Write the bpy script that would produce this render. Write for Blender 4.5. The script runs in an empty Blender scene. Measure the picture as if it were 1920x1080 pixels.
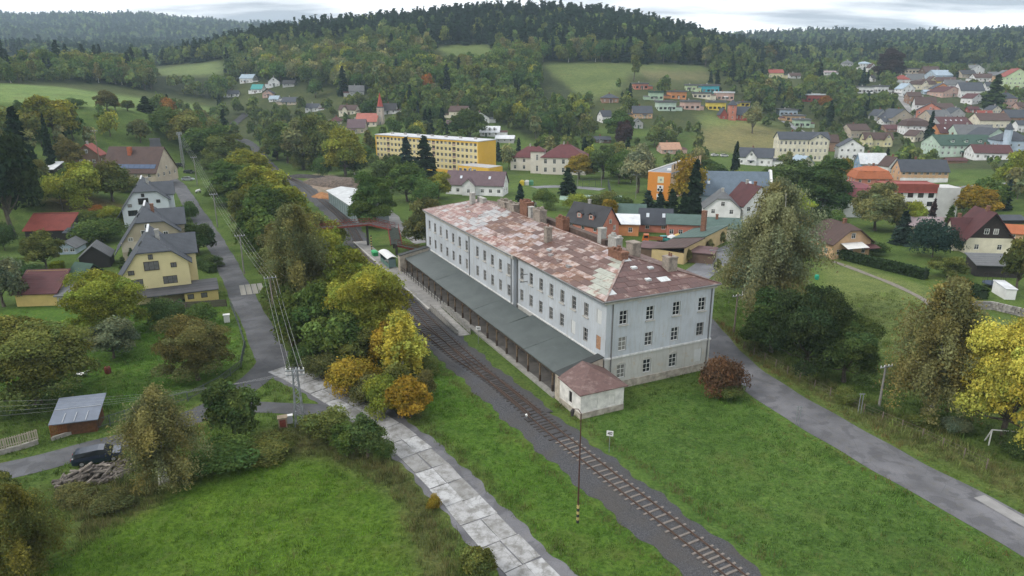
import bpy, math, random
import numpy as np
from mathutils import Vector, Matrix
R = math.radians
random.seed(7); RNG = np.random.default_rng(11)
scene = bpy.context.scene
COL = scene.collection

# ------------------------------------------------------------------ camera
CAM_H, PITCH, F = 40.0, R(17.0), 1280.0          # drone height (m), tilt, focal length in px of a 1920 wide frame
cam_d = bpy.data.cameras.new('camera'); cam = bpy.data.objects.new('camera', cam_d); COL.objects.link(cam)
cam.location = (0, 0, CAM_H); cam.rotation_euler = (R(90) - PITCH, 0, 0)
cam_d.sensor_width = 36; cam_d.lens = F / 1920 * 36; cam_d.clip_start = 1; cam_d.clip_end = 30000
scene.camera = cam
# ------------------------------------------------------------------ sky, sun, exposure
SUN_EL, SUN_AZ = R(42), R(250)                    # azimuth measured clockwise from +Y
world = bpy.data.worlds.new('World'); scene.world = world; world.use_nodes = True
wt = world.node_tree; wt.nodes.clear()
def wn(t, **k):
    n = wt.nodes.new(t)
    for a, b in k.items(): setattr(n, a, b)
    return n
sky = wn('ShaderNodeTexSky', sky_type='NISHITA', sun_disc=False, sun_elevation=SUN_EL, sun_rotation=SUN_AZ)
tc = wn('ShaderNodeTexCoord'); sep = wn('ShaderNodeSeparateXYZ'); wt.links.new(tc.outputs['Generated'], sep.inputs[0])
zz = wn('ShaderNodeMath', operation='ADD'); zz.inputs[1].default_value = 0.13
za = wn('ShaderNodeMath', operation='ABSOLUTE'); wt.links.new(sep.outputs[2], za.inputs[0]); wt.links.new(za.outputs[0], zz.inputs[0])
dx = wn('ShaderNodeMath', operation='DIVIDE'); dy = wn('ShaderNodeMath', operation='DIVIDE')
wt.links.new(sep.outputs[0], dx.inputs[0]); wt.links.new(zz.outputs[0], dx.inputs[1])
wt.links.new(sep.outputs[1], dy.inputs[0]); wt.links.new(zz.outputs[0], dy.inputs[1])
cmb = wn('ShaderNodeCombineXYZ'); wt.links.new(dx.outputs[0], cmb.inputs[0]); wt.links.new(dy.outputs[0], cmb.inputs[1])
mp = wn('ShaderNodeMapping'); mp.inputs['Location'].default_value = (-7.5, 3.9, 0); mp.inputs['Scale'].default_value = (0.5, 1.1, 1)
wt.links.new(cmb.outputs[0], mp.inputs[0])
nz = wn('ShaderNodeTexNoise'); nz.inputs['Scale'].default_value = 1.0; nz.inputs['Detail'].default_value = 7; nz.inputs['Roughness'].default_value = .52
wt.links.new(mp.outputs[0], nz.inputs['Vector'])
cr = wn('ShaderNodeValToRGB')
cr.color_ramp.elements[0].position = .44; cr.color_ramp.elements[0].color = (12.6, 12.7, 12.9, 1)
cr.color_ramp.elements[1].position = .585; cr.color_ramp.elements[1].color = (4.0, 4.4, 5.0, 1)
wt.links.new(nz.outputs['Fac'], cr.inputs[0])
mx = wn('ShaderNodeMix', data_type='RGBA'); mx.inputs[0].default_value = .94
wt.links.new(sky.outputs[0], mx.inputs[6]); wt.links.new(cr.outputs[0], mx.inputs[7])
bg = wn('ShaderNodeBackground'); bg.inputs[1].default_value = .10
world.cycles.sampling_method = 'MANUAL'; world.cycles.sample_map_resolution = 256
wo = wn('ShaderNodeOutputWorld'); wt.links.new(mx.outputs[2], bg.inputs[0]); wt.links.new(bg.outputs[0], wo.inputs[0])
sun_d = bpy.data.lights.new('sun', 'SUN'); sun_d.energy = 1.45; sun_d.angle = R(12); sun_d.color = (1, .95, .88)
sun = bpy.data.objects.new('sun', sun_d); COL.objects.link(sun)
sdir = Vector((math.sin(SUN_AZ) * math.cos(SUN_EL), math.cos(SUN_AZ) * math.cos(SUN_EL), math.sin(SUN_EL)))
sun.rotation_euler = (-sdir).to_track_quat('-Z', 'Y').to_euler(); sun.location = sdir * 500
vs = scene.view_settings; vs.view_transform = 'Standard'; vs.look = 'None'; vs.gamma = 1; vs.exposure = 0.45; vs.use_curve_mapping = False
scene.cycles.max_bounces = 5; scene.cycles.diffuse_bounces = 2; scene.cycles.glossy_bounces = 2
scene.cycles.transmission_bounces = 2; scene.cycles.transparent_max_bounces = 4; scene.cycles.volume_bounces = 1
scene.cycles.use_denoising = True; scene.cycles.use_adaptive_sampling = True; scene.cycles.adaptive_threshold = 0.02
scene.cycles.caustics_reflective = False; scene.cycles.caustics_refractive = False
scene.cycles.use_light_tree = False
HAZE_DENSITY = 0.00015

# ------------------------------------------------------------------ survey helpers
SP, CP = math.sin(PITCH), math.cos(PITCH)
def proj(x, y, z):
    dep = y * CP + (CAM_H - z) * SP; dn = (CAM_H - z) * CP - y * SP
    return 960 + F * x / dep, 540 + F * dn / dep, dep
def from_Y(u, v, Y):                              # point seen at (u,v) that lies Y metres ahead
    d = (v - 540) / F; t = Y / (CP - d * SP)
    return ((u - 960) / F * t, Y, CAM_H - (SP + d * CP) * t)
# terrain control: (u, v, Y) sightings, and (x, y, z) points out of view
CT = [(960,250,400),(960,190,500),(960,130,600),(960,100,680),(960,70,760),(960,48,850),
 (700,235,420),(700,190,500),(720,150,570),(700,110,650),(700,80,750),(700,55,860),
 (560,205,520),(520,160,580),(560,130,640),(520,100,720),(520,78,830),
 (490,300,345),(455,266,420),(440,240,480),(430,190,560),(400,160,620),(400,125,700),(400,100,820),(330,115,830),
 (240,125,800),(300,150,620),(300,215,420),(240,190,400),
 (60,160,420),(200,205,330),(0,190,330),(20,250,250),(230,325,265),(130,300,275),(-150,150,420),(-200,200,300),(-150,260,220),
 (60,140,520),(150,150,520),(250,160,540),
 (0,92,1500),(100,85,1700),(200,90,1700),(350,95,1700),(100,60,2200),(250,45,2500),(350,55,2500),(450,60,2500),(0,60,2300),(-200,75,2000),(600,60,2600),
 (1200,240,430),(1250,200,480),(1200,150,560),(1100,130,600),(1250,125,640),(1200,100,700),(1150,50,880),(1300,92,840),(1400,118,800),
 (1060,160,560),(1010,118,640),
 (1500,300,365),(1480,240,450),(1440,190,540),(1450,146,640),(1500,122,800),(1500,113,1200),(1500,80,1650),
 (1750,270,400),(1750,230,470),(1700,190,540),(1750,160,610),(1700,137,700),(1750,117,900),(1700,82,1600),
 (1920,255,400),(1900,190,530),(1900,150,640),(1900,115,900),(1950,75,1500),(2100,250,400),(2150,150,650),(2200,70,1500),
 (1600,205,510),(1600,150,640),(1620,130,730),(1400,82,1900),(1850,82,1600)]
PTS = [from_Y(*c) for c in CT]
PTS += [(0,-60,0),(-120,-60,0),(120,-60,0),(-60,40,0),(60,40,0),(0,120,0),(-40,120,0),(50,120,-.6),(90,100,-.8),(-90,120,0),(0,200,0),(60,200,-1),(-50,200,0),
 (110,170,-1),(-95,200,2),(-20,270,0),(60,280,-1),(130,270,-1),(-80,280,1),(0,330,0),(90,340,0),(190,320,1),(-110,170,1.5),(-160,140,4),(-160,60,2),(160,120,0),(220,220,2),(250,60,4),(-250,0,12),
 (0,1250,75),(300,1300,75),(-500,1250,70),(-900,1200,85),(-350,1100,55),(900,1000,90),(700,500,60),(-600,500,70),(-500,250,45),(500,250,20),
 (-300,3400,190),(600,2600,150),(1400,2600,170),(-1700,2400,210),(2000,1500,150),(0,4200,160),(-1800,4200,200),(1800,4200,180),(2600,400,140),(-2600,400,170)]
PTS = np.array(PTS)
def _phi(r2): return 0.5 * r2 * np.log(r2 + 1e-9)
CX = PTS[:, :2] / 100
_n = len(CX); _K = _phi(((CX[:, None] - CX[None]) ** 2).sum(-1)) + np.eye(_n) * 0.02
_P = np.c_[np.ones(_n), CX]; _A = np.block([[_K, _P], [_P.T, np.zeros((3, 3))]])
_W = np.linalg.solve(_A, np.r_[PTS[:, 2], 0, 0, 0])
def sstep(a, b, x): t = np.clip((x - a) / (b - a), 0, 1); return t * t * (3 - 2 * t)
def terrain(x, y):
    x = np.atleast_1d(np.asarray(x, float)); y = np.atleast_1d(np.asarray(y, float)); sh = x.shape
    q = np.c_[x.ravel(), y.ravel()] / 100; out = np.zeros(len(q))
    for i in range(0, len(q), 20000):
        s = q[i:i + 20000]; r2 = ((s[:, None] - CX[None]) ** 2).sum(-1)
        out[i:i + 20000] = _phi(r2) @ _W[:_n] + _W[_n] + s @ _W[_n + 1:]
    r = np.hypot(q[:, 0] * 100, q[:, 1] * 100 - 90)
    far = sstep(500, 1000, r)
    out += far * (5 * np.sin(q[:, 0] * .9 + 1) * np.cos(q[:, 1] * .7) + 3 * np.sin(q[:, 0] * 2.3 + q[:, 1] * 1.7))
    return (out * sstep(105, 190, r)).reshape(sh)
def tz(x, y): return float(terrain(x, y)[0])
_TS = np.concatenate([np.linspace(30, 260, 300), np.linspace(261, 1200, 500), np.linspace(1204, 3600, 400)])
def P(u, v):                                      # where the sight line through (u,v) meets the ground
    d = (v - 540) / F; X = (u - 960) / F * _TS; Y = (CP - d * SP) * _TS; Z = CAM_H - (SP + d * CP) * _TS
    g = terrain(X, Y) - Z; i = int(np.argmax(g > 0))
    if i == 0: i = 1
    a = g[i - 1] / (g[i - 1] - g[i] + 1e-9); a = min(max(a, 0), 1)
    x = X[i - 1] + a * (X[i] - X[i - 1]); y = Y[i - 1] + a * (Y[i] - Y[i - 1])
    return Vector((x, y, tz(x, y)))
def depth_at(p): return p.y * CP + (CAM_H - p.z) * SP
def in_poly(u, v, poly):
    u = np.asarray(u); v = np.asarray(v); r = np.zeros(u.shape, bool); n = len(poly)
    for i in range(n):
        x1, y1 = poly[i]; x2, y2 = poly[(i + 1) % n]
        c = ((y1 > v) != (y2 > v)) & (u < (x2 - x1) * (v - y1) / (y2 - y1 + 1e-12) + x1)
        r ^= c
    return r

# ------------------------------------------------------------------ mesh helpers
class MB:
    def __init__(s): s.v = []; s.f = []; s.m = []
    def quad(s, a, b, c, d, m=0):
        i = len(s.v); s.v += [tuple(a), tuple(b), tuple(c), tuple(d)]; s.f.append((i, i + 1, i + 2, i + 3)); s.m.append(m)
    def poly(s, pts, m=0):
        i = len(s.v); s.v += [tuple(p) for p in pts]; s.f.append(tuple(range(i, i + len(pts)))); s.m.append(m)
    def hexa(s, p, m=0):                          # 8 points: bottom ring 0-3, top ring 4-7 (ccw from above)
        i = len(s.v); s.v += [tuple(q) for q in p]
        for f in ((3, 2, 1, 0), (4, 5, 6, 7), (0, 1, 5, 4), (1, 2, 6, 5), (2, 3, 7, 6), (3, 0, 4, 7)):
            s.f.append(tuple(i + k for k in f)); s.m.append(m)
    def box(s, x0, y0, z0, x1, y1, z1, m=0):
        s.hexa([(x0, y0, z0), (x1, y0, z0), (x1, y1, z0), (x0, y1, z0), (x0, y0, z1), (x1, y0, z1), (x1, y1, z1), (x0, y1, z1)], m)
    def bar(s, a, b, w, h, m=0):                  # box beam from a to b
        a = Vector(a); b = Vector(b); d = (b - a).normalized()
        up = Vector((0, 0, 1)) if abs(d.z) < .95 else Vector((1, 0, 0))
        sx = d.cross(up).normalized() * (w / 2); sz = sx.cross(d).normalized() * (h / 2)
        s.hexa([a - sx - sz, a + sx - sz, b + sx - sz, b - sx - sz, a - sx + sz, a + sx + sz, b + sx + sz, b - sx + sz], m)
    def tube(s, pts, rads, n=6, m=0, cap=True):
        rings = []
        for k, p in enumerate(pts):
            p = Vector(p); q = Vector(pts[min(k + 1, len(pts) - 1)]) - Vector(pts[max(k - 1, 0)]); q.normalize()
            up = Vector((0, 0, 1)) if abs(q.z) < .9 else Vector((1, 0, 0))
            ax = q.cross(up).normalized(); ay = q.cross(ax)
            i = len(s.v); rings.append(i)
            for j in range(n):
                t = 2 * math.pi * j / n
                s.v.append(tuple(p + (ax * math.cos(t) + ay * math.sin(t)) * rads[k]))
        for a, b in zip(rings, rings[1:]):
            for j in range(n):
                s.f.append((a + j, b + j, b + (j + 1) % n, a + (j + 1) % n)); s.m.append(m)
        if cap:
            s.f.append(tuple(rings[0] + j for j in range(n))); s.m.append(m)
            s.f.append(tuple(rings[-1] + n - 1 - j for j in range(n))); s.m.append(m)
    def mesh(s, name, *mats, smooth=False):
        me = bpy.data.meshes.new(name); me.from_pydata(s.v, [], s.f)
        for m in mats: me.materials.append(m)
        if len(mats) > 1: me.polygons.foreach_set('material_index', s.m)
        if smooth: me.polygons.foreach_set('use_smooth', [True] * len(s.f))
        me.update(); return me
def link(name, data, parent=None, loc=(0, 0, 0), rz=0, **props):
    o = bpy.data.objects.new(name, data); COL.objects.link(o); o.location = loc
    if rz: o.rotation_euler = (0, 0, rz)
    if parent: o.parent = parent
    for k, v in props.items():
        if v is not None: o[k] = v
    return o
def thing(name, label, cat, loc=(0, 0, 0), rz=0, group=None):
    return link(name, None, None, loc, rz, label=label, category=cat, group=group)

# ------------------------------------------------------------------ materials
_MC = {}
def nodes(name):
    m = bpy.data.materials.new(name); m.use_nodes = True; nt = m.node_tree
    return m, nt, nt.nodes['Principled BSDF']
def N(nt, t, **k):
    n = nt.nodes.new(t)
    for a, b in k.items():
        if a in n.inputs and not hasattr(n, a): n.inputs[a].default_value = b
        else: setattr(n, a, b)
    return n
def noise(nt, scale, detail=4, rough=.55, vec=None):
    n = nt.nodes.new('ShaderNodeTexNoise'); n.inputs['Scale'].default_value = scale
    n.inputs['Detail'].default_value = detail; n.inputs['Roughness'].default_value = rough
    if vec: nt.links.new(vec, n.inputs['Vector'])
    return n
def coords(nt, scale=(1, 1, 1), kind='Object'):
    t = nt.nodes.new('ShaderNodeTexCoord')
    if kind == 'World':
        t = nt.nodes.new('ShaderNodeNewGeometry'); o = t.outputs['Position']
    else: o = t.outputs[kind]
    if scale == (1, 1, 1): return o
    m = nt.nodes.new('ShaderNodeMapping'); m.inputs['Scale'].default_value = scale; nt.links.new(o, m.inputs[0]); return m.outputs[0]
def ramp(nt, fac, stops):
    r = nt.nodes.new('ShaderNodeValToRGB'); e = r.color_ramp.elements
    while len(e) < len(stops): e.new(.5)
    for q, (p, c) in zip(e, stops): q.position = p; q.color = (*c, 1) if len(c) == 3 else c
    nt.links.new(fac, r.inputs[0]); return r.outputs[0]
def mixc(nt, a, b, fac, mode='MIX'):
    m = nt.nodes.new('ShaderNodeMix'); m.data_type = 'RGBA'; m.blend_type = mode
    for val, k in ((a, 6), (b, 7), (fac, 0)):
        if isinstance(val, (int, float)): m.inputs[k].default_value = val
        elif isinstance(val, tuple): m.inputs[k].default_value = (*val, 1)
        else: nt.links.new(val, m.inputs[k])
    return m.outputs[2]
def bump(nt, bsdf, h, dist=.02, strength=.6):
    b = nt.nodes.new('ShaderNodeBump'); b.inputs['Distance'].default_value = dist; b.inputs['Strength'].default_value = strength
    nt.links.new(h, b.inputs['Height']); nt.links.new(b.outputs[0], bsdf.inputs['Normal'])
def mul(c, k): return tuple(x * k for x in c)
def paint(col, rough=.75, var=.14, sc=.6, metal=0, name='paint', dirt=None):
    """plain coat with cloudy unevenness and some grime"""
    key = (name, tuple(round(c, 3) for c in col), rough, var, sc, metal, dirt)
    if key in _MC: return _MC[key]
    m, nt, b = nodes(name); v = coords(nt)
    n1 = noise(nt, sc, 5, .6, v)
    c = ramp(nt, n1.outputs['Fac'], [(.3, mul(col, 1 - var * 1.6)), (.7, mul(col, 1 + var * .6))])
    n2 = noise(nt, sc * 7, 3, .7, v)
    c = mixc(nt, c, mul(col, .55) if dirt is None else dirt, ramp(nt, n2.outputs['Fac'], [(.58, (0, 0, 0)), (.85, (.45, .45, .45))]))
    nt.links.new(c, b.inputs['Base Color']); b.inputs['Roughness'].default_value = rough; b.inputs['Metallic'].default_value = metal
    b.inputs['Specular IOR Level'].default_value = .3
    _MC[key] = m; return m
def roofm(col, name='roof', row=.35):
    """tiles or sheet courses: rows across the slope and patchy weathering"""
    key = (name, tuple(round(c, 3) for c in col), row)
    if key in _MC: return _MC[key]
    m, nt, b = nodes(name); v = coords(nt)
    n1 = noise(nt, .5, 5, .65, v); n2 = noise(nt, 6, 3, .6, v)
    c = ramp(nt, n1.outputs['Fac'], [(.25, mul(col, .72)), (.5, col), (.78, mul(col, 1.22))])
    c = mixc(nt, c, mul(col, .6), ramp(nt, n2.outputs['Fac'], [(.5, (0, 0, 0)), (.8, (.5, .5, .5))]))
    w = nt.nodes.new('ShaderNodeTexWave'); w.wave_type = 'BANDS'; w.bands_direction = 'Z'; w.inputs['Scale'].default_value = .5 / row; w.inputs['Distortion'].default_value = .3
    nt.links.new(v, w.inputs['Vector'])
    c = mixc(nt, c, mul(col, .62), ramp(nt, w.outputs['Fac'], [(.0, (.5, .5, .5)), (.3, (0, 0, 0))]))
    nt.links.new(c, b.inputs['Base Color']); b.inputs['Roughness'].default_value = .72; b.inputs['Specular IOR Level'].default_value = .3
    bump(nt, b, w.outputs['Fac'], .05, .5)
    _MC[key] = m; return m
def glass_m():
    if 'glass' in _MC: return _MC['glass']
    m, nt, b = nodes('window_glass'); oi = nt.nodes.new('ShaderNodeObjectInfo')
    c = ramp(nt, oi.outputs['Random'], [(0, (.010, .012, .014)), (.55, (.028, .032, .038)), (.8, (.09, .09, .088)), (1, (.30, .29, .27))])
    nt.links.new(c, b.inputs['Base Color']); b.inputs['Roughness'].default_value = .12; b.inputs['Specular IOR Level'].default_value = .5
    _MC['glass'] = m; return m
def leaf_m(kind):
    m = bpy.data.materials.new('leaves_' + kind); m.use_nodes = True; nt = m.node_tree; nt.nodes.clear()
    if kind == 'object': base = nt.nodes.new('ShaderNodeObjectInfo').outputs['Color']
    else:
        a = nt.nodes.new('ShaderNodeAttribute'); a.attribute_type = 'INSTANCER'; a.attribute_name = 'tint'; base = a.outputs['Color']
    at = nt.nodes.new('ShaderNodeAttribute'); at.attribute_name = 'leaf'
    c = mixc(nt, base, at.outputs['Color'], 1.0, 'MULTIPLY')
    d = nt.nodes.new('ShaderNodeBsdfDiffuse'); t = nt.nodes.new('ShaderNodeBsdfTranslucent')
    nt.links.new(c, d.inputs[0]); nt.links.new(c, t.inputs[0])
    mx = nt.nodes.new('ShaderNodeMixShader'); mx.inputs[0].default_value = .3
    nt.links.new(d.outputs[0], mx.inputs[1]); nt.links.new(t.outputs[0], mx.inputs[2])
    o = nt.nodes.new('ShaderNodeOutputMaterial'); nt.links.new(mx.outputs[0], o.inputs[0]); return m
LEAF_OBJ, LEAF_INST = leaf_m('object'), leaf_m('inst')
def bark_m(kind):
    m, nt, b = nodes('bark_' + kind); v = coords(nt, (1, 1, .35)); n = noise(nt, 5, 4, .7, v)
    st = [(.35, (.05, .04, .03)), (.65, (.14, .115, .09))] if kind != 'birch' else [(.36, (.06, .055, .05)), (.46, (.55, .53, .48)), (.8, (.68, .66, .6))]
    nt.links.new(ramp(nt, n.outputs['Fac'], st), b.inputs['Base Color']); b.inputs['Roughness'].default_value = .9; return m
BARK, BIRCHBARK = bark_m('brown'), bark_m('birch')
# ------------------------------------------------------------------ ground sheet
def lines(lo, hi, c0, c1, step, growth):
    a = list(np.arange(c0, c1 + .01, step)); s = step
    x = c1
    while x < hi: s = max(step, growth * (x - c1) + step); x += s; a.append(x)
    x = c0
    while x > lo: s = max(step, growth * (c0 - x) + step); x -= s; a.insert(0, x)
    return np.array(a)
GX = lines(-2300, 2300, -95, 95, 1.1, .028); GY = lines(-250, 3150, 34, 170, 1.1, .022)
XX, YY = np.meshgrid(GX, GY); ZZ = terrain(XX, YY)
UU, VV, DD = proj(XX, YY, ZZ)
front = YY > 30
ROUGH = (.085, .100, .034); GARDEN = (.072, .118, .026); FOREST = (.022, .030, .012)
gc = np.zeros(XX.shape + (3,)); gc[:] = GARDEN
jit = 1 + .0 * XX
# soft irregular borders: disturb the sighting by a few decimetres before testing
wob = np.sin(XX * 1.9 + YY * .7) * .5 + np.sin(XX * .61 - YY * 1.3) * .7 + np.sin(XX * 3.7 + 2 * np.sin(YY * 2.1)) * .3
U2, V2, _ = proj(XX + .6 * wob, YY - .5 * wob, ZZ)
gc[(YY > 430)] = (.055, .070, .025)
gc[(YY > 1000)] = FOREST
ZONES = [   # (outline as sighted, colour of the ground cover)
 ([(-400,60),(2400,40),(2400,118),(1330,128),(1160,127),(1010,119),(930,106),(800,90),(640,96),(420,114),(240,128),(-400,132)], FOREST),
 ([(420,114),(800,90),(815,106),(930,108),(1010,119),(1060,160),(1110,195),(1105,235),(1000,266),(900,215),(760,215),(640,165),(430,150)], (.030,.042,.016)),
 ([(-400,128),(180,135),(420,150),(420,190),(330,178),(180,158),(-400,150)], FOREST),
 ([(-50,158),(60,160),(110,163),(230,180),(330,192),(412,204),(405,213),(300,206),(190,207),(60,192),(-50,190)], (.135,.205,.062)),
 ([(290,132),(340,122),(421,114),(423,142),(370,140),(300,141)], (.125,.170,.062)),
 ([(-50,76),(60,80),(180,90),(170,98),(60,100),(-50,98)], (.120,.160,.075)), ([(185,38),(235,36),(240,50),(190,52)], (.11,.13,.05)),
 ([(812,86),(915,83),(935,108),(850,112)], (.105,.145,.045)),
 ([(1010,118),(1140,118),(1310,122),(1330,132),(1180,138),(1160,170),(1100,190),(1070,165)], (.100,.135,.042)),
 ([(1200,132),(1330,134),(1330,150),(1215,148)], (.12,.12,.055)),
 ([(1322,240),(1390,228),(1480,250),(1475,275),(1440,290),(1330,286),(1300,270)], (.155,.150,.062)),
 ([(1300,214),(1420,222),(1480,238),(1390,230),(1322,240)], (.12,.16,.05)),
 ([(0,575),(120,575),(260,560),(420,565),(455,640),(440,690),(360,735),(240,770),(120,740),(0,770)], (.064,.128,.020)),
 ([(30,1090),(150,1010),(260,960),(380,890),(480,850),(640,850),(720,900),(770,960),(800,1040),(830,1120),(0,1200)], (.070,.133,.016)),
 ([(800,680),(870,700),(960,790),(1060,880),(1200,1000),(1290,1100),(1080,1100),(980,980),(880,860),(800,780)], (.062,.125,.018)),
 ([(1090,780),(1310,720),(1420,750),(1640,870),(1960,1020),(1960,1140),(1420,1100),(1250,950),(1120,840)], (.066,.125,.026)),
 ([(1530,480),(1620,500),(1740,540),(1800,600),(1920,600),(1920,800),(1700,740),(1640,640),(1560,570)], (.112,.148,.044)),
 ([(1340,600),(1420,640),(1560,720),(1700,780),(1960,900),(1960,960),(1800,880),(1640,810),(1470,710),(1340,640)], (.118,.148,.046)),
 ([(590,325),(700,340),(720,360),(640,395),(590,375),(560,350)], (.23,.19,.145)),
 ([(1290,480),(1370,470),(1390,520),(1330,560)], (.09,.12,.035)),
 ([(480,560),(560,610),(620,680),(760,730),(800,790),(700,770),(600,690),(540,640)], (.080,.085,.030)),
 ([(140,930),(300,880),(400,850),(560,790),(640,820),(760,860),(830,960),(880,1080),(800,1100),(740,930),(620,860),(470,850),(370,900),(250,970),(140,1040)], (.085,.100,.034)),
 ([(1650,124),(1940,118),(1940,318),(1770,318),(1700,285),(1560,285),(1640,230)], (.048,.062,.026)),
 ([(90,350),(240,385),(230,400),(90,395)], (.16,.13,.05)),
]
for poly, c in ZONES:
    k = in_poly(U2, V2, poly) & front; gc[k] = c
# soften
for _ in range(2):
    p = np.pad(gc, ((1, 1), (1, 1), (0, 0)), 'edge')
    gc = (gc * 2 + p[:-2, 1:-1] + p[2:, 1:-1] + p[1:-1, :-2] + p[1:-1, 2:]) / 6
ny, nx = XX.shape
me = bpy.data.meshes.new('ground'); nv = nx * ny
me.vertices.add(nv); me.vertices.foreach_set('co', np.stack([XX, YY, ZZ], -1).ravel().astype('f'))
ii, jj = np.meshgrid(np.arange(ny - 1), np.arange(nx - 1), indexing='ij'); a = (ii * nx + jj).ravel()
quads = np.stack([a, a + 1, a + nx + 1, a + nx], -1).ravel().astype('i'); nf = len(a)
me.loops.add(nf * 4); me.loops.foreach_set('vertex_index', quads)
me.polygons.add(nf); me.polygons.foreach_set('loop_start', np.arange(0, nf * 4, 4).astype('i')); me.polygons.foreach_set('use_smooth', np.ones(nf, bool))
at = me.color_attributes.new('cover', 'FLOAT_COLOR', 'POINT')
at.data.foreach_set('color', np.c_[gc.reshape(-1, 3), np.ones(nv)].ravel().astype('f'))
me.update(); me.validate()
gm, nt, b = nodes('ground_cover'); w = coords(nt, kind='World')
ac = nt.nodes.new('ShaderNodeAttribute'); ac.attribute_name = 'cover'
n1 = noise(nt, .035, 4, .6, w); n2 = noise(nt, .35, 5, .65, w); n3 = noise(nt, 2.6, 4, .75, w); n4 = noise(nt, .11, 4, .6, w); n5 = noise(nt, .8, 3, .6, w)
c = mixc(nt, ac.outputs['Color'], ramp(nt, n1.outputs['Fac'], [(.3, (.78, .80, .8)), (.7, (1.2, 1.14, 1.15))]), 1.0, 'MULTIPLY')
c = mixc(nt, c, ramp(nt, n2.outputs['Fac'], [(.28, (.66, .72, .7)), (.5, (1, 1, 1)), (.75, (1.28, 1.18, 1.2))]), 1.0, 'MULTIPLY')
c = mixc(nt, c, ramp(nt, n3.outputs['Fac'], [(.3, (.42, .46, .48)), (.5, (1, 1, 1)), (.7, (1.75, 1.55, 1.5))]), .9, 'MULTIPLY')
c = mixc(nt, c, (.115, .105, .035), ramp(nt, n4.outputs['Fac'], [(.55, (0, 0, 0)), (.78, (.55, .55, .55))]))
c = mixc(nt, c, (.13, .16, .05), ramp(nt, n5.outputs['Fac'], [(.56, (0, 0, 0)), (.72, (.4, .4, .4))]))
nt.links.new(c, b.inputs['Base Color']); b.inputs['Roughness'].default_value = .95; b.inputs['Specular IOR Level'].default_value = .1
bump(nt, b, n3.outputs['Fac'], .25, .8)
me.materials.append(gm)
link('ground', me, kind='structure')

# ------------------------------------------------------------------ roads, paths, ballast
def smooth_line(pts, step=1.5):
    pts = [Vector((p[0], p[1])) for p in pts]; out = []
    q = [pts[0] * 2 - pts[1]] + pts + [pts[-1] * 2 - pts[-2]]
    for i in range(1, len(q) - 2):
        n = max(2, int((q[i + 1] - q[i]).length / step))
        for k in range(n):
            t = k / n; a, b, c, d = q[i - 1], q[i], q[i + 1], q[i + 2]
            out.append(.5 * ((2 * b) + (c - a) * t + (2 * a - 5 * b + 4 * c - d) * t * t + (3 * b - a - 3 * c + d) * t ** 3))
    out.append(pts[-1]); return out
def normals(line):
    out = []
    for i in range(len(line)):
        d = line[min(i + 1, len(line) - 1)] - line[max(i - 1, 0)]; d.normalize(); out.append(Vector((-d.y, d.x)))
    return out
def ribbon(name, line, offs, zs, mat, wobble=0, parent=None, seed=0, **pr):
    """strip along a line: offs = cross-section offsets, zs = heights above the ground there"""
    nn = normals(line); rg = random.Random(seed); v = []; f = []; k = len(offs); ph = [rg.uniform(0, 6) for _ in range(4)]
    for i, (p, n) in enumerate(zip(line, nn)):
        w = [(.6 * math.sin(i * .37 + ph[s]) + .4 * math.sin(i * 1.13 + ph[s + 2])) * wobble for s in (0, 1)]
        zb = max(tz(*(p + n * offs[0])), tz(*(p + n * offs[-1])), tz(*p))
        for j, (o, z) in enumerate(zip(offs, zs)):
            oo = o + (w[0] if j == 0 else w[1] if j == k - 1 else 0); q = p + n * oo
            v.append((q.x, q.y, zb + z))
        if i:
            for j in range(k - 1):
                a = (i - 1) * k + j; f.append((a, a + k, a + k + 1, a + 1) if True else 0)
    me = bpy.data.meshes.new(name); me.from_pydata(v, [], f); me.materials.append(mat)
    me.update()
    if me.polygons[0].normal.z < 0: me.flip_normals()
    return link(name, me, parent, **pr)
def asphalt(name, base, patch, dirt=(.12, .11, .085), edge=.0):
    m, nt, b = nodes(name); w = coords(nt, kind='World')
    n1 = noise(nt, .12, 4, .6, w); n2 = noise(nt, 1.1, 5, .7, w); n3 = noise(nt, 14, 2, .7, w); n4 = noise(nt, .5, 3, .5, w)
    c = ramp(nt, n1.outputs['Fac'], [(.35, mul(base, .62)), (.65, mul(base, 1.3))])
    c = mixc(nt, c, patch, ramp(nt, n4.outputs['Fac'], [(.52, (0, 0, 0)), (.58, (.7, .7, .7))]))
    c = mixc(nt, c, dirt, ramp(nt, n2.outputs['Fac'], [(.52, (0, 0, 0)), (.8, (.6, .6, .6))]))
    c = mixc(nt, c, ramp(nt, n3.outputs['Fac'], [(.3, (.75, .75, .75)), (.7, (1.25, 1.25, 1.25))]), .7, 'MULTIPLY')
    vr = nt.nodes.new('ShaderNodeTexVoronoi'); vr.feature = 'DISTANCE_TO_EDGE'; vr.inputs['Scale'].default_value = .32; nt.links.new(w, vr.inputs['Vector']); c = mixc(nt, c, mul(base, .4), ramp(nt, vr.outputs['Distance'], [(.0, (.35, .35, .35)), (.014, (0, 0, 0))]))
    nt.links.new(c, b.inputs['Base Color']); b.inputs['Roughness'].default_value = .8; b.inputs['Specular IOR Level'].default_value = .35
    bump(nt, b, n3.outputs['Fac'], .02, .5); return m
ASPH = asphalt('asphalt', (.088, .090, .098), (.066, .068, .075))
ASPH2 = asphalt('old_asphalt', (.125, .125, .135), (.080, .080, .088))
def pl(*uv): return [P(u, v).to_2d() for u, v in uv]
L_street = smooth_line(pl((290,262),(296,300),(316,335),(350,372),(382,420),(412,470),(437,520),(462,570),(490,625),(512,672),(540,700)))
ribbon('street', L_street, [-2.3, -1.2, 0, 1.2, 2.3], [.03, .05, .06, .05, .03], ASPH, .18, kind='structure', seed=1)
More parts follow.
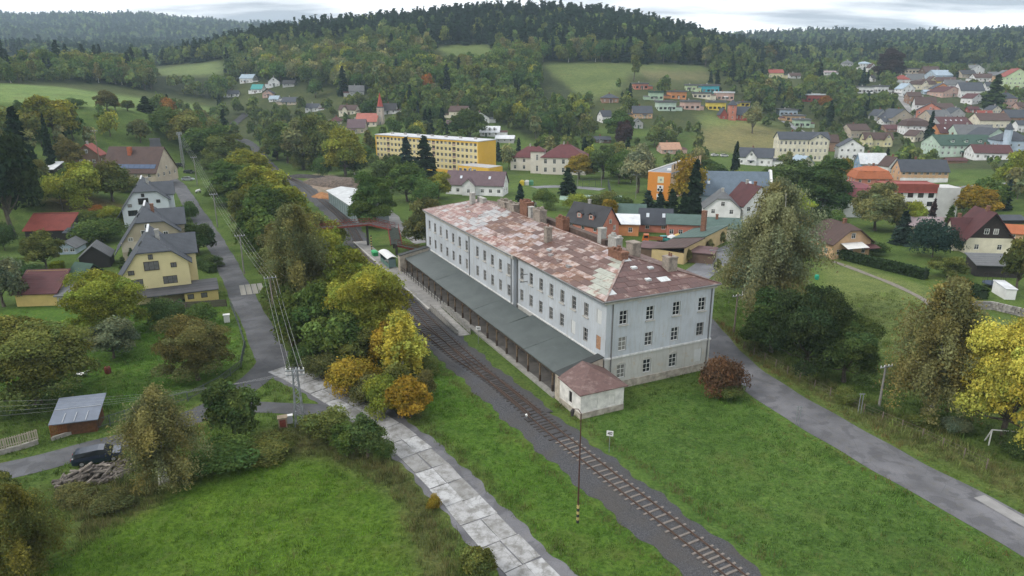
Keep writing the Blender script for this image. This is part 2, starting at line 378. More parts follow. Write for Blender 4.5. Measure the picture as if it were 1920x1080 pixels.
L_lane = smooth_line(pl((515,660),(500,690),(455,728),(400,765),(330,795),(250,822),(170,842),(80,866),(-40,894),(-140,915)))
ribbon('lane', L_lane, [-2.1, -1, 0, 1, 2.1], [.034, .054, .064, .054, .034], ASPH, .15, kind='structure', seed=2)
L_link = smooth_line(pl((395,768),(450,763),(520,765),(590,768),(640,775)))
ribbon('lane_spur', L_link, [-1.5, 0, 1.5], [.038, .068, .038], ASPH, .15, kind='structure', seed=3)
L_access = smooth_line(pl((1300,598),(1335,640),(1388,694),(1470,752),(1590,820),(1720,895),(1850,965),(2000,1050),(2100,1110)))
ribbon('access_road', L_access, [-3.2, -1.5, 0, 1.5, 3.2], [.03, .06, .07, .06, .03], ASPH2, .25, kind='structure', seed=4)
L_strip = smooth_line(pl((1836,932),(1880,958),(1940,992),(2010,1033)))
ribbon('concrete_kerb_strip', L_strip, [-.75, .75], [.10, .10], paint((.27, .265, .26), .85, .15, name='strip_concrete'), .05, kind='structure', seed=5)
L_town = smooth_line(pl((1130,620),(1240,560),(1320,505),(1370,470),(1430,445),(1500,405),(1560,378),(1620,372)), 3)
ribbon('town_road', L_town, [-3.2, 0, 3.2], [.05, .10, .05], asphalt('town_asphalt', (.16, .165, .18), (.13, .13, .14)), .1, kind='structure', seed=6)
L_hill = smooth_line(pl((1775,262),(1750,242),(1728,228),(1708,210),(1694,192),(1680,172),(1674,158)), 4)
ribbon('hill_street', L_hill, [-2.2, 0, 2.2], [.3, .4, .3], asphalt('hill_asphalt', (.22, .215, .21), (.2, .2, .2)), .1, kind='structure', seed=7)
L_lower = smooth_line(pl((1535,362),(1600,338),(1680,345),(1790,352),(1900,345)), 4)
ribbon('lower_street', L_lower, [-2.6, 0, 2.6], [.2, .3, .2], asphalt('lower_asphalt', (.16, .165, .175), (.13, .135, .14)), .1, kind='structure', seed=8)
L_bank = smooth_line(pl((1560,490),(1630,515),(1700,545),(1760,585),(1790,640)), 2)
ribbon('footpath', L_bank, [-.7, .7], [.06, .06], paint((.20, .18, .15), .95, .2, 1.5, name='trodden_earth'), .3, kind='structure', seed=9)
L_yard = smooth_line(pl((800,455),(745,425),(725,405),(700,385)), 2)
ribbon('station_approach', L_yard, [-3, 0, 3], [.04, .07, .04], asphalt('yard_asphalt', (.2, .195, .19), (.16, .16, .16)), .4, kind='structure', seed=10)
L_park = smooth_line(pl((1000,352),(1040,350),(1085,352),(1130,356)), 3)
ribbon('school_drive', L_park, [-3, 0, 3], [.08, .12, .08], asphalt('drive_asphalt', (.19, .195, .21), (.16, .165, .175)), .2, kind='structure', seed=11)
L_colony = smooth_line(pl((1470,228),(1490,240),(1510,252),(1540,262)), 4)
ribbon('colony_road', L_colony, [-2.2, 0, 2.2], [.3, .4, .3], asphalt('colony_asphalt', (.2, .2, .21), (.17, .17, .18)), .1, kind='structure', seed=12)

# concrete slab road
L_slab = smooth_line(pl((528,690),(575,715),(640,750),(720,800),(790,858),(850,920),(905,980),(962,1040),(1030,1110)), .5)
ribbon('road_bed', L_slab, [-2.5, -1.5, 0, 1.5, 3.0], [.03, .05, .055, .05, .03], ASPH2, .35, kind='structure', seed=13)
def concrete_m():
    m, nt, b = nodes('slab_concrete'); w = coords(nt, kind='World'); oi = nt.nodes.new('ShaderNodeObjectInfo')
    n1 = noise(nt, .9, 6, .68, w); n2 = noise(nt, 5, 4, .7, w)
    c = ramp(nt, oi.outputs['Random'], [(0, (.22, .22, .215)), (.5, (.31, .31, .31)), (1, (.40, .405, .41))])
    c = mixc(nt, c, (.13, .125, .11), ramp(nt, n1.outputs['Fac'], [(.44, (0, 0, 0)), (.62, (.75, .75, .75))]))
    vr = nt.nodes.new('ShaderNodeTexVoronoi'); vr.feature = 'DISTANCE_TO_EDGE'; vr.inputs['Scale'].default_value = .7; nt.links.new(w, vr.inputs['Vector']); c = mixc(nt, c, (.07, .07, .06), ramp(nt, vr.outputs['Distance'], [(.0, (.4, .4, .4)), (.02, (0, 0, 0))]))
    c = mixc(nt, c, (.12, .115, .105), ramp(nt, n2.outputs['Fac'], [(.55, (0, 0, 0)), (.75, (.5, .5, .5))]))
    nt.links.new(c, b.inputs['Base Color']); b.inputs['Roughness'].default_value = .9; bump(nt, b, n2.outputs['Fac'], .015, .6); return m
CONC = concrete_m()
slab_root = link('concrete_slab_road', None, kind='structure')
acc = 0; rows = []; start = L_slab[0]; nn = normals(L_slab)
for i in range(1, len(L_slab)):
    acc += (L_slab[i] - L_slab[i - 1]).length
    if acc >= 3.3: rows.append(i); acc = 0
prev = 0; rg = random.Random(3)
for i in rows:
    for sd, (o0, o1) in enumerate(((-2.0, -.03), (.03, 1.85))):
        sh = .0
        p0, n0, p1, n1 = L_slab[prev], nn[prev], L_slab[i], nn[i]; d = (p1 - p0).normalized() * .05
        c4 = [p0 + n0 * o0 + d, p1 + n1 * o0 - d, p1 + n1 * o1 - d, p0 + n0 * o1 + d]
        ctr = sum(c4, Vector((0, 0))) / 4; z = tz(*ctr) + .085 + rg.uniform(0, .03)
        mb = MB(); tl = [rg.uniform(-.012, .012) for _ in range(4)]
        jit = [Vector((rg.uniform(-.11, .11), rg.uniform(-.11, .11))) for _ in range(4)]
        pts = [q - ctr + j for q, j in zip(c4, jit)]
        if (pts[1] - pts[0]).cross(pts[2] - pts[1]) < 0: pts.reverse()
        mb.hexa([(q.x, q.y, -.12) for q in pts] + [(q.x, q.y, t) for q, t in zip(pts, tl)])
        link('slab', mb.mesh('slab', CONC), slab_root, (ctr.x, ctr.y, z))
    prev = i

# ------------------------------------------------------------------ railway
def ballast_m():
    m, nt, b = nodes('ballast'); w = coords(nt, kind='World')
    n1 = noise(nt, .25, 4, .6, w); v = nt.nodes.new('ShaderNodeTexVoronoi'); v.inputs['Scale'].default_value = 7; nt.links.new(w, v.inputs['Vector'])
    c = ramp(nt, v.outputs['Distance'], [(0, (.105, .105, .112)), (.6, (.044, .045, .050))])
    c = mixc(nt, c, (.062, .055, .048), ramp(nt, n1.outputs['Fac'], [(.42, (0, 0, 0)), (.65, (.6, .6, .6))]))
    nt.links.new(c, b.inputs['Base Color']); b.inputs['Roughness'].default_value = .95; bump(nt, b, v.outputs['Distance'], .08, .9); return m
BALL = ballast_m()
RUST = paint((.085, .055, .042), .65, .25, 2, name='rail_steel')
SLEEP = paint((.205, .18, .16), .9, .25, 2, name='sleeper_concrete'); SLEEPD = paint((.055, .046, .042), .9, .25, 2, name='sleeper_oak')
L_main = smooth_line([(33, 20), (18.4, 47.9), (9.6, 63.5), (3.26, 75), (-9.2, 99.4), (-20.1, 123.4), (-35.3, 159.4), (-51, 202), (-86, 272), (-128, 352), (-172, 428), (-192, 480), (-196, 520)], .5)
L_side = smooth_line([(3.0, 76.3), (.2, 81.5), (-2.8, 86.6), (-7.6, 93.8), (-13.9, 104.8), (-24.4, 122.4), (-33.6, 142)], .5)
ribbon('ballast', L_main, [-2.7, -2.2, -1.6, 1.65, 2.4, 3.5], [.02, .12, .30, .30, .12, .02], BALL, .45, kind='structure', seed=20)
ribbon('siding_ballast', L_side, [-2.6, -1.6, 1.6, 2.4], [.03, .27, .27, .05], BALL, .3, kind='structure', seed=21)
def rail_mesh(name, line, off, i0, i1):
    nn = normals(line); mb = MB(); prof = [(-.075, 0), (.075, 0), (.035, .05), (.035, .16), (-.035, .16), (-.035, .05)]
    for i in range(i0, i1):
        p, n = line[i], nn[i]; z = tz(*p) + .36
        for a, h in prof: q = p + n * (off + a); mb.v.append((q.x, q.y, z + h))
        if i > i0:
            k = (i - i0) * 6
            for j in range(6): mb.f.append((k - 6 + j, k - 6 + (j + 1) % 6, k + (j + 1) % 6, k + j)); mb.m.append(0)
    return mb.mesh(name, RUST)
sl_mb = MB(); sl_mb.hexa([(-1.25, -.13, -.1), (1.25, -.13, -.1), (1.25, .13, -.1), (-1.25, .13, -.1), (-1.25, -.11, .075), (1.25, -.11, .075), (1.25, .11, .075), (-1.25, .11, .075)])
SL_C, SL_D = sl_mb.mesh('sleeper', SLEEP), sl_mb.mesh('sleeper', SLEEPD)
def track(name, label, line, zoff, ivis, dark):
    root = thing(name, label, 'railway track')
    for o in (-.7525, .7525): link('rail', rail_mesh('rail', line, o, 0, len(line)), root)
    nn = normals(line); acc = 0; far = MB(); cnt = 0
    for i in range(1, len(line)):
        acc += (line[i] - line[i - 1]).length
        if acc >= .62:
            acc = 0; p, n = line[i], nn[i]; ang = math.atan2(n.y, n.x); z = tz(*p) + .30
            if i < ivis and cnt < 225:
                cnt += 1; o = link('sleeper', SL_D if dark(p) else SL_C, root, (p.x, p.y, z + random.uniform(-.01, .01)), ang + random.uniform(-.012, .012))
                if abs(p.y - 73.5) < 3: o.scale.x = 1.25
            elif p.y < 330:
                a = Matrix.Translation((p.x, p.y, z)) @ Matrix.Rotation(ang, 4, 'Z')
                far.hexa([a @ Vector(q) for q in sl_mb.v])
    if far.v: link('sleepers', far.mesh('sleepers', SLEEPD), root, kind='stuff')
    return root
track('railway_track', 'rusty single track running past the grey station and away up the valley', L_main, 0, 320, lambda p: 70 < p.y < 140)
track('railway_siding', 'second track joining the main line at the switch beside the green canopy', L_side, 0, 999, lambda p: True)
# ------------------------------------------------------------------ building kit
WHITE = paint((.72, .72, .70), .6, .06, 2, name='white_joinery'); DARKWOOD = paint((.06, .04, .03), .7, .2, 2, name='dark_joinery')
GLASS = glass_m()
_WC = {}
def window_mesh(w, h, style='cross', frame=None):
    """frame with bars in front of a pane; lies in local xz, outside is -y"""
    frame = frame or WHITE; k = (round(w, 2), round(h, 2), style, frame.name)
    if k in _WC: return _WC[k]
    mb = MB(); t = min(.09, w * .09); d = .07
    for x0, x1, z0, z1 in ((-w / 2, -w / 2 + t, 0, h), (w / 2 - t, w / 2, 0, h), (-w / 2 + t, w / 2 - t, 0, t), (-w / 2 + t, w / 2 - t, h - t, h)):
        mb.box(x0, -d, z0, x1, 0, z1, 0)
    b = t * .7
    if style == 'cross':
        mb.box(-b / 2, -d + .01, t, b / 2, 0, h - t, 0); mb.box(-w / 2 + t, -d + .015, h * .64, w / 2 - t, 0, h * .64 + b, 0)
    elif style == 'six':
        mb.box(-b / 2, -d + .01, t, b / 2, 0, h - t, 0)
        for q in (.30, .64): mb.box(-w / 2 + t, -d + .015, h * q, w / 2 - t, 0, h * q + (b if q > .5 else b * .7), 0)
    elif style == 'three':
        for q in (-1 / 6, 1 / 6): mb.box(w * q - b / 2, -d + .01, t, w * q + b / 2, 0, h - t, 0)
    elif style == 'two':
        mb.box(-b / 2, -d + .01, t, b / 2, 0, h - t, 0)
    mb.quad((-w / 2 + t, -.02, t), (w / 2 - t, -.02, t), (w / 2 - t, -.02, h - t), (-w / 2 + t, -.02, h - t), 1)
    _WC[k] = mb.mesh('window', frame, paint((.17, .17, .165), .3, .25, 2, name='curtained_glass') if frame.name.startswith('brown_frames') else GLASS); return _WC[k]
_BX = {}
def box_mesh(x, y, z, mat, name='box'):
    k = (round(x, 2), round(y, 2), round(z, 2), mat.name)
    if k not in _BX:
        mb = MB(); mb.box(-x / 2, -y / 2, 0, x / 2, y / 2, z); _BX[k] = mb.mesh(name, mat)
    return _BX[k]
def facade(mb, o, ex, w, h, n, holes, dep=.2, m=0, mr=None):
    """wall rectangle from o along ex with real openings; n = outward normal"""
    o = Vector(o); ex = Vector(ex); n = Vector(n); mr = m if mr is None else mr
    xs = sorted({0, w, *[q for a in holes for q in (a[0], a[2])]}); zs = sorted({0, h, *([4.66] if h > 12.5 else []), *[q for a in holes for q in (a[1], a[3])]})
    flip = ex.cross(Vector((0, 0, 1))).dot(n) < 0
    def pt(x, z, d=0): return o + ex * x + Vector((0, 0, z)) - n * d
    def put(q, mm):
        if flip: q = q[::-1]
        mb.quad(*q, mm)
    for j in range(len(zs) - 1):
        run = None
        for i in range(len(xs) - 1):
            cx, cz = (xs[i] + xs[i + 1]) / 2, (zs[j] + zs[j + 1]) / 2
            hole = any(a[0] < cx < a[2] and a[1] < cz < a[3] for a in holes)
            if not hole:
                if run is None: run = xs[i]
            if (hole or i == len(xs) - 2) and run is not None:
                e = xs[i] if hole else xs[i + 1]
                put([pt(run, zs[j]), pt(e, zs[j]), pt(e, zs[j + 1]), pt(run, zs[j + 1])], m); run = None
    for x0, z0, x1, z1 in holes:
        put([pt(x0, z0), pt(x0, z0, dep), pt(x0, z1, dep), pt(x0, z1)][::-1], mr); put([pt(x1, z0), pt(x1, z0, dep), pt(x1, z1, dep), pt(x1, z1)], mr)
        put([pt(x0, z0), pt(x1, z0), pt(x1, z0, dep), pt(x0, z0, dep)][::-1], mr); put([pt(x0, z1), pt(x1, z1), pt(x1, z1, dep), pt(x0, z1, dep)], mr)
        put([pt(x0, z0, dep), pt(x1, z0, dep), pt(x1, z1, dep), pt(x0, z1, dep)], mr)
def put_window(parent, o, ex, n, hole, style, frame=None, dep=.2, sill=None, name='window'):
    x0, z0, x1, z1 = hole; ex = Vector(ex); n = Vector(n)
    p = Vector(o) + ex * ((x0 + x1) / 2) + Vector((0, 0, z0)) - n * (dep - .005)
    rz = math.atan2(n.y, n.x) + math.pi / 2
    wdw = link(name, window_mesh(x1 - x0, z1 - z0, style, frame), parent, p, rz)
    if sill: link('sill', box_mesh(x1 - x0 + .3, .26 + dep, .1, sill, 'sill'), wdw, (0, -(dep + .26) / 2 + .02, -.13))
    return wdw
def slab_roof(mb, pts, th=.18, m=0):
    """thick polygon: pts of the upper face"""
    pts = [Vector(p) for p in pts]; nr = (pts[1] - pts[0]).cross(pts[2] - pts[0]).normalized()
    if nr.z < 0: pts = pts[::-1]
    lo = [p - Vector((0, 0, th)) for p in pts]; mb.poly(pts, m); mb.poly(lo[::-1], m)
    for i in range(len(pts)): j = (i + 1) % len(pts); mb.quad(pts[i], lo[i], lo[j], pts[j], m)

# ------------------------------------------------------------------ station
SA = Vector((12.2, 83.3, 0)); SROT = math.atan2(.902, -.431); SL, SW, SE, SRZ = 70.5, 17.8, 12.9, 15.75
def plaster_m(k0, k1, stain, thr):
    m, nt, b = nodes('station_plaster'); v = coords(nt)
    n1 = noise(nt, .22, 5, .62, v); vs_ = coords(nt, (1.5, 1.5, .22)); n2 = noise(nt, 1.6, 5, .7, vs_); n3 = noise(nt, .7, 6, .7, v)
    c = ramp(nt, n1.outputs['Fac'], [(.3, k0), (.7, k1)])
    c = mixc(nt, c, stain, ramp(nt, n2.outputs['Fac'], [(.47, (0, 0, 0)), (.76, (.75, .75, .75))]))
    c = mixc(nt, c, (.46, .39, .29), ramp(nt, n3.outputs['Fac'], [(thr, (0, 0, 0)), (thr + .05, (.7, .7, .7))]))
    nt.links.new(c, b.inputs['Base Color']); b.inputs['Roughness'].default_value = .9; b.inputs['Specular IOR Level'].default_value = .2
    bump(nt, b, n3.outputs['Fac'], .02, .3); return m
PLAST = plaster_m((.40, .43, .46), (.52, .555, .59), (.36, .35, .33), .635); PLAST2 = plaster_m((.40, .40, .375), (.52, .52, .49), (.33, .30, .25), .58)
STONE = paint((.42, .38, .32), .95, .3, 1.2, name='plinth_stone', dirt=(.2, .14, .1)); REVEAL = paint((.30, .30, .29), .9, .15, name='reveal')
CORN = paint((.50, .48, .43), .85, .2, 1.5, name='cornice'); BRICK = paint((.23, .115, .075), .95, .3, 3, name='old_brick', dirt=(.32, .27, .22))
ZINC = paint((.20, .20, .20), .5, .2, 1, .3, 'zinc'); SFRAME = paint((.42, .41, .39), .7, .25, 3, name='old_frames')
st = thing('station_building', 'long grey plastered station with rusty patched tin roof and green platform canopy', 'building', SA, SROT)
mb = MB(); wins = []
UPZ, MIDZ = (9.15, 11.05), (5.55, 7.45)
# track side: local y=0, faces +y. near range x 0..26.3, far range x 26.3..70.5 stands .7 proud
def row(xs, zr, w, kind): return [(x - w / 2, zr[0], x + w / 2, zr[1], kind) for x in xs]
near_x = [26.3 - 1.7 - k * 3.28 for k in range(8)]
far_x = [28.0 + k * 3.35 for k in range(5)] + [46.6 + k * 3.55 for k in range(7)]
hn = row(near_x, UPZ, 1.12, 'u') + row(near_x, MIDZ, 1.12, 'm') + [(x - .6, .9, x + .6, 3.2, 'g') for x in near_x[::2]]
hf = row(far_x, UPZ, 1.12, 'u') + row(far_x, MIDZ, 1.12, 'm') + [(x - .6, .9, x + .6, 3.2, 'g') for x in far_x[::2]]
facade(mb, (0, 0, 0), (1, 0, 0), 26.3, SE, (0, 1, 0), [h[:4] for h in hn], .22, 0, 1)
o2 = (26.3, .7, 0); facade(mb, o2, (1, 0, 0), SL - 26.3, SE, (0, 1, 0), [(h[0] - 26.3, h[1], h[2] - 26.3, h[3]) for h in hf], .22, 0, 1)
mb.quad((26.3, 0, 0), (26.3, .7, 0), (26.3, .7, SE), (26.3, 0, SE), 0)
# end wall: local x=0, faces -x; t runs along -y
ET = [2.7, 6.95, 11.35, 15.75]
he = [(t - .62, 9.15, t + .62, 11.1, 'u') for t in ET] + [(t - .62, 5.45, t + .62, 7.4, 'm') for t in ET] + [(t - .65, 1.5, t + .65, 3.45, 'a') for t in ET]
facade(mb, (0, 0, 0), (0, -1, 0), SW, SE, (-1, 0, 0), [h[:4] for h in he], .22, 0, 1)
facade(mb, (0, -SW, 0), (1, 0, 0), SL, SE, (0, -1, 0), [], .2, 0); facade(mb, (SL, -SW, 0), (0, 1, 0), SW + .7, SE, (1, 0, 0), [], .2, 0)
for i_, f_ in enumerate(mb.f):
    if mb.m[i_] == 0 and max(mb.v[q][2] for q in f_) < 4.75: mb.m[i_] = 2
link('wall', mb.mesh('wall', PLAST, REVEAL, PLAST2), st)
blind = paint((.60, .61, .60), .85, .1, name='blind_plaster'); brickfill = paint((.42, .24, .14), .9, .3, 4, name='brick_infill', dirt=(.55, .5, .45))
for i, h in enumerate(hn):
    hh = h[:4]
    if h[4] == 'u' and abs((h[0] + h[2]) / 2 - near_x[7]) < .1 or h[4] == 'm' and abs((h[0] + h[2]) / 2 - near_x[5]) < .1:
        link('blind_window', box_mesh(1.12, .1, 1.9, blind, 'blind_window'), st, ((h[0] + h[2]) / 2, -.1, h[1])); continue
    if h[4] == 'm' and abs((h[0] + h[2]) / 2 - near_x[7]) < .1:
        link('blind_window', box_mesh(1.12, .1, 1.9, brickfill, 'blind_window'), st, ((h[0] + h[2]) / 2, -.1, h[1]), label='bricked-up window'); continue
    put_window(st, (0, 0, 0), (1, 0, 0), (0, 1, 0), hh, 'six', SFRAME, .2, CORN if h[4] == 'u' else None)
for h in hf: put_window(st, (0, .7, 0), (1, 0, 0), (0, 1, 0), h[:4], 'six', SFRAME, .2, CORN if h[4] == 'u' else None)
for i, h in enumerate(he):
    if i == 11: link('blind_window', box_mesh(1.3, .1, 1.95, blind, 'blind_window'), st, (.12, -ET[3], 1.5), math.pi / 2); continue
    put_window(st, (0, 0, 0), (0, -1, 0), (-1, 0, 0), h[:4], 'six', SFRAME if h[4] == 'm' and i == 7 else WHITE, .2, CORN if h[4] == 'u' else None)
    if h[4] == 'a':                                     # segmental arch heads
        t = ET[i - 8]; ab = MB()
        for k in range(6):
            a0, a1 = -.72 + 1.44 * k / 6, -.72 + 1.44 * (k + 1) / 6; z = lambda q: 3.43 + .26 * (1 - (q / .72) ** 2)
            ab.hexa([(-.05, -t + a0, z(a0)), (-.05, -t + a1, z(a1)), (.1, -t + a1, z(a1)), (.1, -t + a0, z(a0)), (-.05, -t + a0, z(a0) + .16), (-.05, -t + a1, z(a1) + .16), (.1, -t + a1, z(a1) + .16), (.1, -t + a0, z(a0) + .16)])
        link('window_arch', ab.mesh('window_arch', CORN), st)
# plinth, belt course, cornice
pb = MB(); pb.box(-.14, -SW - .14, -.5, SL, -.0, 1.05); pb.box(0.001, .002, -.5, 26.2, .14, .9); pb.box(26.31, .703, -.5, SL, .84, .9)
link('plinth', pb.mesh('plinth', STONE), st)
bb = MB(); bb.box(-.16, -SW - .02, 4.55, -.001, .16, 4.78); bb.box(0, .001, 4.55, 26.3, .16, 4.72); bb.box(26.3, .701, 4.55, SL, .86, 4.72)
link('belt_course', bb.mesh('belt_course', paint((.66, .66, .64), .8, .2, 2, name='belt', dirt=(.22, .12, .08))), st)
cb = MB()
def corn(x0, y0, x1, y1):
    cb.box(x0 - .22, y0 - .22, SE - .62, x1 + .22, y1 + .22, SE - .32); cb.box(x0 - .42, y0 - .42, SE - .318, x1 + .42, y1 + .42, SE - .02)
corn(0, -SW, SL, 0); cb.box(26.2, 0.43, SE - .622, SL + .22, .92, SE - .322); cb.box(26.0, .43, SE - .3195, SL + .42, 1.12, SE - .021)
link('cornice', cb.mesh('cornice', CORN), st)
# roof: under-boards then tin sheets
E0, HIP = .55, 9.2
rz0, rz1 = SE + .02, SRZ
CN = [Vector((-E0, E0 + .15, rz0)), Vector((SL + E0, E0 + .6, rz0)), Vector((SL + E0, -SW - E0, rz0)), Vector((-E0, -SW - E0, rz0))]
RA, RB = Vector((HIP - .3, -SW / 2, rz1)), Vector((SL - HIP + 1.5, -SW / 2, rz1))
rb = MB(); dn = Vector((0, 0, .07))
for q in ([CN[0], RA, RB, CN[1]], [CN[1], RB, CN[2]], [CN[2], RB, RA, CN[3]], [CN[3], RA, CN[0]]): rb.poly([p - dn for p in q][::-1])
rb.poly([CN[0] - dn, CN[1] - dn, CN[2] - dn, CN[3] - dn])
roof = link('roof', rb.mesh('roof', paint((.10, .05, .04), .8, .3, 1, name='roof_rust')), st)
def tin(name, a, bcol, thr, stretch=(.8, 2.2, 2.2), sc=1.0):
    m, nt, b = nodes(name); v = coords(nt, (.75, .75, 1.6), 'World'); oi = nt.nodes.new('ShaderNodeObjectInfo')
    n1 = noise(nt, sc, 5, .7, v); v2 = coords(nt, (1, 1, 1), 'World'); n2 = noise(nt, 2.2, 5, .75, v2)
    ad = nt.nodes.new('ShaderNodeMath'); ad.operation = 'MULTIPLY_ADD'; ad.inputs[1].default_value = .10; nt.links.new(oi.outputs['Random'], ad.inputs[0]); nt.links.new(n1.outputs['Fac'], ad.inputs[2])
    c = mixc(nt, a, bcol, ramp(nt, ad.outputs[0], [(thr - .07, (0, 0, 0)), (thr + .09, (.9, .9, .9))]))
    c = mixc(nt, c, ramp(nt, n2.outputs['Fac'], [(.3, (.68, .66, .64)), (.7, (1.2, 1.2, 1.2))]), .8, 'MULTIPLY')
    k = ramp(nt, oi.outputs['Random'], [(0, (.8, .8, .8)), (1, (1.18, 1.15, 1.12))]); c = mixc(nt, c, k, 1., 'MULTIPLY')
    nt.links.new(c, b.inputs['Base Color']); b.inputs['Roughness'].default_value = .6; b.inputs['Metallic'].default_value = .0; bump(nt, b, n2.outputs['Fac'], .01, .3); return m
T_BROWN = tin('tin_brown', (.118, .062, .050), (.40, .34, .31), .66); T_ORNG = tin('tin_rust', (.160, .078, .046), (.38, .32, .30), .60)
T_PALE = tin('tin_pale', (.40, .35, .335), (.19, .095, .065), .545); T_LILAC = tin('tin_lilac', (.37, .34, .355), (.22, .125, .10), .575)
T_PINK = tin('tin_pink', (.25, .145, .13), (.38, .34, .33), .58); T_GREY = tin('tin_grey', (.36, .37, .38), (.25, .16, .14), .60)
T_GREEN = tin('tin_greygreen', (.36, .38, .33), (.20, .10, .075), .66); T_MAROON = tin('tin_maroon', (.098, .050, .046), (.36, .29, .26), .70); T_RED = tin('tin_red', (.20, .088, .068), (.42, .37, .35), .58)
T_NEW = tin('tin_new', (.50, .54, .56), (.4, .4, .4), .9)
def clip(poly, a, b):
    """keep the part of a 2d polygon left of a->b"""
    out = []; s = lambda p: (b[0] - a[0]) * (p[1] - a[1]) - (b[1] - a[1]) * (p[0] - a[0])
    for i in range(len(poly)):
        p, q = poly[i], poly[(i + 1) % len(poly)]; sp, sq = s(p), s(q)
        if sp >= 0: out.append(p)
        if sp * sq < 0: t = sp / (sp - sq); out.append((p[0] + t * (q[0] - p[0]), p[1] + t * (q[1] - p[1])))
    return out
srg = random.Random(5)
def front_mat(s, r):
    k = (.5 + .33 * math.sin(s * .55 + 3.1 * math.sin(r * 5.3 + s * .11)) + .27 * math.sin(s * 1.27 + r * 9.0) + .22 * (srg.random() - .5)); k = min(max(k, 0), .999)
    if s < 1.5 + r * 8.2 * .93 + 3.6: return T_GREEN if k < .9 else T_PALE
    if s < 26:
        if 9.5 < s < 14 and r > .55: return T_LILAC if k < .5 else T_BROWN
        if r < .38 and s < 24: return (T_ORNG, T_BROWN, T_PALE, T_ORNG)[int(k * 4)]
        return T_BROWN if k < .74 else (T_PALE if k < .9 else T_ORNG)
    if s < 30: return (T_PALE, T_LILAC, T_ORNG)[int(k * 3)]
    if s < 40 - 3 * r:
        if r < .2: return T_RED if k < .55 else T_PALE
        return (T_LILAC, T_LILAC, T_PALE, T_ORNG, T_BROWN)[int(k * 5)]
    if s < 47:
        if r < .16: return T_RED if k < .5 else T_PALE
        return (T_ORNG, T_BROWN, T_PALE, T_ORNG)[int(k * 4)] if r > .3 else T_LILAC
    if s < 53: return T_GREY if k < .85 else T_PINK
    return T_PINK if k < .74 else (T_GREY if k < .86 else T_PALE)
def end_mat(s, r):
    k = srg.random()
    if k < .035: return T_NEW
    if s > 11 and r < .35: return T_BROWN if k < .5 else T_MAROON
    return T_MAROON if k < .9 else T_BROWN
nsheet = [0]; rest = MB()
def sheets(poly3, origin, ex, up, cw, rh, pick, lim):
    """cover a roof plane with single sheets, clipped to its outline"""
    ex = ex.normalized(); nrm = ex.cross(up).normalized(); up = nrm.cross(ex).normalized()
    if nrm.z < 0: nrm = -nrm
    p2 = [((p - origin).dot(ex), (p - origin).dot(up)) for p in poly3]
    ar = sum(p2[i][0] * p2[(i + 1) % len(p2)][1] - p2[(i + 1) % len(p2)][0] * p2[i][1] for i in range(len(p2)))
    if ar < 0: p2 = p2[::-1]
    x0, x1 = min(p[0] for p in p2), max(p[0] for p in p2); y1 = max(p[1] for p in p2); rr = int(math.ceil(y1 / rh))
    for j in range(rr):
        x = x0 - (cw * .5 if j % 2 else 0)
        while x < x1:
            g = .018; w = cw * srg.uniform(.97, 1.03)
            cell = [(x + g, j * rh + g), (x + cw - g, j * rh + g), (x + cw - g, (j + 1) * rh - g), (x + g, (j + 1) * rh - g)]
            for i in range(len(p2)): 
                if cell: cell = clip(cell, p2[i], p2[(i + 1) % len(p2)])
            if len(cell) >= 3:
                h = srg.uniform(0, .035); tl = srg.uniform(0, .02); c3 = [origin + ex * q[0] + up * q[1] + nrm * (h + (tl if q[1] < j * rh + rh * .5 else 0)) for q in cell]
                ctr = sum(c3, Vector()) / len(c3); area = abs(sum(cell[i][0] * cell[(i + 1) % len(cell)][1] - cell[(i + 1) % len(cell)][0] * cell[i][1] for i in range(len(cell)))) / 2
                mb = MB(); top = [p - ctr for p in c3]
                if (top[1] - top[0]).cross(top[2] - top[0]).dot(nrm) < 0: top = top[::-1]
                lo = [p - nrm * .04 for p in top]; mb.poly(top)
                for i in range(len(top)): k = (i + 1) % len(top); mb.quad(top[i], lo[i], lo[k], top[k])
                if area > .25 and nsheet[0] < lim:
                    nsheet[0] += 1; s = (c3[0] - CN[0]).x if ex.x > .5 or ex.x < -.5 else -(c3[0] - CN[0]).y
                    link('tin_sheet', mb.mesh('tin_sheet', pick(x + cw / 2 - x0, (j + .5) / rr)), roof, ctr)
                else:
                    for f in mb.f: rest.poly([Vector(mb.v[i]) + ctr for i in f])
            x += cw
sheets([CN[3], CN[0], RA], CN[0] - Vector((0, 0, 0)), CN[3] - CN[0], RA - CN[0], 1.75, 1.2, end_mat, 70)
sheets([CN[0], CN[1], RB, RA], CN[0], CN[1] - CN[0], RA - CN[0], 2.35, 1.12, front_mat, 300)
sheets([CN[1], CN[2], RB], CN[1], CN[2] - CN[1], RB - CN[1], 2.6, 2.0, lambda s, r: T_PINK, 0)
sheets([CN[2], CN[3], RA, RB], CN[2], CN[3] - CN[2], RA - CN[2], 2.6, 2.0, lambda s, r: T_BROWN, 0)
link('tin_sheets', rest.mesh('tin_sheets', T_BROWN), roof, kind='stuff')
def seam(a, b, mat, w=.28):
    q = MB(); q.bar(a + Vector((0, 0, .05)), b + Vector((0, 0, .05)), w, .1); link('ridge_cap', q.mesh('ridge_cap', mat), roof)
seam(RA, RB, T_PALE); seam(CN[0], RA, T_PALE); seam(CN[3], RA, T_BROWN); seam(CN[1], RB, T_PINK)
def on_front(s, r):  # point on the track-side slope: s along, r share up the slope
    a = CN[0].lerp(CN[1], s / (SL + 1.1)); return Vector((a.x, a.y + (-SW / 2 - a.y) * r, rz0 + (rz1 - rz0) * r))
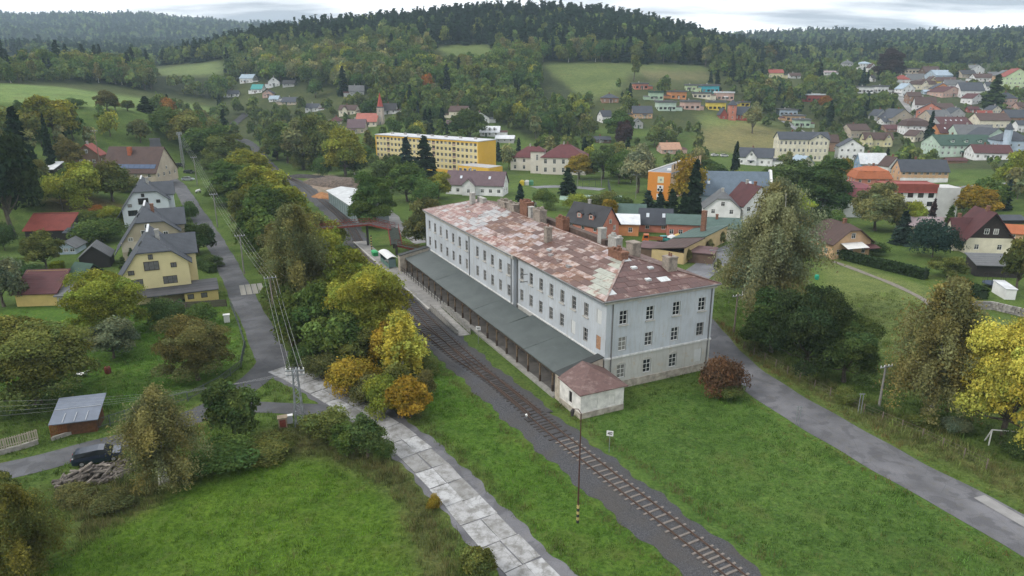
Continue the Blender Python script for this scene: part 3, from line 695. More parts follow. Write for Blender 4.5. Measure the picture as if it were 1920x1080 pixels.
for s, r in ((52, .52), (57.5, .50), (61, .62), (20.5, .36), (17.2, .33), (22.5, .45), (14, .30)):
    p = on_front(s, r); q = MB(); q.hexa([(-.45, -.3, -.1), (.45, -.3, -.1), (.45, .3, -.1), (-.45, .3, -.1), (-.45, -.3, .22), (.45, -.3, .22), (.45, .3, .3), (-.45, .3, .3)])
    link('roof_hatch', q.mesh('roof_hatch', T_NEW if srg.random() < .5 else T_GREY), roof, p)
for t, r in ((6.6, .66), (8.0, .33), (12.6, .60)):
    p = CN[0].lerp(CN[3], t / SW); q2 = p.lerp(RA, r); q = MB(); q.hexa([(-.3, -.4, -.1), (.3, -.4, -.1), (.3, .4, -.1), (-.3, .4, -.1), (-.3, -.4, .2), (.3, -.4, .26), (.3, .4, .26), (-.3, .4, .2)])
    link('roof_hatch', q.mesh('roof_hatch', T_NEW), roof, q2)
# chimneys and crumbling stacks
def chimney(x, y, z0, z1, w, d, mat, pots=0, parent=roof, cap=True, ragged=False, name='chimney'):
    q = MB(); q.box(-w / 2, -d / 2, z0 - z0, w / 2, d / 2, z1 - z0)
    if cap: q.box(-w / 2 - .08, -d / 2 - .08, z1 - z0 - .22, w / 2 + .08, d / 2 + .08, z1 - z0 - .05)
    if ragged:
        for _ in range(9):
            a = srg.uniform(-w / 2, w / 2 - .3); b2 = srg.uniform(-d / 2, d / 2 - .3); h = srg.uniform(.1, .55); q.box(a, b2, z1 - z0 - .02, a + srg.uniform(.25, .6), b2 + srg.uniform(.2, .4), z1 - z0 + h)
    c = link(name, q.mesh(name, mat), parent, (x, y, z0))
    for k in range(pots):
        pm = MB(); pm.tube([(0, 0, 0), (0, 0, .5)], [.14, .12], 8); link('chimney_pot', pm.mesh('chimney_pot', BRICK), c, ((k - (pots - 1) / 2) * .45, 0, z1 - z0 - .03))
    return c
OLDC = paint((.30, .26, .22), .95, .3, 2, name='old_render', dirt=(.16, .11, .08)); GREYC = paint((.40, .39, .36), .9, .2, 2, name='grey_render')
chimney(9.6, -8.0, 14.4, 16.6, 3.4, 1.2, BRICK, 0, ragged=True); chimney(11.5, -12.0, 14, 17.0, 1.7, 1.5, OLDC)
chimney(4.4, -13.2, 13.6, 16.3, 1.5, 1.5, OLDC, 2)
chimney(25.6, -5.2, 14.0, 17.2, 1.0, 1.0, OLDC, 1); chimney(19.5, -11.6, 14, 17.6, 1.0, 1.0, GREYC); chimney(15.6, -11.5, 14, 17, 2.2, 1.2, GREYC, ragged=True)
chimney(30, -10.4, 14.2, 17.4, 2.4, 1.3, BRICK, 0, ragged=True); chimney(36.5, -9.4, 14.6, 17.9, 2.6, 1.4, OLDC, 0, ragged=True); chimney(40.5, -9.8, 14.8, 17.7, 1.0, .9, GREYC); chimney(43.2, -10.2, 14.8, 18.2, 3.0, 1.5, BRICK, 2, ragged=True)
chimney(47.5, -9.6, 14.6, 17.2, 3.2, 1.6, OLDC, 0, ragged=True); chimney(52, -9.8, 14.6, 17.0, 3.4, 1.7, OLDC, 0, ragged=True); chimney(61.2, -6.6, 14.4, 17.5, 1.1, .9, GREYC); chimney(60.0, -8.2, 14.6, 16.6, 3.0, .8, GREYC)
pw = MB(); pw.box(18, -12.4, 13.6, 45, -11.2, 15.9); link('parapet', pw.mesh('parapet', paint((.12, .085, .07), .9, .3, 1, name='parapet_dark')), st)
# gutters and downpipes
for x, y in ((26.05, .12), (26.85, .86), (45.2, .8), (-.1, -.95), (-.1, -17.3)):
    gp = MB(); gp.tube([(0, 0, .2), (0, 0, SE - .3)], [.085, .085], 8); link('downpipe', gp.mesh('downpipe', ZINC), st, (x, y, 0))
gg = MB(); gg.tube([(-.9, 1.0, SE - .05), (26.0, .62, SE - .05)], [.11, .11], 6); gg.tube([(26.3, 1.18, SE - .05), (SL + .5, 1.18, SE - .05)], [.11, .11], 6); gg.tube([(-.62, .8, SE - .06), (-.62, -SW - .6, SE - .06)], [.11, .11], 6)
link('gutter', gg.mesh('gutter', ZINC), st)
for z in (10.6, 9.4):
    ib = MB(); ib.bar((22.6, 0, z), (22.6, 1.3, z), .1, .1); ib.box(22.5, 1.1, z, 22.7, 1.22, z + .2); link('bracket', ib.mesh('bracket', ZINC), st)
# canopy
def felt_m():
    m, nt, b = nodes('canopy_felt'); v = coords(nt); v2 = coords(nt, (.25, 1, 1)); n1 = noise(nt, .35, 5, .6, v); n2 = noise(nt, 1.4, 5, .7, v2)
    c = ramp(nt, n1.outputs['Fac'], [(.3, (.056, .068, .066)), (.7, (.084, .100, .096))]); c = mixc(nt, c, (.14, .16, .155), ramp(nt, n2.outputs['Fac'], [(.58, (0, 0, 0)), (.8, (.5, .5, .5))]))
    nt.links.new(c, b.inputs['Base Color']); b.inputs['Roughness'].default_value = .6; bump(nt, b, n2.outputs['Fac'], .02, .3); return m
FELT = felt_m(); TIMBER = paint((.22, .16, .105), .85, .25, 2, name='canopy_timber'); TIMBERD = paint((.09, .065, .05), .85, .25, 2, name='canopy_beam')
cn = link('canopy', None, st); CO = 6.5
q = MB()
for k in range(7):
    x0, x1 = 1.2 + k * 9.55, 1.2 + (k + 1) * 9.55 - .004; y0 = .17 if x1 < 26.4 else .87
    slab_roof(q, [(x0, y0, 4.54), (x1, y0, 4.54), (x1, CO, 3.35 + .05 * (k % 2)), (x0, CO, 3.35 + .05 * (k % 2))], .14)
link('canopy_roof', q.mesh('canopy_roof', FELT), cn)
q = MB(); q.bar((1.2, 6.3, 3.12), (68, 6.3, 3.12), .22, .28); q.bar((1.2, 3.4, 3.7), (68, 3.4, 3.7), .18, .24); link('beam', q.mesh('beam', TIMBERD), cn)
for k in range(19):
    x = 2.6 + k * 3.6; q = MB(); q.box(-.09, -.09, 1.2, .09, .09, 2.98); link('post', q.mesh('post', TIMBER), cn, (x, 6.3, 0))
    q = MB(); q.box(-.13, -.13, 0, .13, .13, 1.19); link('post_foot', q.mesh('post_foot', TIMBERD), cn, (x, 6.3, 0))
    q = MB(); q.bar((0, 0, 2.2), (.8, 0, 2.98), .1, .1); q.bar((0, 0, 2.2), (-.8, 0, 2.98), .1, .1); q.bar((0, .2, 3.1), (0, -5.3, 4.14), .12, .16); link('brace', q.mesh('brace', TIMBERD), cn, (x, 6.3, 0))
EWM = paint((.48, .42, .34), .95, .25, 1.5, name='end_wall_stone', dirt=(.24, .2, .17)); q = MB(); q.hexa([(-.1, .3, 0), (1.15, .3, 0), (1.15, 6.75, 0), (-.1, 6.75, 0), (-.1, .3, 5.0), (1.15, .3, 5.0), (1.15, 6.75, 3.62), (-.1, 6.75, 3.62)]); link('end_wall', q.mesh('end_wall', EWM), cn); q = MB(); q.hexa([(68, 1.1, 0), (69.4, 1.1, 0), (69.4, 7.6, 0), (68, 7.6, 0), (68, 1.1, 5.1), (69.4, 1.1, 5.1), (69.4, 7.6, 3.9), (68, 7.6, 3.9)])
link('end_wall', q.mesh('end_wall', EWM), cn)
BITU = paint((.05, .055, .055), .8, .2, name='bitumen'); q = MB(); q.bar((.52, .25, 5.09), (.52, 6.9, 3.67), 1.5, .12); link('coping', q.mesh('coping', BITU), cn); q = MB(); q.bar((68.7, 1, 5.18), (68.7, 7.7, 3.95), 1.6, .12); link('coping', q.mesh('coping', BITU), cn)
q = MB(); q.box(1.2, 6.15, -.2, 68, 7.0, .28); link('platform_kerb', q.mesh('platform_kerb', paint((.30, .29, .265), .95, .2, 1.5, name='kerb_stone')), st)
q = MB(); q.box(1.2, .18, -.2, 68, 6.14, .2); link('platform_floor', q.mesh('platform_floor', paint((.14, .13, .12), .95, .2, name='platform_floor')), st)
# annex by the end wall
AX0, AX1, AY0, AY1, AH = -5.3, -.12, .45, 6.75, 3.35
PW = paint((.72, .70, .66), .9, .2, 1.1, name='annex_limewash', dirt=(.30, .27, .22)); q = MB()
hA = [(2.1, 1.15, 2.85, 2.7)]; hB = [(1.3, .95, 2.25, 2.45), (3.9, .95, 4.85, 2.45)]
facade(q, (AX0, AY1, 0), (1, 0, 0), AX1 - AX0, AH, (0, 1, 0), hA, .2); facade(q, (AX0, AY0, 0), (0, 1, 0), AY1 - AY0, AH, (-1, 0, 0), hB, .12); facade(q, (AX0, AY0, 0), (1, 0, 0), AX1 - AX0, AH, (0, -1, 0), [])
link('annex_wall', q.mesh('annex_wall', PW), st)
put_window(st, (AX0, AY1, 0), (1, 0, 0), (0, 1, 0), hA[0], 'two', DARKWOOD, .19)
for h in hB: link('blind_window', box_mesh(.93, .05, 1.48, PW, 'blind_window'), st, (AX0 + .08, AY0 + (h[0] + h[2]) / 2, h[1] + .01), math.pi / 2)
q = MB(); q.box(AX0 - .1, AY0, -.4, AX1, AY1 + .1, .75); link('annex_plinth', q.mesh('annex_plinth', STONE), st)
q = MB(); e = .35; c4 = [Vector((AX0 - e, AY0 - e, AH)), Vector((AX1, AY0 - e, AH + .25)), Vector((AX1, AY1 + e, AH + .25)), Vector((AX0 - e, AY1 + e, AH))]; ap0, ap1 = Vector((-2.1, 3.5, 5.15)), Vector((-.13, 3.5, 5.2))
for t in ([c4[0], c4[3], ap0], [c4[3], c4[2], ap1, ap0], [c4[1], c4[0], ap0, ap1]): slab_roof(q, t, .1)
link('annex_roof', q.mesh('annex_roof', tin('tin_annex', (.115, .066, .060), (.21, .15, .14), .66)), st)
# ------------------------------------------------------------------ houses
OCC = []          # footprints (x, y, radius) kept free of trees
SIGHT = []        # (u0, v0, u1, v1, depth): sight lines that stay open in the photo
C = dict(white=(.78,.78,.77), cream=(.72,.66,.50), yellow=(.66,.48,.13), paley=(.66,.60,.33), orange=(.62,.24,.07), salmon=(.56,.19,.12), pink=(.60,.38,.31),
 mint=(.50,.64,.52), lime=(.52,.64,.36), blue=(.22,.34,.50), pblue=(.42,.52,.62), turq=(.03,.42,.50), red=(.36,.06,.045), beige=(.48,.40,.30), brick=(.34,.19,.12), grey=(.42,.42,.41), brown=(.16,.10,.07), sun=(.72,.55,.04), green=(.40,.55,.38), dark=(.035,.03,.028), peach=(.62,.38,.20))
RC = dict(slate=(.058,.065,.080), grey=(.12,.125,.13), dark=(.045,.045,.05), maroon=(.085,.030,.032), red=(.25,.06,.045), orange=(.38,.12,.05), brown=(.078,.048,.042), purple=(.125,.085,.095), green=(.07,.115,.10), white=(.62,.64,.66), blue=(.125,.165,.21), teal=(.06,.28,.27), lblue=(.32,.40,.47), tan=(.42,.25,.17), lilac=(.30,.24,.25), dgreen=(.035,.075,.055))
def add_windows(root, mb, o, ex, n, w, h, rows, cols, ww, wh, style, frame, z0=1.0, skip=(), fh=None, mrg=None, door=None, sill=None, dep=.16):
    holes = []; fh = fh or h / max(rows, 1); mrg = mrg if mrg is not None else w * .5 / max(cols, 1)
    for r in range(rows):
        for c in range(cols):
            if (r, c) in skip: continue
            x = w / 2 if cols == 1 else mrg + (w - 2 * mrg) * c / (cols - 1); z = z0 + r * fh
            if z + wh > h - .15: continue
            holes.append((x - ww / 2, z, x + ww / 2, z + wh))
    facade(mb, o, ex, w, h, n, holes, dep)
    for q in holes: put_window(root, o, ex, n, q, style, frame, dep - .02, sill)
def volume(root, w, d, he, hr, roof='gx', wall=None, rmat=None, x=0, y=0, z=0, rows=None, cols=None, scols=None, ww=1.1, wh=1.3, style='cross', frame=None, over=.4, half=0, gable=None, gw=1, chim=1, skyl=0, base=None, ridge=.5, dorm=0, z0=None, name='wall', eaveL=None, skip=(), sskip=()):
    """one body of a house: walls with openings, roof with thickness, chimney, skylights, dormers"""
    rows = rows if rows is not None else max(1, int(he / 2.7)); cols = cols if cols is not None else max(1, int(w / 2.9)); scols = scols if scols is not None else max(1, int(d / 3.2))
    fh = he / rows; z0 = z0 if z0 is not None else min(1.0, fh * .35); wh = min(wh, fh * .55); mb = MB(); x0, x1, y0, y1 = x - w / 2, x + w / 2, y, y + d
    B = z - 1.2
    mb2 = mb
    O = lambda a, b: Vector((a, b, z))
    add_windows(root, mb, O(x0, y0), (1, 0, 0), (0, -1, 0), w, he, rows, cols, ww, wh, style, frame, z0, fh=fh, skip=skip)
    add_windows(root, mb, O(x1, y0), (0, 1, 0), (1, 0, 0), d, he, rows, scols, ww, wh, style, frame, z0, fh=fh, skip=sskip)
    add_windows(root, mb, O(x0, y0), (0, 1, 0), (-1, 0, 0), d, he, rows, scols, ww, wh, style, frame, z0, fh=fh, skip=sskip)
    facade(mb, O(x0, y1), (1, 0, 0), w, he, (0, 1, 0), [])
    for a, b in (((x0, y0), (x1, y0)), ((x1, y0), (x1, y1)), ((x1, y1), (x0, y1)), ((x0, y1), (x0, y0))): mb.quad((*a, B), (*b, B), (*b, z), (*a, z))
    rb = MB(); e = over; zt, ze = z + hr, z + he; rm = rmat
    gab = MB()
    if roof == 'gx':
        ym = y0 + d * ridge; sl0 = (hr - he) / (ym - y0); sl1 = (hr - he) / (y1 - ym)
        slab_roof(rb, [(x0 - e, y0 - e, ze - e * sl0 + .12), (x1 + e, y0 - e, ze - e * sl0 + .12), (x1 + e, ym, zt + .12), (x0 - e, ym, zt + .12)]); slab_roof(rb, [(x0 - e, ym, zt + .125), (x1 + e, ym, zt + .125), (x1 + e, y1 + e, ze - e * sl1 + .12), (x0 - e, y1 + e, ze - e * sl1 + .12)])
        gab.poly([(x0, y0, ze), (x0, ym, zt - .02), (x0, y1, ze)][::-1]); gab.poly([(x1, y0, ze), (x1, y1, ze), (x1, ym, zt - .02)])
        if hr - he > 2.6 and gw:
            for sx, nn in ((x1, 1), (x0, -1)): link('window', window_mesh(.9, 1.1, style, frame), root, (sx + nn * .03, ym, ze + .35), math.pi / 2 * nn)
        top = lambda a, t: Vector((x0 + w * a, y0 + (ym - y0) * t, ze + (zt - ze) * t + .12)); ridge_p = lambda a: Vector((x0 + w * a, ym, zt))
    elif roof == 'gy':
        xm = x0 + w * ridge; hl = half * (hr - he); sl = (hr - he) / (xm - x0); sr = (hr - he) / (x1 - xm); zk = zt - hl
        xa, xb = xm - hl / sl if hl else xm, xm + hl / sr if hl else xm; yk = y0 + (hl * 1.1 if hl else -e)
        L0 = (x0 - e, ze - e * sl + .12); R0 = (x1 + e, ze - e * sr + .12)
        if hl:
            slab_roof(rb, [(L0[0], y0 - e, L0[1]), (xa, y0 - e, zk + .12), (xm, yk, zt + .12), (xm, y1 + e, zt + .12), (L0[0], y1 + e, L0[1])]); slab_roof(rb, [(xb, y0 - e, zk + .12), (R0[0], y0 - e, R0[1]), (R0[0], y1 + e, R0[1]), (xm, y1 + e, zt + .125), (xm, yk, zt + .125)])
            slab_roof(rb, [(xa, y0 - e, zk + .122), (xb, y0 - e, zk + .122), (xm, yk, zt + .122)])
        else:
            slab_roof(rb, [(L0[0], y0 - e, L0[1]), (xm, y0 - e, zt + .12), (xm, y1 + e, zt + .12), (L0[0], y1 + e, L0[1])]); slab_roof(rb, [(xm, y0 - e, zt + .125), (R0[0], y0 - e, R0[1]), (R0[0], y1 + e, R0[1]), (xm, y1 + e, zt + .125)])
        fp = [(x0, y0, ze), (x1, y0, ze)] + ([(xb, y0, zk), (xa, y0, zk)] if hl else [(xm, y0, zt - .02)]); gab.poly(fp); gab.poly([(p[0], y1, p[2]) for p in fp][::-1])
        if gw and hr - he > 2.2:
            for k in range(gw): link('window', window_mesh(ww, min(wh, (hr - he) * .4), style, frame), root, (xm + (k - (gw - 1) / 2) * ww * 1.9, y0 - .03, ze + (hr - he) * .12 + .25))
        top = lambda a, t: Vector((x1 + (xm - x1) * t, y0 + d * a, ze + (zt - ze) * t + .12)); ridge_p = lambda a: Vector((xm, y0 + d * max(a, .25), zt))
    elif roof in ('hip', 'mans'):
        if roof == 'mans':
            zk = ze + (zt - ze) * .62; i_ = min(w, d) * .11; K = [(x0 + i_, y0 + i_), (x1 - i_, y0 + i_), (x1 - i_, y1 - i_), (x0 + i_, y1 - i_)]; E_ = [(x0 - e, y0 - e), (x1 + e, y0 - e), (x1 + e, y1 + e), (x0 - e, y1 + e)]
            for k in range(4): j = (k + 1) % 4; slab_roof(rb, [(*E_[k], ze), (*E_[j], ze), (*K[j], zk), (*K[k], zk)])
        else: zk = ze; K = [(x0 - e, y0 - e), (x1 + e, y0 - e), (x1 + e, y1 + e), (x0 - e, y1 + e)]
        kw, kd = K[1][0] - K[0][0], K[2][1] - K[1][1]; xm, ym = x, (y0 + y1) / 2
        if kw >= kd: a_, b_ = (K[0][0] + kd / 2, ym), (K[1][0] - kd / 2, ym); fs = [(0, 1, b_, a_), (1, 2, b_, None), (2, 3, a_, b_), (3, 0, a_, None)]
        else: a_, b_ = (xm, K[0][1] + kw / 2), (xm, K[2][1] - kw / 2); fs = [(0, 1, a_, None), (1, 2, b_, a_), (2, 3, b_, None), (3, 0, a_, b_)]
        for i, j, p, q in fs: slab_roof(rb, [(*K[i], zk + .1), (*K[j], zk + .1), (*p, zt + .1)] + ([(*q, zt + .1)] if q else []))
        top = lambda a, t: Vector((x0 + w * a, y0 + (d / 2) * t, ze + (zt - ze) * t + .1)); ridge_p = lambda a: Vector(((a_[0] + (b_[0] - a_[0]) * a), a_[1] + (b_[1] - a_[1]) * a, zt))
    elif roof == 'lean':
        slab_roof(rb, [(x0 - e, y0 - e, ze + .12), (x1 + e, y0 - e, ze + .12), (x1 + e, y1 + e, zt + .12), (x0 - e, y1 + e, zt + .12)])
        gab.poly([(x0, y0, ze), (x0, y1, zt), (x0, y1, ze)]); gab.poly([(x1, y0, ze), (x1, y1, ze), (x1, y1, zt)]); gab.poly([(x0, y1, ze), (x0, y1, zt), (x1, y1, zt), (x1, y1, ze)])
        top = lambda a, t: Vector((x0 + w * a, y0 + d * t, ze + (zt - ze) * t + .12)); ridge_p = lambda a: Vector((x0 + w * a, y1 - .6, zt))
    else:  # flat with parapet
        rb.box(x0 - e * .6, y0 - e * .6, ze, x1 + e * .6, y1 + e * .6, zt)
        rb.box(x0 - e * .6, y0 - e * .6, zt + .001, x1 + e * .6, y0 - e * .6 + .25, zt + .2); rb.box(x0 - e * .6, y1 + e * .6 - .25, zt + .001, x1 + e * .6, y1 + e * .6, zt + .2)
        top = lambda a, t: Vector((x0 + w * a, y0 + d * t, zt)); ridge_p = lambda a: Vector((x0 + w * a, y0 + d * .5, zt))
    wo = link(name, mb.mesh(name, wall), root)
    for f_ in gab.f:
        g1 = MB(); g1.poly([gab.v[i] for i in f_]); link('gable', g1.mesh('gable', gable or wall), root)
    ro = link('roof', rb.mesh('roof', rm), root)
    for k in range(chim):
        p = ridge_p(.3 + .42 * k if chim > 1 else .38); q = MB(); s = .32; q.box(-s, -s, -1.0, s, s, 1.1); q.box(-s - .07, -s - .07, .9, s + .07, s + .07, 1.05)
        link('chimney', q.mesh('chimney', BRICK if (k + int(w * 10)) % 2 else GREYC), ro, p + Vector((0, .5 if roof == 'gx' else 0, 0)))
    for k in range(skyl):
        p = top(.25 + .5 * k / max(skyl - 1, 1), .5); q2 = top(.25 + .5 * k / max(skyl - 1, 1), .62); dr = (q2 - p).normalized(); sd = Vector((1, 0, 0)) if roof != 'gy' else Vector((0, 1, 0)); nr = sd.cross(dr); nr = nr if nr.z > 0 else -nr
        q = MB(); q.hexa([p + sd * a * .4 + dr * b * .6 + nr * c for c in (-.02, .1) for a, b in ((-1, -1), (1, -1), (1, 1), (-1, 1))]); link('skylight', q.mesh('skylight', paint((.55, .6, .65), .2, .05, name='skylight_glass')), ro)
    for k in range(dorm):
        a = (k + 1) / (dorm + 1); p = top(a, .22); q = MB(); hw, hh = .75, 1.25; q.box(-hw, 0, 0, hw, 2.2, hh); dm = link('dormer', q.mesh('dormer', wall), ro, p)
        q = MB(); slab_roof(q, [(-hw - .25, -.25, hh - .15), (0, -.25, hh + .7), (0, 2.8, hh + .7), (-hw - .25, 2.8, hh - .15)], .1); slab_roof(q, [(0, -.25, hh + .702), (hw + .25, -.25, hh - .15), (hw + .25, 2.8, hh - .15), (0, 2.8, hh + .702)], .1); q.poly([(-hw, -.01, hh), (hw, -.01, hh), (0, -.01, hh + .6)]); link('dormer_roof', q.mesh('dormer_roof', rm), dm)
        link('window', window_mesh(.9, .9, 'two', frame), dm, (0, -.04, .25))
    return ro
def rc(name, tbl, fn): return fn(tbl[name]) if isinstance(name, str) else fn(name)
def wallm(c): return paint(tuple(q * .86 + .14 * sum(C[c]) / 3 for q in C[c]) if isinstance(c, str) else c, .85, .16, .35, name='wall_' + (c if isinstance(c, str) else 'mix'))
def rfm(c): return roofm(RC[c] if isinstance(c, str) else c, 'roof_' + (c if isinstance(c, str) else 'mix'))
def place(u, v, wpx, dep, rot, hpx, clear=1.0):
    p = P(u, v); t = depth_at(p); m = t / F; rz = R(rot)
    OCC.append((p.x - math.sin(rz) * dep / 2, p.y + math.cos(rz) * dep / 2, max(wpx * m, dep) * .55))
    SIGHT.append((u - wpx / 2, v - hpx, u + wpx / 2, v - hpx * (1 - clear), t)); return p, m
def house(label, u, v, wpx, he, hr, roof, wall, rmat, rot=0, dr=.8, cat='house', name='house', group=None, clear=.6, **k):
    """(u,v) sighting of the foot of the facade; wpx, he, hr its width, eaves and ridge height as seen"""
    p = P(u, v); m = depth_at(p) / F; w = wpx * m / max(.55, math.cos(R(rot))); d = max(5, w * dr) if roof != 'gy' else max(6, w * dr)
    place(u, v, wpx, d, rot, hr, clear); root = thing(name, label, cat, p, R(rot), group)
    volume(root, w, d, he * m, hr * m, roof, wallm(wall), rfm(rmat), **k); root['_m'] = m; return root, w, d, m
H = house
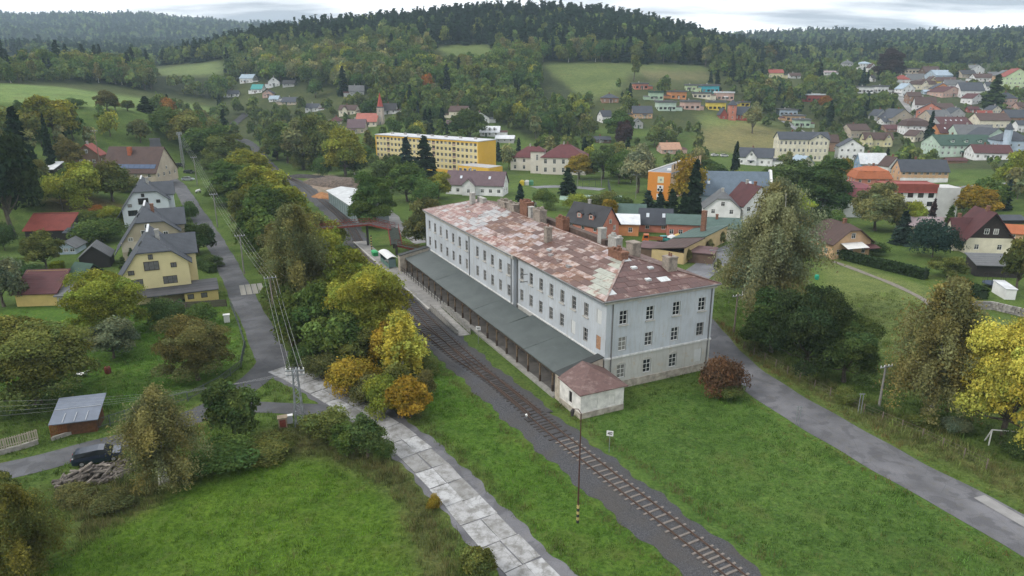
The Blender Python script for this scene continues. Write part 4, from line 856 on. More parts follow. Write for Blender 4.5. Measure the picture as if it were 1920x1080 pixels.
# --- hillside street in the east, top to bottom
T = [
 ('white cottage with small red hip roof at head of the hill street',1693,159,20,8,15,'hip','white','red',0),
 ('white house under a broad grey gable roof beside the red-hipped cottage',1716,158,24,7,16,'gx','white','grey',-12),
 ('tiny cream gabled house behind the brown mansard house',1750,158,14,6,12,'gy','cream','brown',8),
 ('cream house with brown mansard roof and white porch gable',1737,168,33,8,16,'mans','cream','brown',0),
 ('pale blue gabled house with light blue-grey roof',1770,151,31,8,16,'gx','pblue','lblue',12),
 ('dark brown timber house with dark roof above the blue house',1748,143,24,7,15,'gx','brown','brown',0),
 ('long low beige flat-roofed hall at the forest edge',1700,138,47,7,8,'flat','beige','grey',0),
 ('amber yellow house with brown roof just behind the orange gable',1772,162,24,8,14,'gx','sun','brown',-25),
 ('bright orange house with dark roof, gable to the street',1765,177,26,9,17,'gy','orange','slate',-14),
 ('white house with grey roof next to the orange gable',1786,167,22,7,14,'gx','white','grey',-18),
 ('pinkish cream house with red-brown roof and wide gable',1786,182,38,8,16,'gy','pink','maroon',14),
 ('white and pale blue gabled house beside the hill street',1702,181,22,12,20,'gy','white','lblue',10),
 ('small brick house with flat brown roof above the white brown-roofed house',1713,196,19,13,19,'gx','brick','brown',-6),
 ('tall white house with brown mansard and gable beside hill street',1733,214,28,15,26,'gx','white','brown',-18),
 ('salmon house with dark roof and long side under hill street',1741,225,32,15,26,'gy','salmon','dark',-28),
 ('old beige house with grey roof and weathered gable',1764,236,36,14,24,'gx','beige','grey',12),
 ('pale grey gabled house behind the old beige house',1795,223,25,9,17,'gy','grey','slate',8),
 ('large white house with grey half-hipped roof among trees',1822,183,35,11,23,'gx','white','slate',-6),
 ('white cottage with bright red-brown roof by the tall spruce',1832,195,23,9,16,'gy','white','maroon',20),
 ('white house with grey roof high at the forest edge',1832,139,25,8,14,'gy','white','grey',12),
 ('beige house with dark roof beside the high white house',1816,146,22,6,12,'gx','beige','dark',0),
 ('low white house with brown roof below the forest edge',1845,153,27,6,12,'gx','white','brown',-8),
 ('amber house with tall gable next to the lime green house',1884,161,25,16,24,'gy','peach','grey',-15),
 ('lime green tall house with red roofs on the skyline street',1905,168,36,20,32,'gy','lime','red',-12),
 ('pinkish brick villa with dark pyramid roof among gardens',1889,203,27,15,24,'hip','pink','slate',0),
 ('long building with maroon roof and row of roof windows',1792,241,49,7,17,'gx','grey','maroon',0),
 ('cream long farmhouse with brown roof and white gable',1864,240,46,12,22,'gx','cream','brown',-5),
 ('brick house with blue-grey roof at the edge of the village',1906,233,32,11,22,'gx','brick','slate',0),
 ('small pale gabled house above the timber barn',1653,226,20,8,17,'gy','grey','slate',18),
 ('wide beige and white gabled barn house with dark roof',1692,233,42,10,23,'gy','beige','slate',12),
 ('white house with dark mansard roof and three windows above yellow cottage',1718,253,36,14,26,'mans','white','brown',-6),
 ('small mustard yellow cottage with brown roof by the tall spruce',1724,265,22,9,17,'gy','cream','brown',25),
 ('orange house with maroon roof and two skylights',1786,263,42,12,24,'gx','orange','maroon',0),
 ('mint house with wide grey roof behind the green-roofed mint house',1831,267,56,10,26,'gx','mint','grey',-6),
 ('mint gabled building with red and grey roof behind white sheds',1866,276,48,14,29,'gy','mint','slate',10),
 ('long mint green house with dark green roof and dormers',1812,293,82,17,31,'gx','mint','dgreen',-6),
 ('white workshop with maroon roof below the mint houses',1861,300,52,11,22,'gx','white','maroon',-14),
 ('blue-grey ornate villa with turret at the edge of the view',1899,293,46,24,38,'hip','pblue','slate',-8),
 ('white block with dark roof peeping over the edge of the view near the brick house',1917,248,18,12,18,'gx','white','slate',0),
 ('tiny white hut with dark roof below the copper beech',1637,153,7,7,11,'gx','white','dark',0), ('low maroon-roofed sheds below the wide barn house',1682,247,34,4,10,'gx','brick','maroon',0), ('house with long brown roof behind the salmon house',1771,210,30,6,13,'gx','beige','brown',-4),
 ('low beige house between the forest-edge white house and the amber gable',1864,147,20,5,10,'gx','beige','grey',6), ('small red garden house on the slope below the big dark conifer',1825,211,15,5,9,'gx','red','maroon',-10), ('white garage with dark blue roof beside the wide barn house',1667,234,20,5,10,'gx','white','slate',10),
 ('grey flat-roofed extension below the long maroon roof',1792,247,46,6,8,'flat','grey','grey',0), ('small shed-like house with light blue roof beside the cream mansard house',1741,177,14,4,7,'gx','pblue','lblue',-6), ('white cottage with grey roof just above the large half-hipped house',1806,165,14,6,11,'gx','white','grey',10), ('white cottage with dark roof under the low brown-roofed house',1860,170,18,7,13,'gx','white','slate',-10), ('pinkish cottage at the very edge of the village gardens',1917,208,16,8,13,'gx','pink','brown',0), ('white house with red roof above the long farmhouse',1846,226,20,8,15,'gx','white','red',-14), ('cream cottage with slate roof beside the brick villa',1868,214,18,7,13,'gy','cream','slate',12),
 # mid slope
 ('yellow house with red roof standing alone high on the slope',1455,146,26,9,15,'gx','paley','red',-6),
 ('low white house with brown roof near the lone yellow house',1491,147,20,5,10,'gx','white','brown',0),
 ('white house with flat blue-grey top by the copper beech',1622,131,22,11,15,'hip','white','lblue',0),
 ('white gabled house with brown roof touching the copper beech',1636,135,12,8,15,'gy','white','brown',12),
 ('big grey villa half hidden in trees under the far ridge',1590,129,17,10,15,'hip','grey','grey',0),
 ('low white house with shallow roof in trees above the fir hedge',1557,141,24,5,8,'gx','white','lilac',0),
 ('white modern flat house with dark windows in the wooded slope',1623,175,28,11,13,'flat','white','grey',-4),
 ('small white flat annex house beside the bend of the hill street',1655,174,18,9,11,'flat','white','grey',0),
 ('dark red flat-roofed house with white terraces on the wooded slope',1530,191,34,12,14,'flat','red','white',-8),
 ('light blue flat-roofed terrace house, top of three in a row',1478,218,32,11,13,'flat','pblue','grey',-8),
 ('peach flat-roofed terrace house, middle of three in a row',1491,228,34,10,12,'flat','peach','grey',-8),
 ('green flat-roofed terrace house, lowest of three in a row',1504,239,28,13,15,'flat','green','grey',-8),
 ('white house with maroon-brown roof and brick side above yellow twin gables',1612,258,39,14,24,'gx','beige','brown',10),
 ('pale bluish white gabled house beside the big cream building',1594,300,42,24,38,'gy','white','slate',-14),
 ('brown brick house tucked behind the big cream building',1558,284,26,18,30,'gx','brick','brown',0),
 ('white house with dark grey roof and cross gable below the brown meadow',1415,310,56,15,30,'gx','white','slate',-22),
 ('small cream gabled house with blue roof below the cream building',1511,320,32,13,27,'gy','cream','lblue',22),
 # colony of flat-roofed houses
 ('red timber house with grey hipped roof at the meadow edge',1144,193,31,9,16,'hip','brick','slate',0),
 ('brick red flat-roofed house, topmost beside the meadow',1203,168,25,10,12,'flat','salmon','grey',0),
 ('pale green flat-roofed cube house next to dark firs',1231,188,25,14,16,'flat','green','dgreen',0),
 ('burnt orange flat-roofed cube house between the firs',1272,186,30,13,15,'flat','orange','grey',0),
 ('small light green cube house behind the orange one',1296,171,20,10,12,'flat','lime','grey',0),
 ('turquoise flat-roofed cube house high in the colony',1332,174,32,12,15,'flat','turq','grey',0),
 ('cream flat-roofed cube house below the turquoise one',1316,185,32,9,11,'flat','cream','grey',0),
 ('pinkish white cube house with flat white roof',1360,188,31,13,15,'flat','pink','white',0),
 ('mint and white flat-roofed house in the lower colony row',1251,208,33,15,18,'flat','mint','grey',0),
 ('salmon flat-roofed house in the lower colony row',1298,206,31,14,17,'flat','pink','grey',0),
 ('bright yellow flat-roofed house in the lower colony row',1344,207,32,14,17,'flat','sun','grey',0),
 ('small amber flat-roofed house behind the red chapel',1397,201,18,8,10,'flat','sun','grey',0),
 ('peach house with blue-black roof below the colony',1205,222,36,10,22,'gx','peach','slate',0),
 ('white house with grey gable roof under the bright meadow strip',1139,230,20,12,22,'gx','white','slate',28),
 ('old grey gabled house in trees below the peach house',1196,241,19,10,18,'gy','grey','grey',0),
 ('low cottage with salmon walls and pale tan roof',1259,289,37,9,20,'gx','pink','tan',8),
 ('small dark-roofed house hidden by the copper-coloured tree',1130,268,30,6,11,'gx','brown','slate',0),
 # northern village
 ('white and red house with blue-grey roof, top of the northern hamlet',462,156,26,9,16,'gx','white','lblue',-10),
 ('white house with bright teal roof in the northern hamlet',481,175,21,8,16,'gx','white','teal',-8),
 ('white and brown house with tall gable in the northern hamlet',514,163,20,10,18,'gy','white','slate',12),
 ('dark low sheds beside the tall-gabled hamlet house',541,163,22,6,12,'gx','grey','dark',0),
 ('small white house with grey roof by the dark tree clump',437,182,20,6,12,'gx','white','slate',12),
 ('pink gabled house in the middle of the northern hamlet',502,183,19,8,14,'gy','pink','slate',0),
 ('low white house with light blue roof in the northern hamlet',513,191,18,5,11,'gx','white','lblue',-8),
 ('beige house with long grey roof nearest the tall poplars',541,197,29,6,14,'gx','beige','slate',-10),
 ('white house with slate roof above the red-leaved tree',584,210,25,8,15,'gx','white','slate',-12),
 ('cream house with two gables and dark roof near the church',651,216,32,10,18,'gx','cream','brown',-6),
 ('pale house with mottled grey roof on a terrace beside firs',669,180,27,9,19,'gx','grey','grey',10),
 ('dark purple-roofed house below the church nave',668,251,33,12,26,'gx','beige','purple',0),
 ('low house with red-brown roof left of the purple-roofed house',630,234,22,7,14,'hip','cream','maroon',0),
 ('white house with black roof beside the church spire',729,214,26,8,19,'gx','white','dark',-4),
 ('cream three-storey house with brown roof under the wooded hill',858,223,33,14,23,'gx','cream','brown',-14),
 ('white twin-gabled villa with dark roof under the wooded hill',901,231,33,10,20,'gy','white','dark',10),
 ('low dark-roofed shed between the cream house and round tree',846,237,16,6,11,'gx','beige','purple',0),
 ('white-roofed house with dormer behind the yellow apartment block',918,256,36,8,18,'gx','white','white',-4),
 ('long low shed with white roof behind the apartment block',946,268,34,8,13,'gx','grey','white',-6),
 # garden houses west
 ('timber house with red gable roof behind the brown-roofed farmhouse',166,311,42,20,39,'gy','brown','red',12),
 ('white-roofed garden shed beside a leaning pole',91,331,22,13,24,'lean','dark','white',0),
]
for t in T:
    kk = {}
    if t[1] > 1640: t = t[:3] + tuple(q * 1.18 for q in t[3:6]) + t[6:]
    if 'dormer' in t[0]: kk['dorm'] = 3
    if 'skylights' in t[0] or 'roof windows' in t[0]: kk['skyl'] = 4 if 'row' in t[0] else 2
    if t[6] == 'flat': kk['over'] = .8; kk['chim'] = 1; kk.update(ww=1.9, wh=1.5, style='three', frame=DARKWOOD)
    if 'shed' in t[0]: kk['chim'] = 0
    hr_ = random.Random(t[0])
    if t[6] == 'flat': t = t[:9] + (t[9] + hr_.uniform(-9, 9),)
    r, w, d, m = H(*t, **kk)
    if 'shed' not in t[0]:
        dx_ = w * hr_.uniform(-.2, .2); dc_ = hr_.choice(((.10, .06, .04), (.5, .5, .48), (.05, .09, .06))); dm_ = box_mesh(1.0, .12, 2.05, paint(dc_, .6, .1, name='door_paint'), 'door'); link('door', dm_, r, (dx_, -.05, .02))
        if hr_.random() < .55:
            pw_ = hr_.uniform(1.6, 3.2); q = MB(); slab_roof(q, [(dx_ - pw_ / 2, -1.7, 2.3), (dx_ + pw_ / 2, -1.7, 2.3), (dx_ + pw_ / 2, -.02, 2.75), (dx_ - pw_ / 2, -.02, 2.75)], .1); link('porch_roof', q.mesh('porch_roof', rfm(t[8])), r)
            for sx_ in (-1, 1): link('porch_post', box_mesh(.14, .14, 2.2, WHITE, 'porch_post'), r, (dx_ + sx_ * (pw_ / 2 - .12), -1.55, 0))
        if hr_.random() < .6:
            ww_ = w * hr_.uniform(.25, .45); sd_ = hr_.choice((-1, 1)); q = MB(); q.box(sd_ * w / 2 + (0.02 if sd_ > 0 else -ww_), 1, -1, sd_ * w / 2 + (ww_ if sd_ > 0 else -.02), d * .7, 2.4); link('side_annex', q.mesh('side_annex', wallm(t[7])), r); q = MB(); x_a = sd_ * w / 2 + (0.02 if sd_ > 0 else -ww_ - .2); slab_roof(q, [(x_a, .7, 2.45), (x_a + ww_ + .2, .7, 2.45), (x_a + ww_ + .2, d * .7 + .3, 3.0), (x_a, d * .7 + .3, 3.0)], .14); link('annex_roof', q.mesh('annex_roof', rfm(hr_.choice(('grey', 'maroon', 'slate', 'brown')))), r)
    if 'turret' in t[0]:
        q = MB(); q.tube([(-w * .3, -.3, 0), (-w * .3, -.3, 13)], [1.8, 1.8], 10); link('turret', q.mesh('turret', wallm('pblue')), r); q = MB(); q.tube([(-w * .3, -.3, 13), (-w * .3, -.3, 16.5)], [2.1, .1], 10); link('turret_roof', q.mesh('turret_roof', rfm('slate')), r)
    if 'cross gable' in t[0] or 'two gables' in t[0] or 'porch gable' in t[0]:
        volume(r, w * .32, d * .5, t[4] * m * 1.05, t[5] * m * .92, 'gy', wallm(t[7]), rfm(t[8]), x=-w * .12, y=-1.0, cols=1, scols=0, chim=0)
# yellow twin-gable house
r, w, d, m = H('pale yellow house with brown roof and two front gables', 1646,275,50,14,25,'gx','paley','brown',-8, dr=.5)
for x in (-.36, .3): volume(r, w * .26, d * .6, 14 * m, 24 * m, 'gy', wallm('paley'), rfm('brown'), x=w * x, y=-1.2, cols=2, scols=0, chim=0)
# large cream building
r, w, d, m = H('large cream three-storey building with slate roof and gabled bay', 1504,302,90,40,52,'gx','cream','slate',-5, dr=.42, cat='building', name='large_building', rows=3, cols=11, chim=2, wh=1.7)
volume(r, w * .36, 4, 40 * m, 50 * m, 'gy', wallm('cream'), rfm('slate'), x=w * .28, y=-1.2, cols=4, rows=3, scols=1, chim=0, wh=1.7, gw=2)
# red chapel
p = P(1379, 225); m = depth_at(p) / F; place(1379, 225, 62, 9, 0, 42, .9); r = thing('chapel', 'red chapel with square tower and dark slate roof on the green slope', 'chapel', p)
RW = wallm((.33, .075, .055)); volume(r, 30 * m, 8, 10 * m, 24 * m, 'gx', RW, rfm('slate'), x=15 * m, cols=5, rows=1, ww=.7, wh=2.2, style='two', chim=0)
volume(r, 14 * m, 7, 10 * m, 21 * m, 'gy', RW, rfm('slate'), x=-23 * m, y=-.5, cols=1, rows=1, chim=0, gw=0)
volume(r, 13 * m, 13 * m, 27 * m, 37 * m, 'hip', wallm((.52, .20, .14)), rfm('slate'), x=-8 * m, y=-2, cols=1, rows=3, scols=1, ww=.8, wh=1.6, chim=0, name='tower')
# church with red spire
p = P(694, 238); m = depth_at(p) / F; place(694, 238, 50, 12, 0, 44, .9); r = thing('church', 'small church with needle red spire and faded red nave roof', 'church', p, R(-6))
volume(r, 40 * m, 11, 10 * m, 24 * m, 'gx', wallm('cream'), rfm((.36, .13, .10)), x=-8 * m, chim=0, rows=1, wh=2.4)
volume(r, 11 * m, 11 * m, 34 * m, 36 * m, 'flat', wallm((.5, .42, .36)), rfm('grey'), x=16 * m, y=4, cols=1, scols=1, rows=3, chim=0, over=.1, wh=2.2, name='tower')
q = MB(); q.tube([(16 * m, 4 + 5.5 * m, 36 * m), (16 * m, 4 + 5.5 * m, 62 * m)], [6.0 * m, .05], 8); link('spire', q.mesh('spire', paint((.36, .06, .045), .6, .15, name='spire_red')), r)
# yellow apartment block
p = P(896, 331); p2 = P(707, 306); ex = (p - p2).to_2d(); Lb = ex.length; rz = math.atan2(ex.y, ex.x)
r = thing('apartment_block', 'long yellow five-storey apartment block with white roof', 'building', p2, rz)
YW = paint((.66, .56, .30), .85, .06, .3, name='block_pale_yellow'); YE = paint((.66, .40, .06), .85, .05, .3, name='block_amber')
mid = (p + p2) / 2; SIGHT.append((700, 245, 940, 312, depth_at(mid)))
for k in range(6): q_ = p2.lerp(p, k / 5); OCC.append((q_.x + 4, q_.y + 5, 11))
bh = 13.6; mb = MB(); cols_ = 26; sp = Lb / cols_; holes = []; log = []
for c_ in range(cols_):
    for f_ in range(5):
        x = (c_ + .5) * sp
        if c_ in (3, 15, 20): log.append((x - .95, .5 + f_ * 2.65, x + .95, .5 + f_ * 2.65 + 2.2))
        else: holes.append((x - .72, .95 + f_ * 2.65, x + .72, .95 + f_ * 2.65 + 1.45))
facade(mb, (0, 0, 0), (1, 0, 0), Lb, bh, (0, -1, 0), holes + log, .25); facade(mb, (0, 0, 0), (0, 1, 0), 12, bh, (-1, 0, 0), []); facade(mb, (0, 12, 0), (1, 0, 0), Lb, bh, (0, 1, 0), [])
link('wall', mb.mesh('wall', YW), r); mb = MB(); mb.box(Lb + .002, -.12, -1, Lb + .5, 12.1, bh); mb.box(0, -.12, bh - .75, Lb, -.001, bh); mb.box(-.1, -.13, -1, .5, -.002, bh - .76); link('end_wall', mb.mesh('end_wall', YE), r)
mb = MB(); mb.box(.51, -.06, -1, Lb, -.001, .42); link('base_course', mb.mesh('base_course', YE), r)
for h_ in holes: put_window(r, (0, 0, 0), (1, 0, 0), (0, -1, 0), h_, 'two', WHITE, .22)
for h_ in log: link('loggia', box_mesh(1.88, .1, 2.15, paint((.05, .045, .045), .7, .1, name='loggia_dark'), 'loggia'), r, ((h_[0] + h_[2]) / 2, .2, h_[1] + .02)); link('balcony_panel', box_mesh(1.9, .08, .95, paint((.42, .3, .24), .7, .1, name='balcony_panel'), 'balcony_panel'), r, ((h_[0] + h_[2]) / 2, .02, h_[1] + .02))
mb = MB(); mb.box(-.2, -.3, bh + .002, Lb + .7, 12.3, bh + .35); ro = link('roof', mb.mesh('roof', paint((.52, .53, .55), .7, .15, .4, name='block_roof')), r)
for k in range(7): link('roof_vent', box_mesh(1.1, 1.1, .8, GREYC, 'roof_vent'), ro, (5 + k * Lb / 7.3, 6.5, bh + .35))
mb = MB(); mb.box(Lb - 3, -9.5, -1, Lb + 14, -.5, 4.3); mb.box(Lb - 2.8, -9.3, 4.302, Lb + 13.8, -.7, 4.5, 1); an = link('annex', mb.mesh('annex', YE, paint((.4, .4, .4), .8, .1, name='annex_top')), r)
for k in range(4): link('window', window_mesh(1.6, 1.2, 'two'), an, (Lb - 1.5 + k * 2.6, -9.53, 2.2))
# school
p = P(1035, 327); m = depth_at(p) / F; place(1035, 327, 130, 16, 0, 60, .8); r = thing('school_building', 'white school with dark red hipped roofs and a narrow tower bay', 'building', p, R(-10))
MR = rfm((.11, .032, .034)); SWm = paint((.64, .60, .53), .85, .06, .4, name='school_white')
volume(r, 20, 16, 31 * m, 53 * m, 'hip', SWm, MR, x=5, y=0, cols=5, rows=2, scols=4, ww=1.3, wh=2.1, chim=2); volume(r, 17, 14, 26 * m, 45 * m, 'hip', SWm, MR, x=-12, y=9, cols=4, rows=2, ww=1.2, wh=1.9, chim=1)
volume(r, 6, 7, 41 * m, 50 * m, 'hip', SWm, MR, x=-7, y=1.5, cols=1, rows=2, scols=0, ww=1.0, wh=2.6, chim=0, name='tower_bay')
# purple-roofed house
r, w, d, m = H('white house with wide purple-brown roof beside the station chimneys', 889,366,108,20,42,'gx','white','purple',-12, dr=.42, rows=1, skyl=2, chim=1, ww=1.2)
volume(r, w * .22, 3, 20 * m, 31 * m, 'gy', wallm('white'), rfm('purple'), x=-w * .08, y=-1.5, cols=1, scols=0, chim=0)
# orange hospital wing with pictograms
p = P(1254, 377); m = depth_at(p) / F; place(1240, 377, 80, 25, 0, 52, .9); r = thing('orange_building', 'flat-roofed bright orange building with four white pictogram signs', 'building', p, R(-30))
OW = paint((.62, .24, .045), .8, .05, name='orange_render'); q = MB(); w = 43 * m; hh = 52 * m; q.box(-w, 0, -1, 0, .5, hh); link('front_wall', q.mesh('front_wall', OW), r)
q = MB(); hs = [(3 + 3 * k, 3.4 + 3.6 * f, 4.5 + 3 * k, 5.2 + 3.6 * f) for k in range(11) for f in range(3)]; facade(q, (0, .5, 0), (0, 1, 0), 38, hh - .4, (1, 0, 0), hs, .2); q.box(-w + .1, .51, -1, -w + .4, 38, hh - .4); link('wall', q.mesh('wall', paint((.55, .38, .24), .85, .1, name='tan_render')), r)
for h_ in hs: put_window(r, (0, .5, 0), (0, 1, 0), (1, 0, 0), h_, 'two', DARKWOOD, .18)
q = MB(); q.box(-w - .2, .55, hh - .398, .25, 38.2, hh - .1); ro = link('roof', q.mesh('roof', paint((.25, .27, .30), .8, .15, .4, name='flat_roof_felt')), r)
q = MB(); q.box(-w - .25, .5, hh - .098, -w + .1, 38.2, hh + .25); link('parapet', q.mesh('parapet', WHITE), r)
for k in range(3): link('roof_light', box_mesh(1.6, 1.6, .6, WHITE, 'roof_light'), ro, (-w * .35, 8 + 9 * k, hh - .1))
BLK = paint((.02, .02, .025), .6, .1, name='sign_black'); SGN = [paint((.62, .62, .45), .6, .05, name='sign_cream'), paint((.72, .72, .72), .6, .05, name='sign_white'), paint((.66, .7, .74), .6, .05, name='sign_pale'), paint((.55, .6, .45), .6, .05, name='sign_green')]
for k in range(4):
    s_ = 2.2; z = hh - 3.6 - k * 3.0; sg = link('pictogram', box_mesh(s_, .08, s_, SGN[k], 'pictogram'), r, (-w * .42, -.05, z)); q = MB()
    def disc(cx, cz, rr): q.poly([(cx + rr * math.cos(a * .7854), -.06, cz + rr * math.sin(a * .7854)) for a in range(8)])
    if k == 1: disc(0, 1.55, .42); disc(-.55, .62, .48); disc(.55, .62, .48)
    elif k == 0: disc(.1, 1.1, .45)
    elif k == 2: disc(0, 1.35, .3); q.poly([(-.25, -.06, .3), (.25, -.06, .3), (.15, -.06, 1.2), (-.15, -.06, 1.2)])
    else: disc(0, 1.1, .7)
    link('symbol', q.mesh('symbol', [paint((.3, .33, .3), .6, .1, name='sign_grey'), BLK, paint((.08, .16, .25), .6, .1, name='sign_blue'), paint((.4, .5, .38), .6, .1, name='sign_sage')][k]), sg)
# hall with long blue roof
r, w, d, m = H('long hall with steel-blue roof and curved white gable parapets', 1366,392,150,27,66,'gx','pblue','blue',-7, dr=.42, cat='building', name='hall', rows=1, cols=4, ww=2.2, wh=3.4, chim=0, skyl=2)
for sx in (-1, 1):
    q = MB(); prof = [(d * .06, 27 * m), (d * .12, 44 * m), (d * .3, 58 * m), (d * .42, 70 * m), (d * .58, 70 * m), (d * .7, 58 * m), (d * .88, 44 * m), (d * .94, 27 * m)]
    a_ = [Vector((sx * w / 2 - .35, y, z)) for y, z in prof]; b_ = [Vector((sx * w / 2 + .35, y, z)) for y, z in prof]; q.poly(a_[::-1]); q.poly(b_)
    for i in range(8): j = (i + 1) % 8; q.quad(a_[i], a_[j], b_[j], b_[i])
    link('gable_parapet', q.mesh('gable_parapet', wallm('white')), r)
r, w, d, m = H('white gabled house with grey half-hipped roof before the blue hall', 1352,421,64,30,58,'gy','white','grey',-12, dr=1.0, half=.35, rows=2, cols=2, chim=1)
r, w, d, m = H('tall white house with maroon gabled roof partly behind the birch', 1420,418,62,34,68,'gy','white','maroon',14, dr=1.0, rows=2, cols=3, chim=2)
# workshop yard behind the station
r, w, d, m = H('salmon house with steep black roof and two small dormers', 1092,454,60,36,68,'gx','salmon','dark',-47, dr=.58, rows=2, cols=3, dorm=2, chim=1, clear=.95)
r, w, d, m = H('white workshop with grey-green roof behind the white-roofed lean-to', 1172,415,72,16,30,'gx','white','green',-8, dr=.5, rows=1, chim=0, name='workshop', cat='workshop')
r, w, d, m = H('salmon lean-to workshop with bright white roof', 1166,442,60,22,34,'lean','orange','white',-8, dr=.5, rows=1, chim=0, name='workshop', cat='workshop')
r, w, d, m = H('salmon barn with dark roof and two skylights in the yard', 1228,436,58,18,42,'gx','salmon','slate',-10, dr=.6, rows=1, chim=0, skyl=2, name='barn', cat='barn')
r, w, d, m = H('long salmon workshop with grey-green roof and corner door', 1284,447,66,26,38,'lean','salmon','green',-12, dr=.5, rows=1, cols=4, chim=0, name='workshop', cat='workshop')
r, w, d, m = H('yellow workshop end with grey-green roof and brick stack', 1352,452,66,24,36,'lean','cream','green',-12, dr=.6, rows=1, cols=3, chim=1, name='workshop', cat='workshop')
# yellow yard range along the town road
a_, b_ = P(1281, 496), P(1362, 452); ex = (b_ - a_).to_2d(); Lr = ex.length; rz = math.atan2(ex.y, ex.x); r = thing('yard_range', 'low yellow range with grey-green and brown roofs along the town road', 'building', a_, rz)
for k in range(3): q_ = a_.lerp(b_, k / 2); OCC.append((q_.x - 4, q_.y + 3, 8))
q = MB(); facade(q, (0, 0, 0), (1, 0, 0), Lr, 3.9, (0, -1, 0), []); facade(q, (0, 0, 0), (0, 1, 0), 7.8, 2.6, (-1, 0, 0), []); link('wall', q.mesh('wall', paint((.55, .42, .22), .85, .12, .5, name='yard_yellow')), r)
q = MB(); slab_roof(q, [(-.2, -.3, 4.05), (Lr * .42, -.3, 4.05), (Lr * .42, 8, 2.7), (-.2, 8, 2.7)], .2); link('roof', q.mesh('roof', rfm('brown')), r)
q = MB(); slab_roof(q, [(Lr * .42 + .01, -.3, 4.3), (Lr, -.3, 4.3), (Lr, 8, 2.9), (Lr * .42 + .01, 8, 2.9)], .2); ro = link('roof', q.mesh('roof', rfm('green')), r)
q = MB(); q.box(-.55, -.55, 0, .55, .55, 5.2); link('chimney', q.mesh('chimney', BRICK), ro, (Lr * .72, 3.5, 3.6))
a_ = P(1196, 482); r = thing('yard_shed', 'low shed roofed in dark brown tin behind the station chimneys', 'shed', a_, R(-24)); OCC.append((a_.x + 8, a_.y + 3, 12))
q = MB(); q.box(0, 0, -1, 17, 6, 2.2); link('wall', q.mesh('wall', wallm('brown')), r); q = MB(); slab_roof(q, [(-.3, -.3, 2.5), (17.3, -.3, 2.5), (17.3, 6.3, 2.7), (-.3, 6.3, 2.7)], .15); link('roof', q.mesh('roof', rfm((.12, .07, .07))), r)
OCC.append((70, 185, 14))
# eastern near town
r, w, d, m = H('brown-roofed bungalow with peach walls and white awning beside the hedge', 1594,484,80,32,62,'gy','peach','brown',16, dr=.85, half=.3, rows=1, cols=3, chim=1, over=.7)
q = MB(); slab_roof(q, [(-w * .32, -2.6, 30 * m * .8), (w * .25, -2.6, 30 * m * .8), (w * .25, -.05, 38 * m * .8), (-w * .32, -.05, 38 * m * .8)], .06); link('awning', q.mesh('awning', paint((.66, .66, .64), .6, .08, name='awning_canvas')), r)
q = MB(); slab_roof(q, [(w * .2, -2, 20 * m), (w * .62, -2, 20 * m), (w * .62, 1.5, 28 * m), (w * .2, 1.5, 28 * m)], .1); link('porch_roof', q.mesh('porch_roof', rfm('maroon')), r)
r, w, d, m = H('house with black timber gable, cream walls and maroon steep roof', 1850,476,80,30,78,'gy','cream','maroon',-6, dr=.8, rows=1, cols=2, gable=paint((.035, .024, .022), .7, .2, 2, name='black_boards'), gw=2, chim=1, over=.8)
volume(r, w * .5, d * .6, 30 * m, 60 * m, 'gx', wallm('cream'), rfm('maroon'), x=-w * .42, y=d * .3, chim=1, rows=1)
r, w, d, m = H('white and red office building with red upper roof and blank pale end wall', 1700,408,92,48,62,'flat','white','red',-4, dr=.45, cat='building', name='office_building', rows=3, cols=5, ww=1.7, wh=2.2, frame=DARKWOOD, chim=0)
q = MB(); slab_roof(q, [(-w / 2, -.4, 48 * m), (w / 2, -.4, 48 * m), (w / 2, 4.5, 62 * m), (-w / 2, 4.5, 62 * m)], .2); link('front_roof', q.mesh('front_roof', rfm((.30, .07, .07))), r)
q = MB(); q.box(w / 2 + .01, -.6, -1, w / 2 + 6.5, d, 55 * m); q.box(w / 2 + .01, -.6, 55 * m + .002, w / 2 + 6.6, d, 57 * m); link('end_block', q.mesh('end_block', paint((.50, .50, .49), .85, .08, name='end_block')), r)
volume(r, 15, 15, 38 * m, 62 * m, 'mans', wallm('white'), rfm((.20, .06, .07)), x=-w / 2 - 7.6, y=-1, cols=3, rows=2, dorm=2, chim=0, ww=1.3, wh=1.8)
r, w, d, m = H('long apricot building with dark slate roof and white ground floor', 1731,343,86,22,41,'gx','peach','slate',-4, dr=.45, cat='building', name='long_building', rows=2, cols=8, chim=1)
q = MB(); q.box(-w / 2, -.1, -1, w / 2, -.001, 9 * m); link('ground_floor', q.mesh('ground_floor', wallm('white')), r)
r, w, d, m = H('house with orange tiled mansard roof and white windows', 1637,347,64,12,33,'mans','salmon','orange',-6, dr=.7, dorm=3, rows=1, chim=2)
r, w, d, m = H('blue house with snow-white sloping roof', 1637,318,48,12,29,'gx','blue','white',-4, dr=.6, chim=1, skyl=1)
r, w, d, m = H('white house with brown gabled roof beside the snow-white roof', 1676,329,28,18,34,'gy','white','brown',14, chim=1)
r, w, d, m = H('long low beige garage with lilac tin roof behind garden spruces', 1752,441,112,18,31,'gx','beige','lilac',-6, dr=.22, rows=1, cols=0, chim=0, name='garage', cat='garage')
r, w, d, m = H('small house with orange roof beside the timber-gabled house', 1898,450,30,14,26,'gx','peach','orange',-20, chim=0)
r, w, d, m = H('dark long shed with blue tank at the edge of gardens', 1898,420,44,8,14,'gx','dark','slate',0, chim=0, rows=1, cols=0, dr=.3, name='shed', cat='shed')
r, w, d, m = H('open carport with grey arched roof beside the timber-gabled house', 1870,520,76,22,34,'lean','dark','grey',-8, dr=.5, rows=1, cols=0, scols=0, chim=0, name='carport', cat='carport')
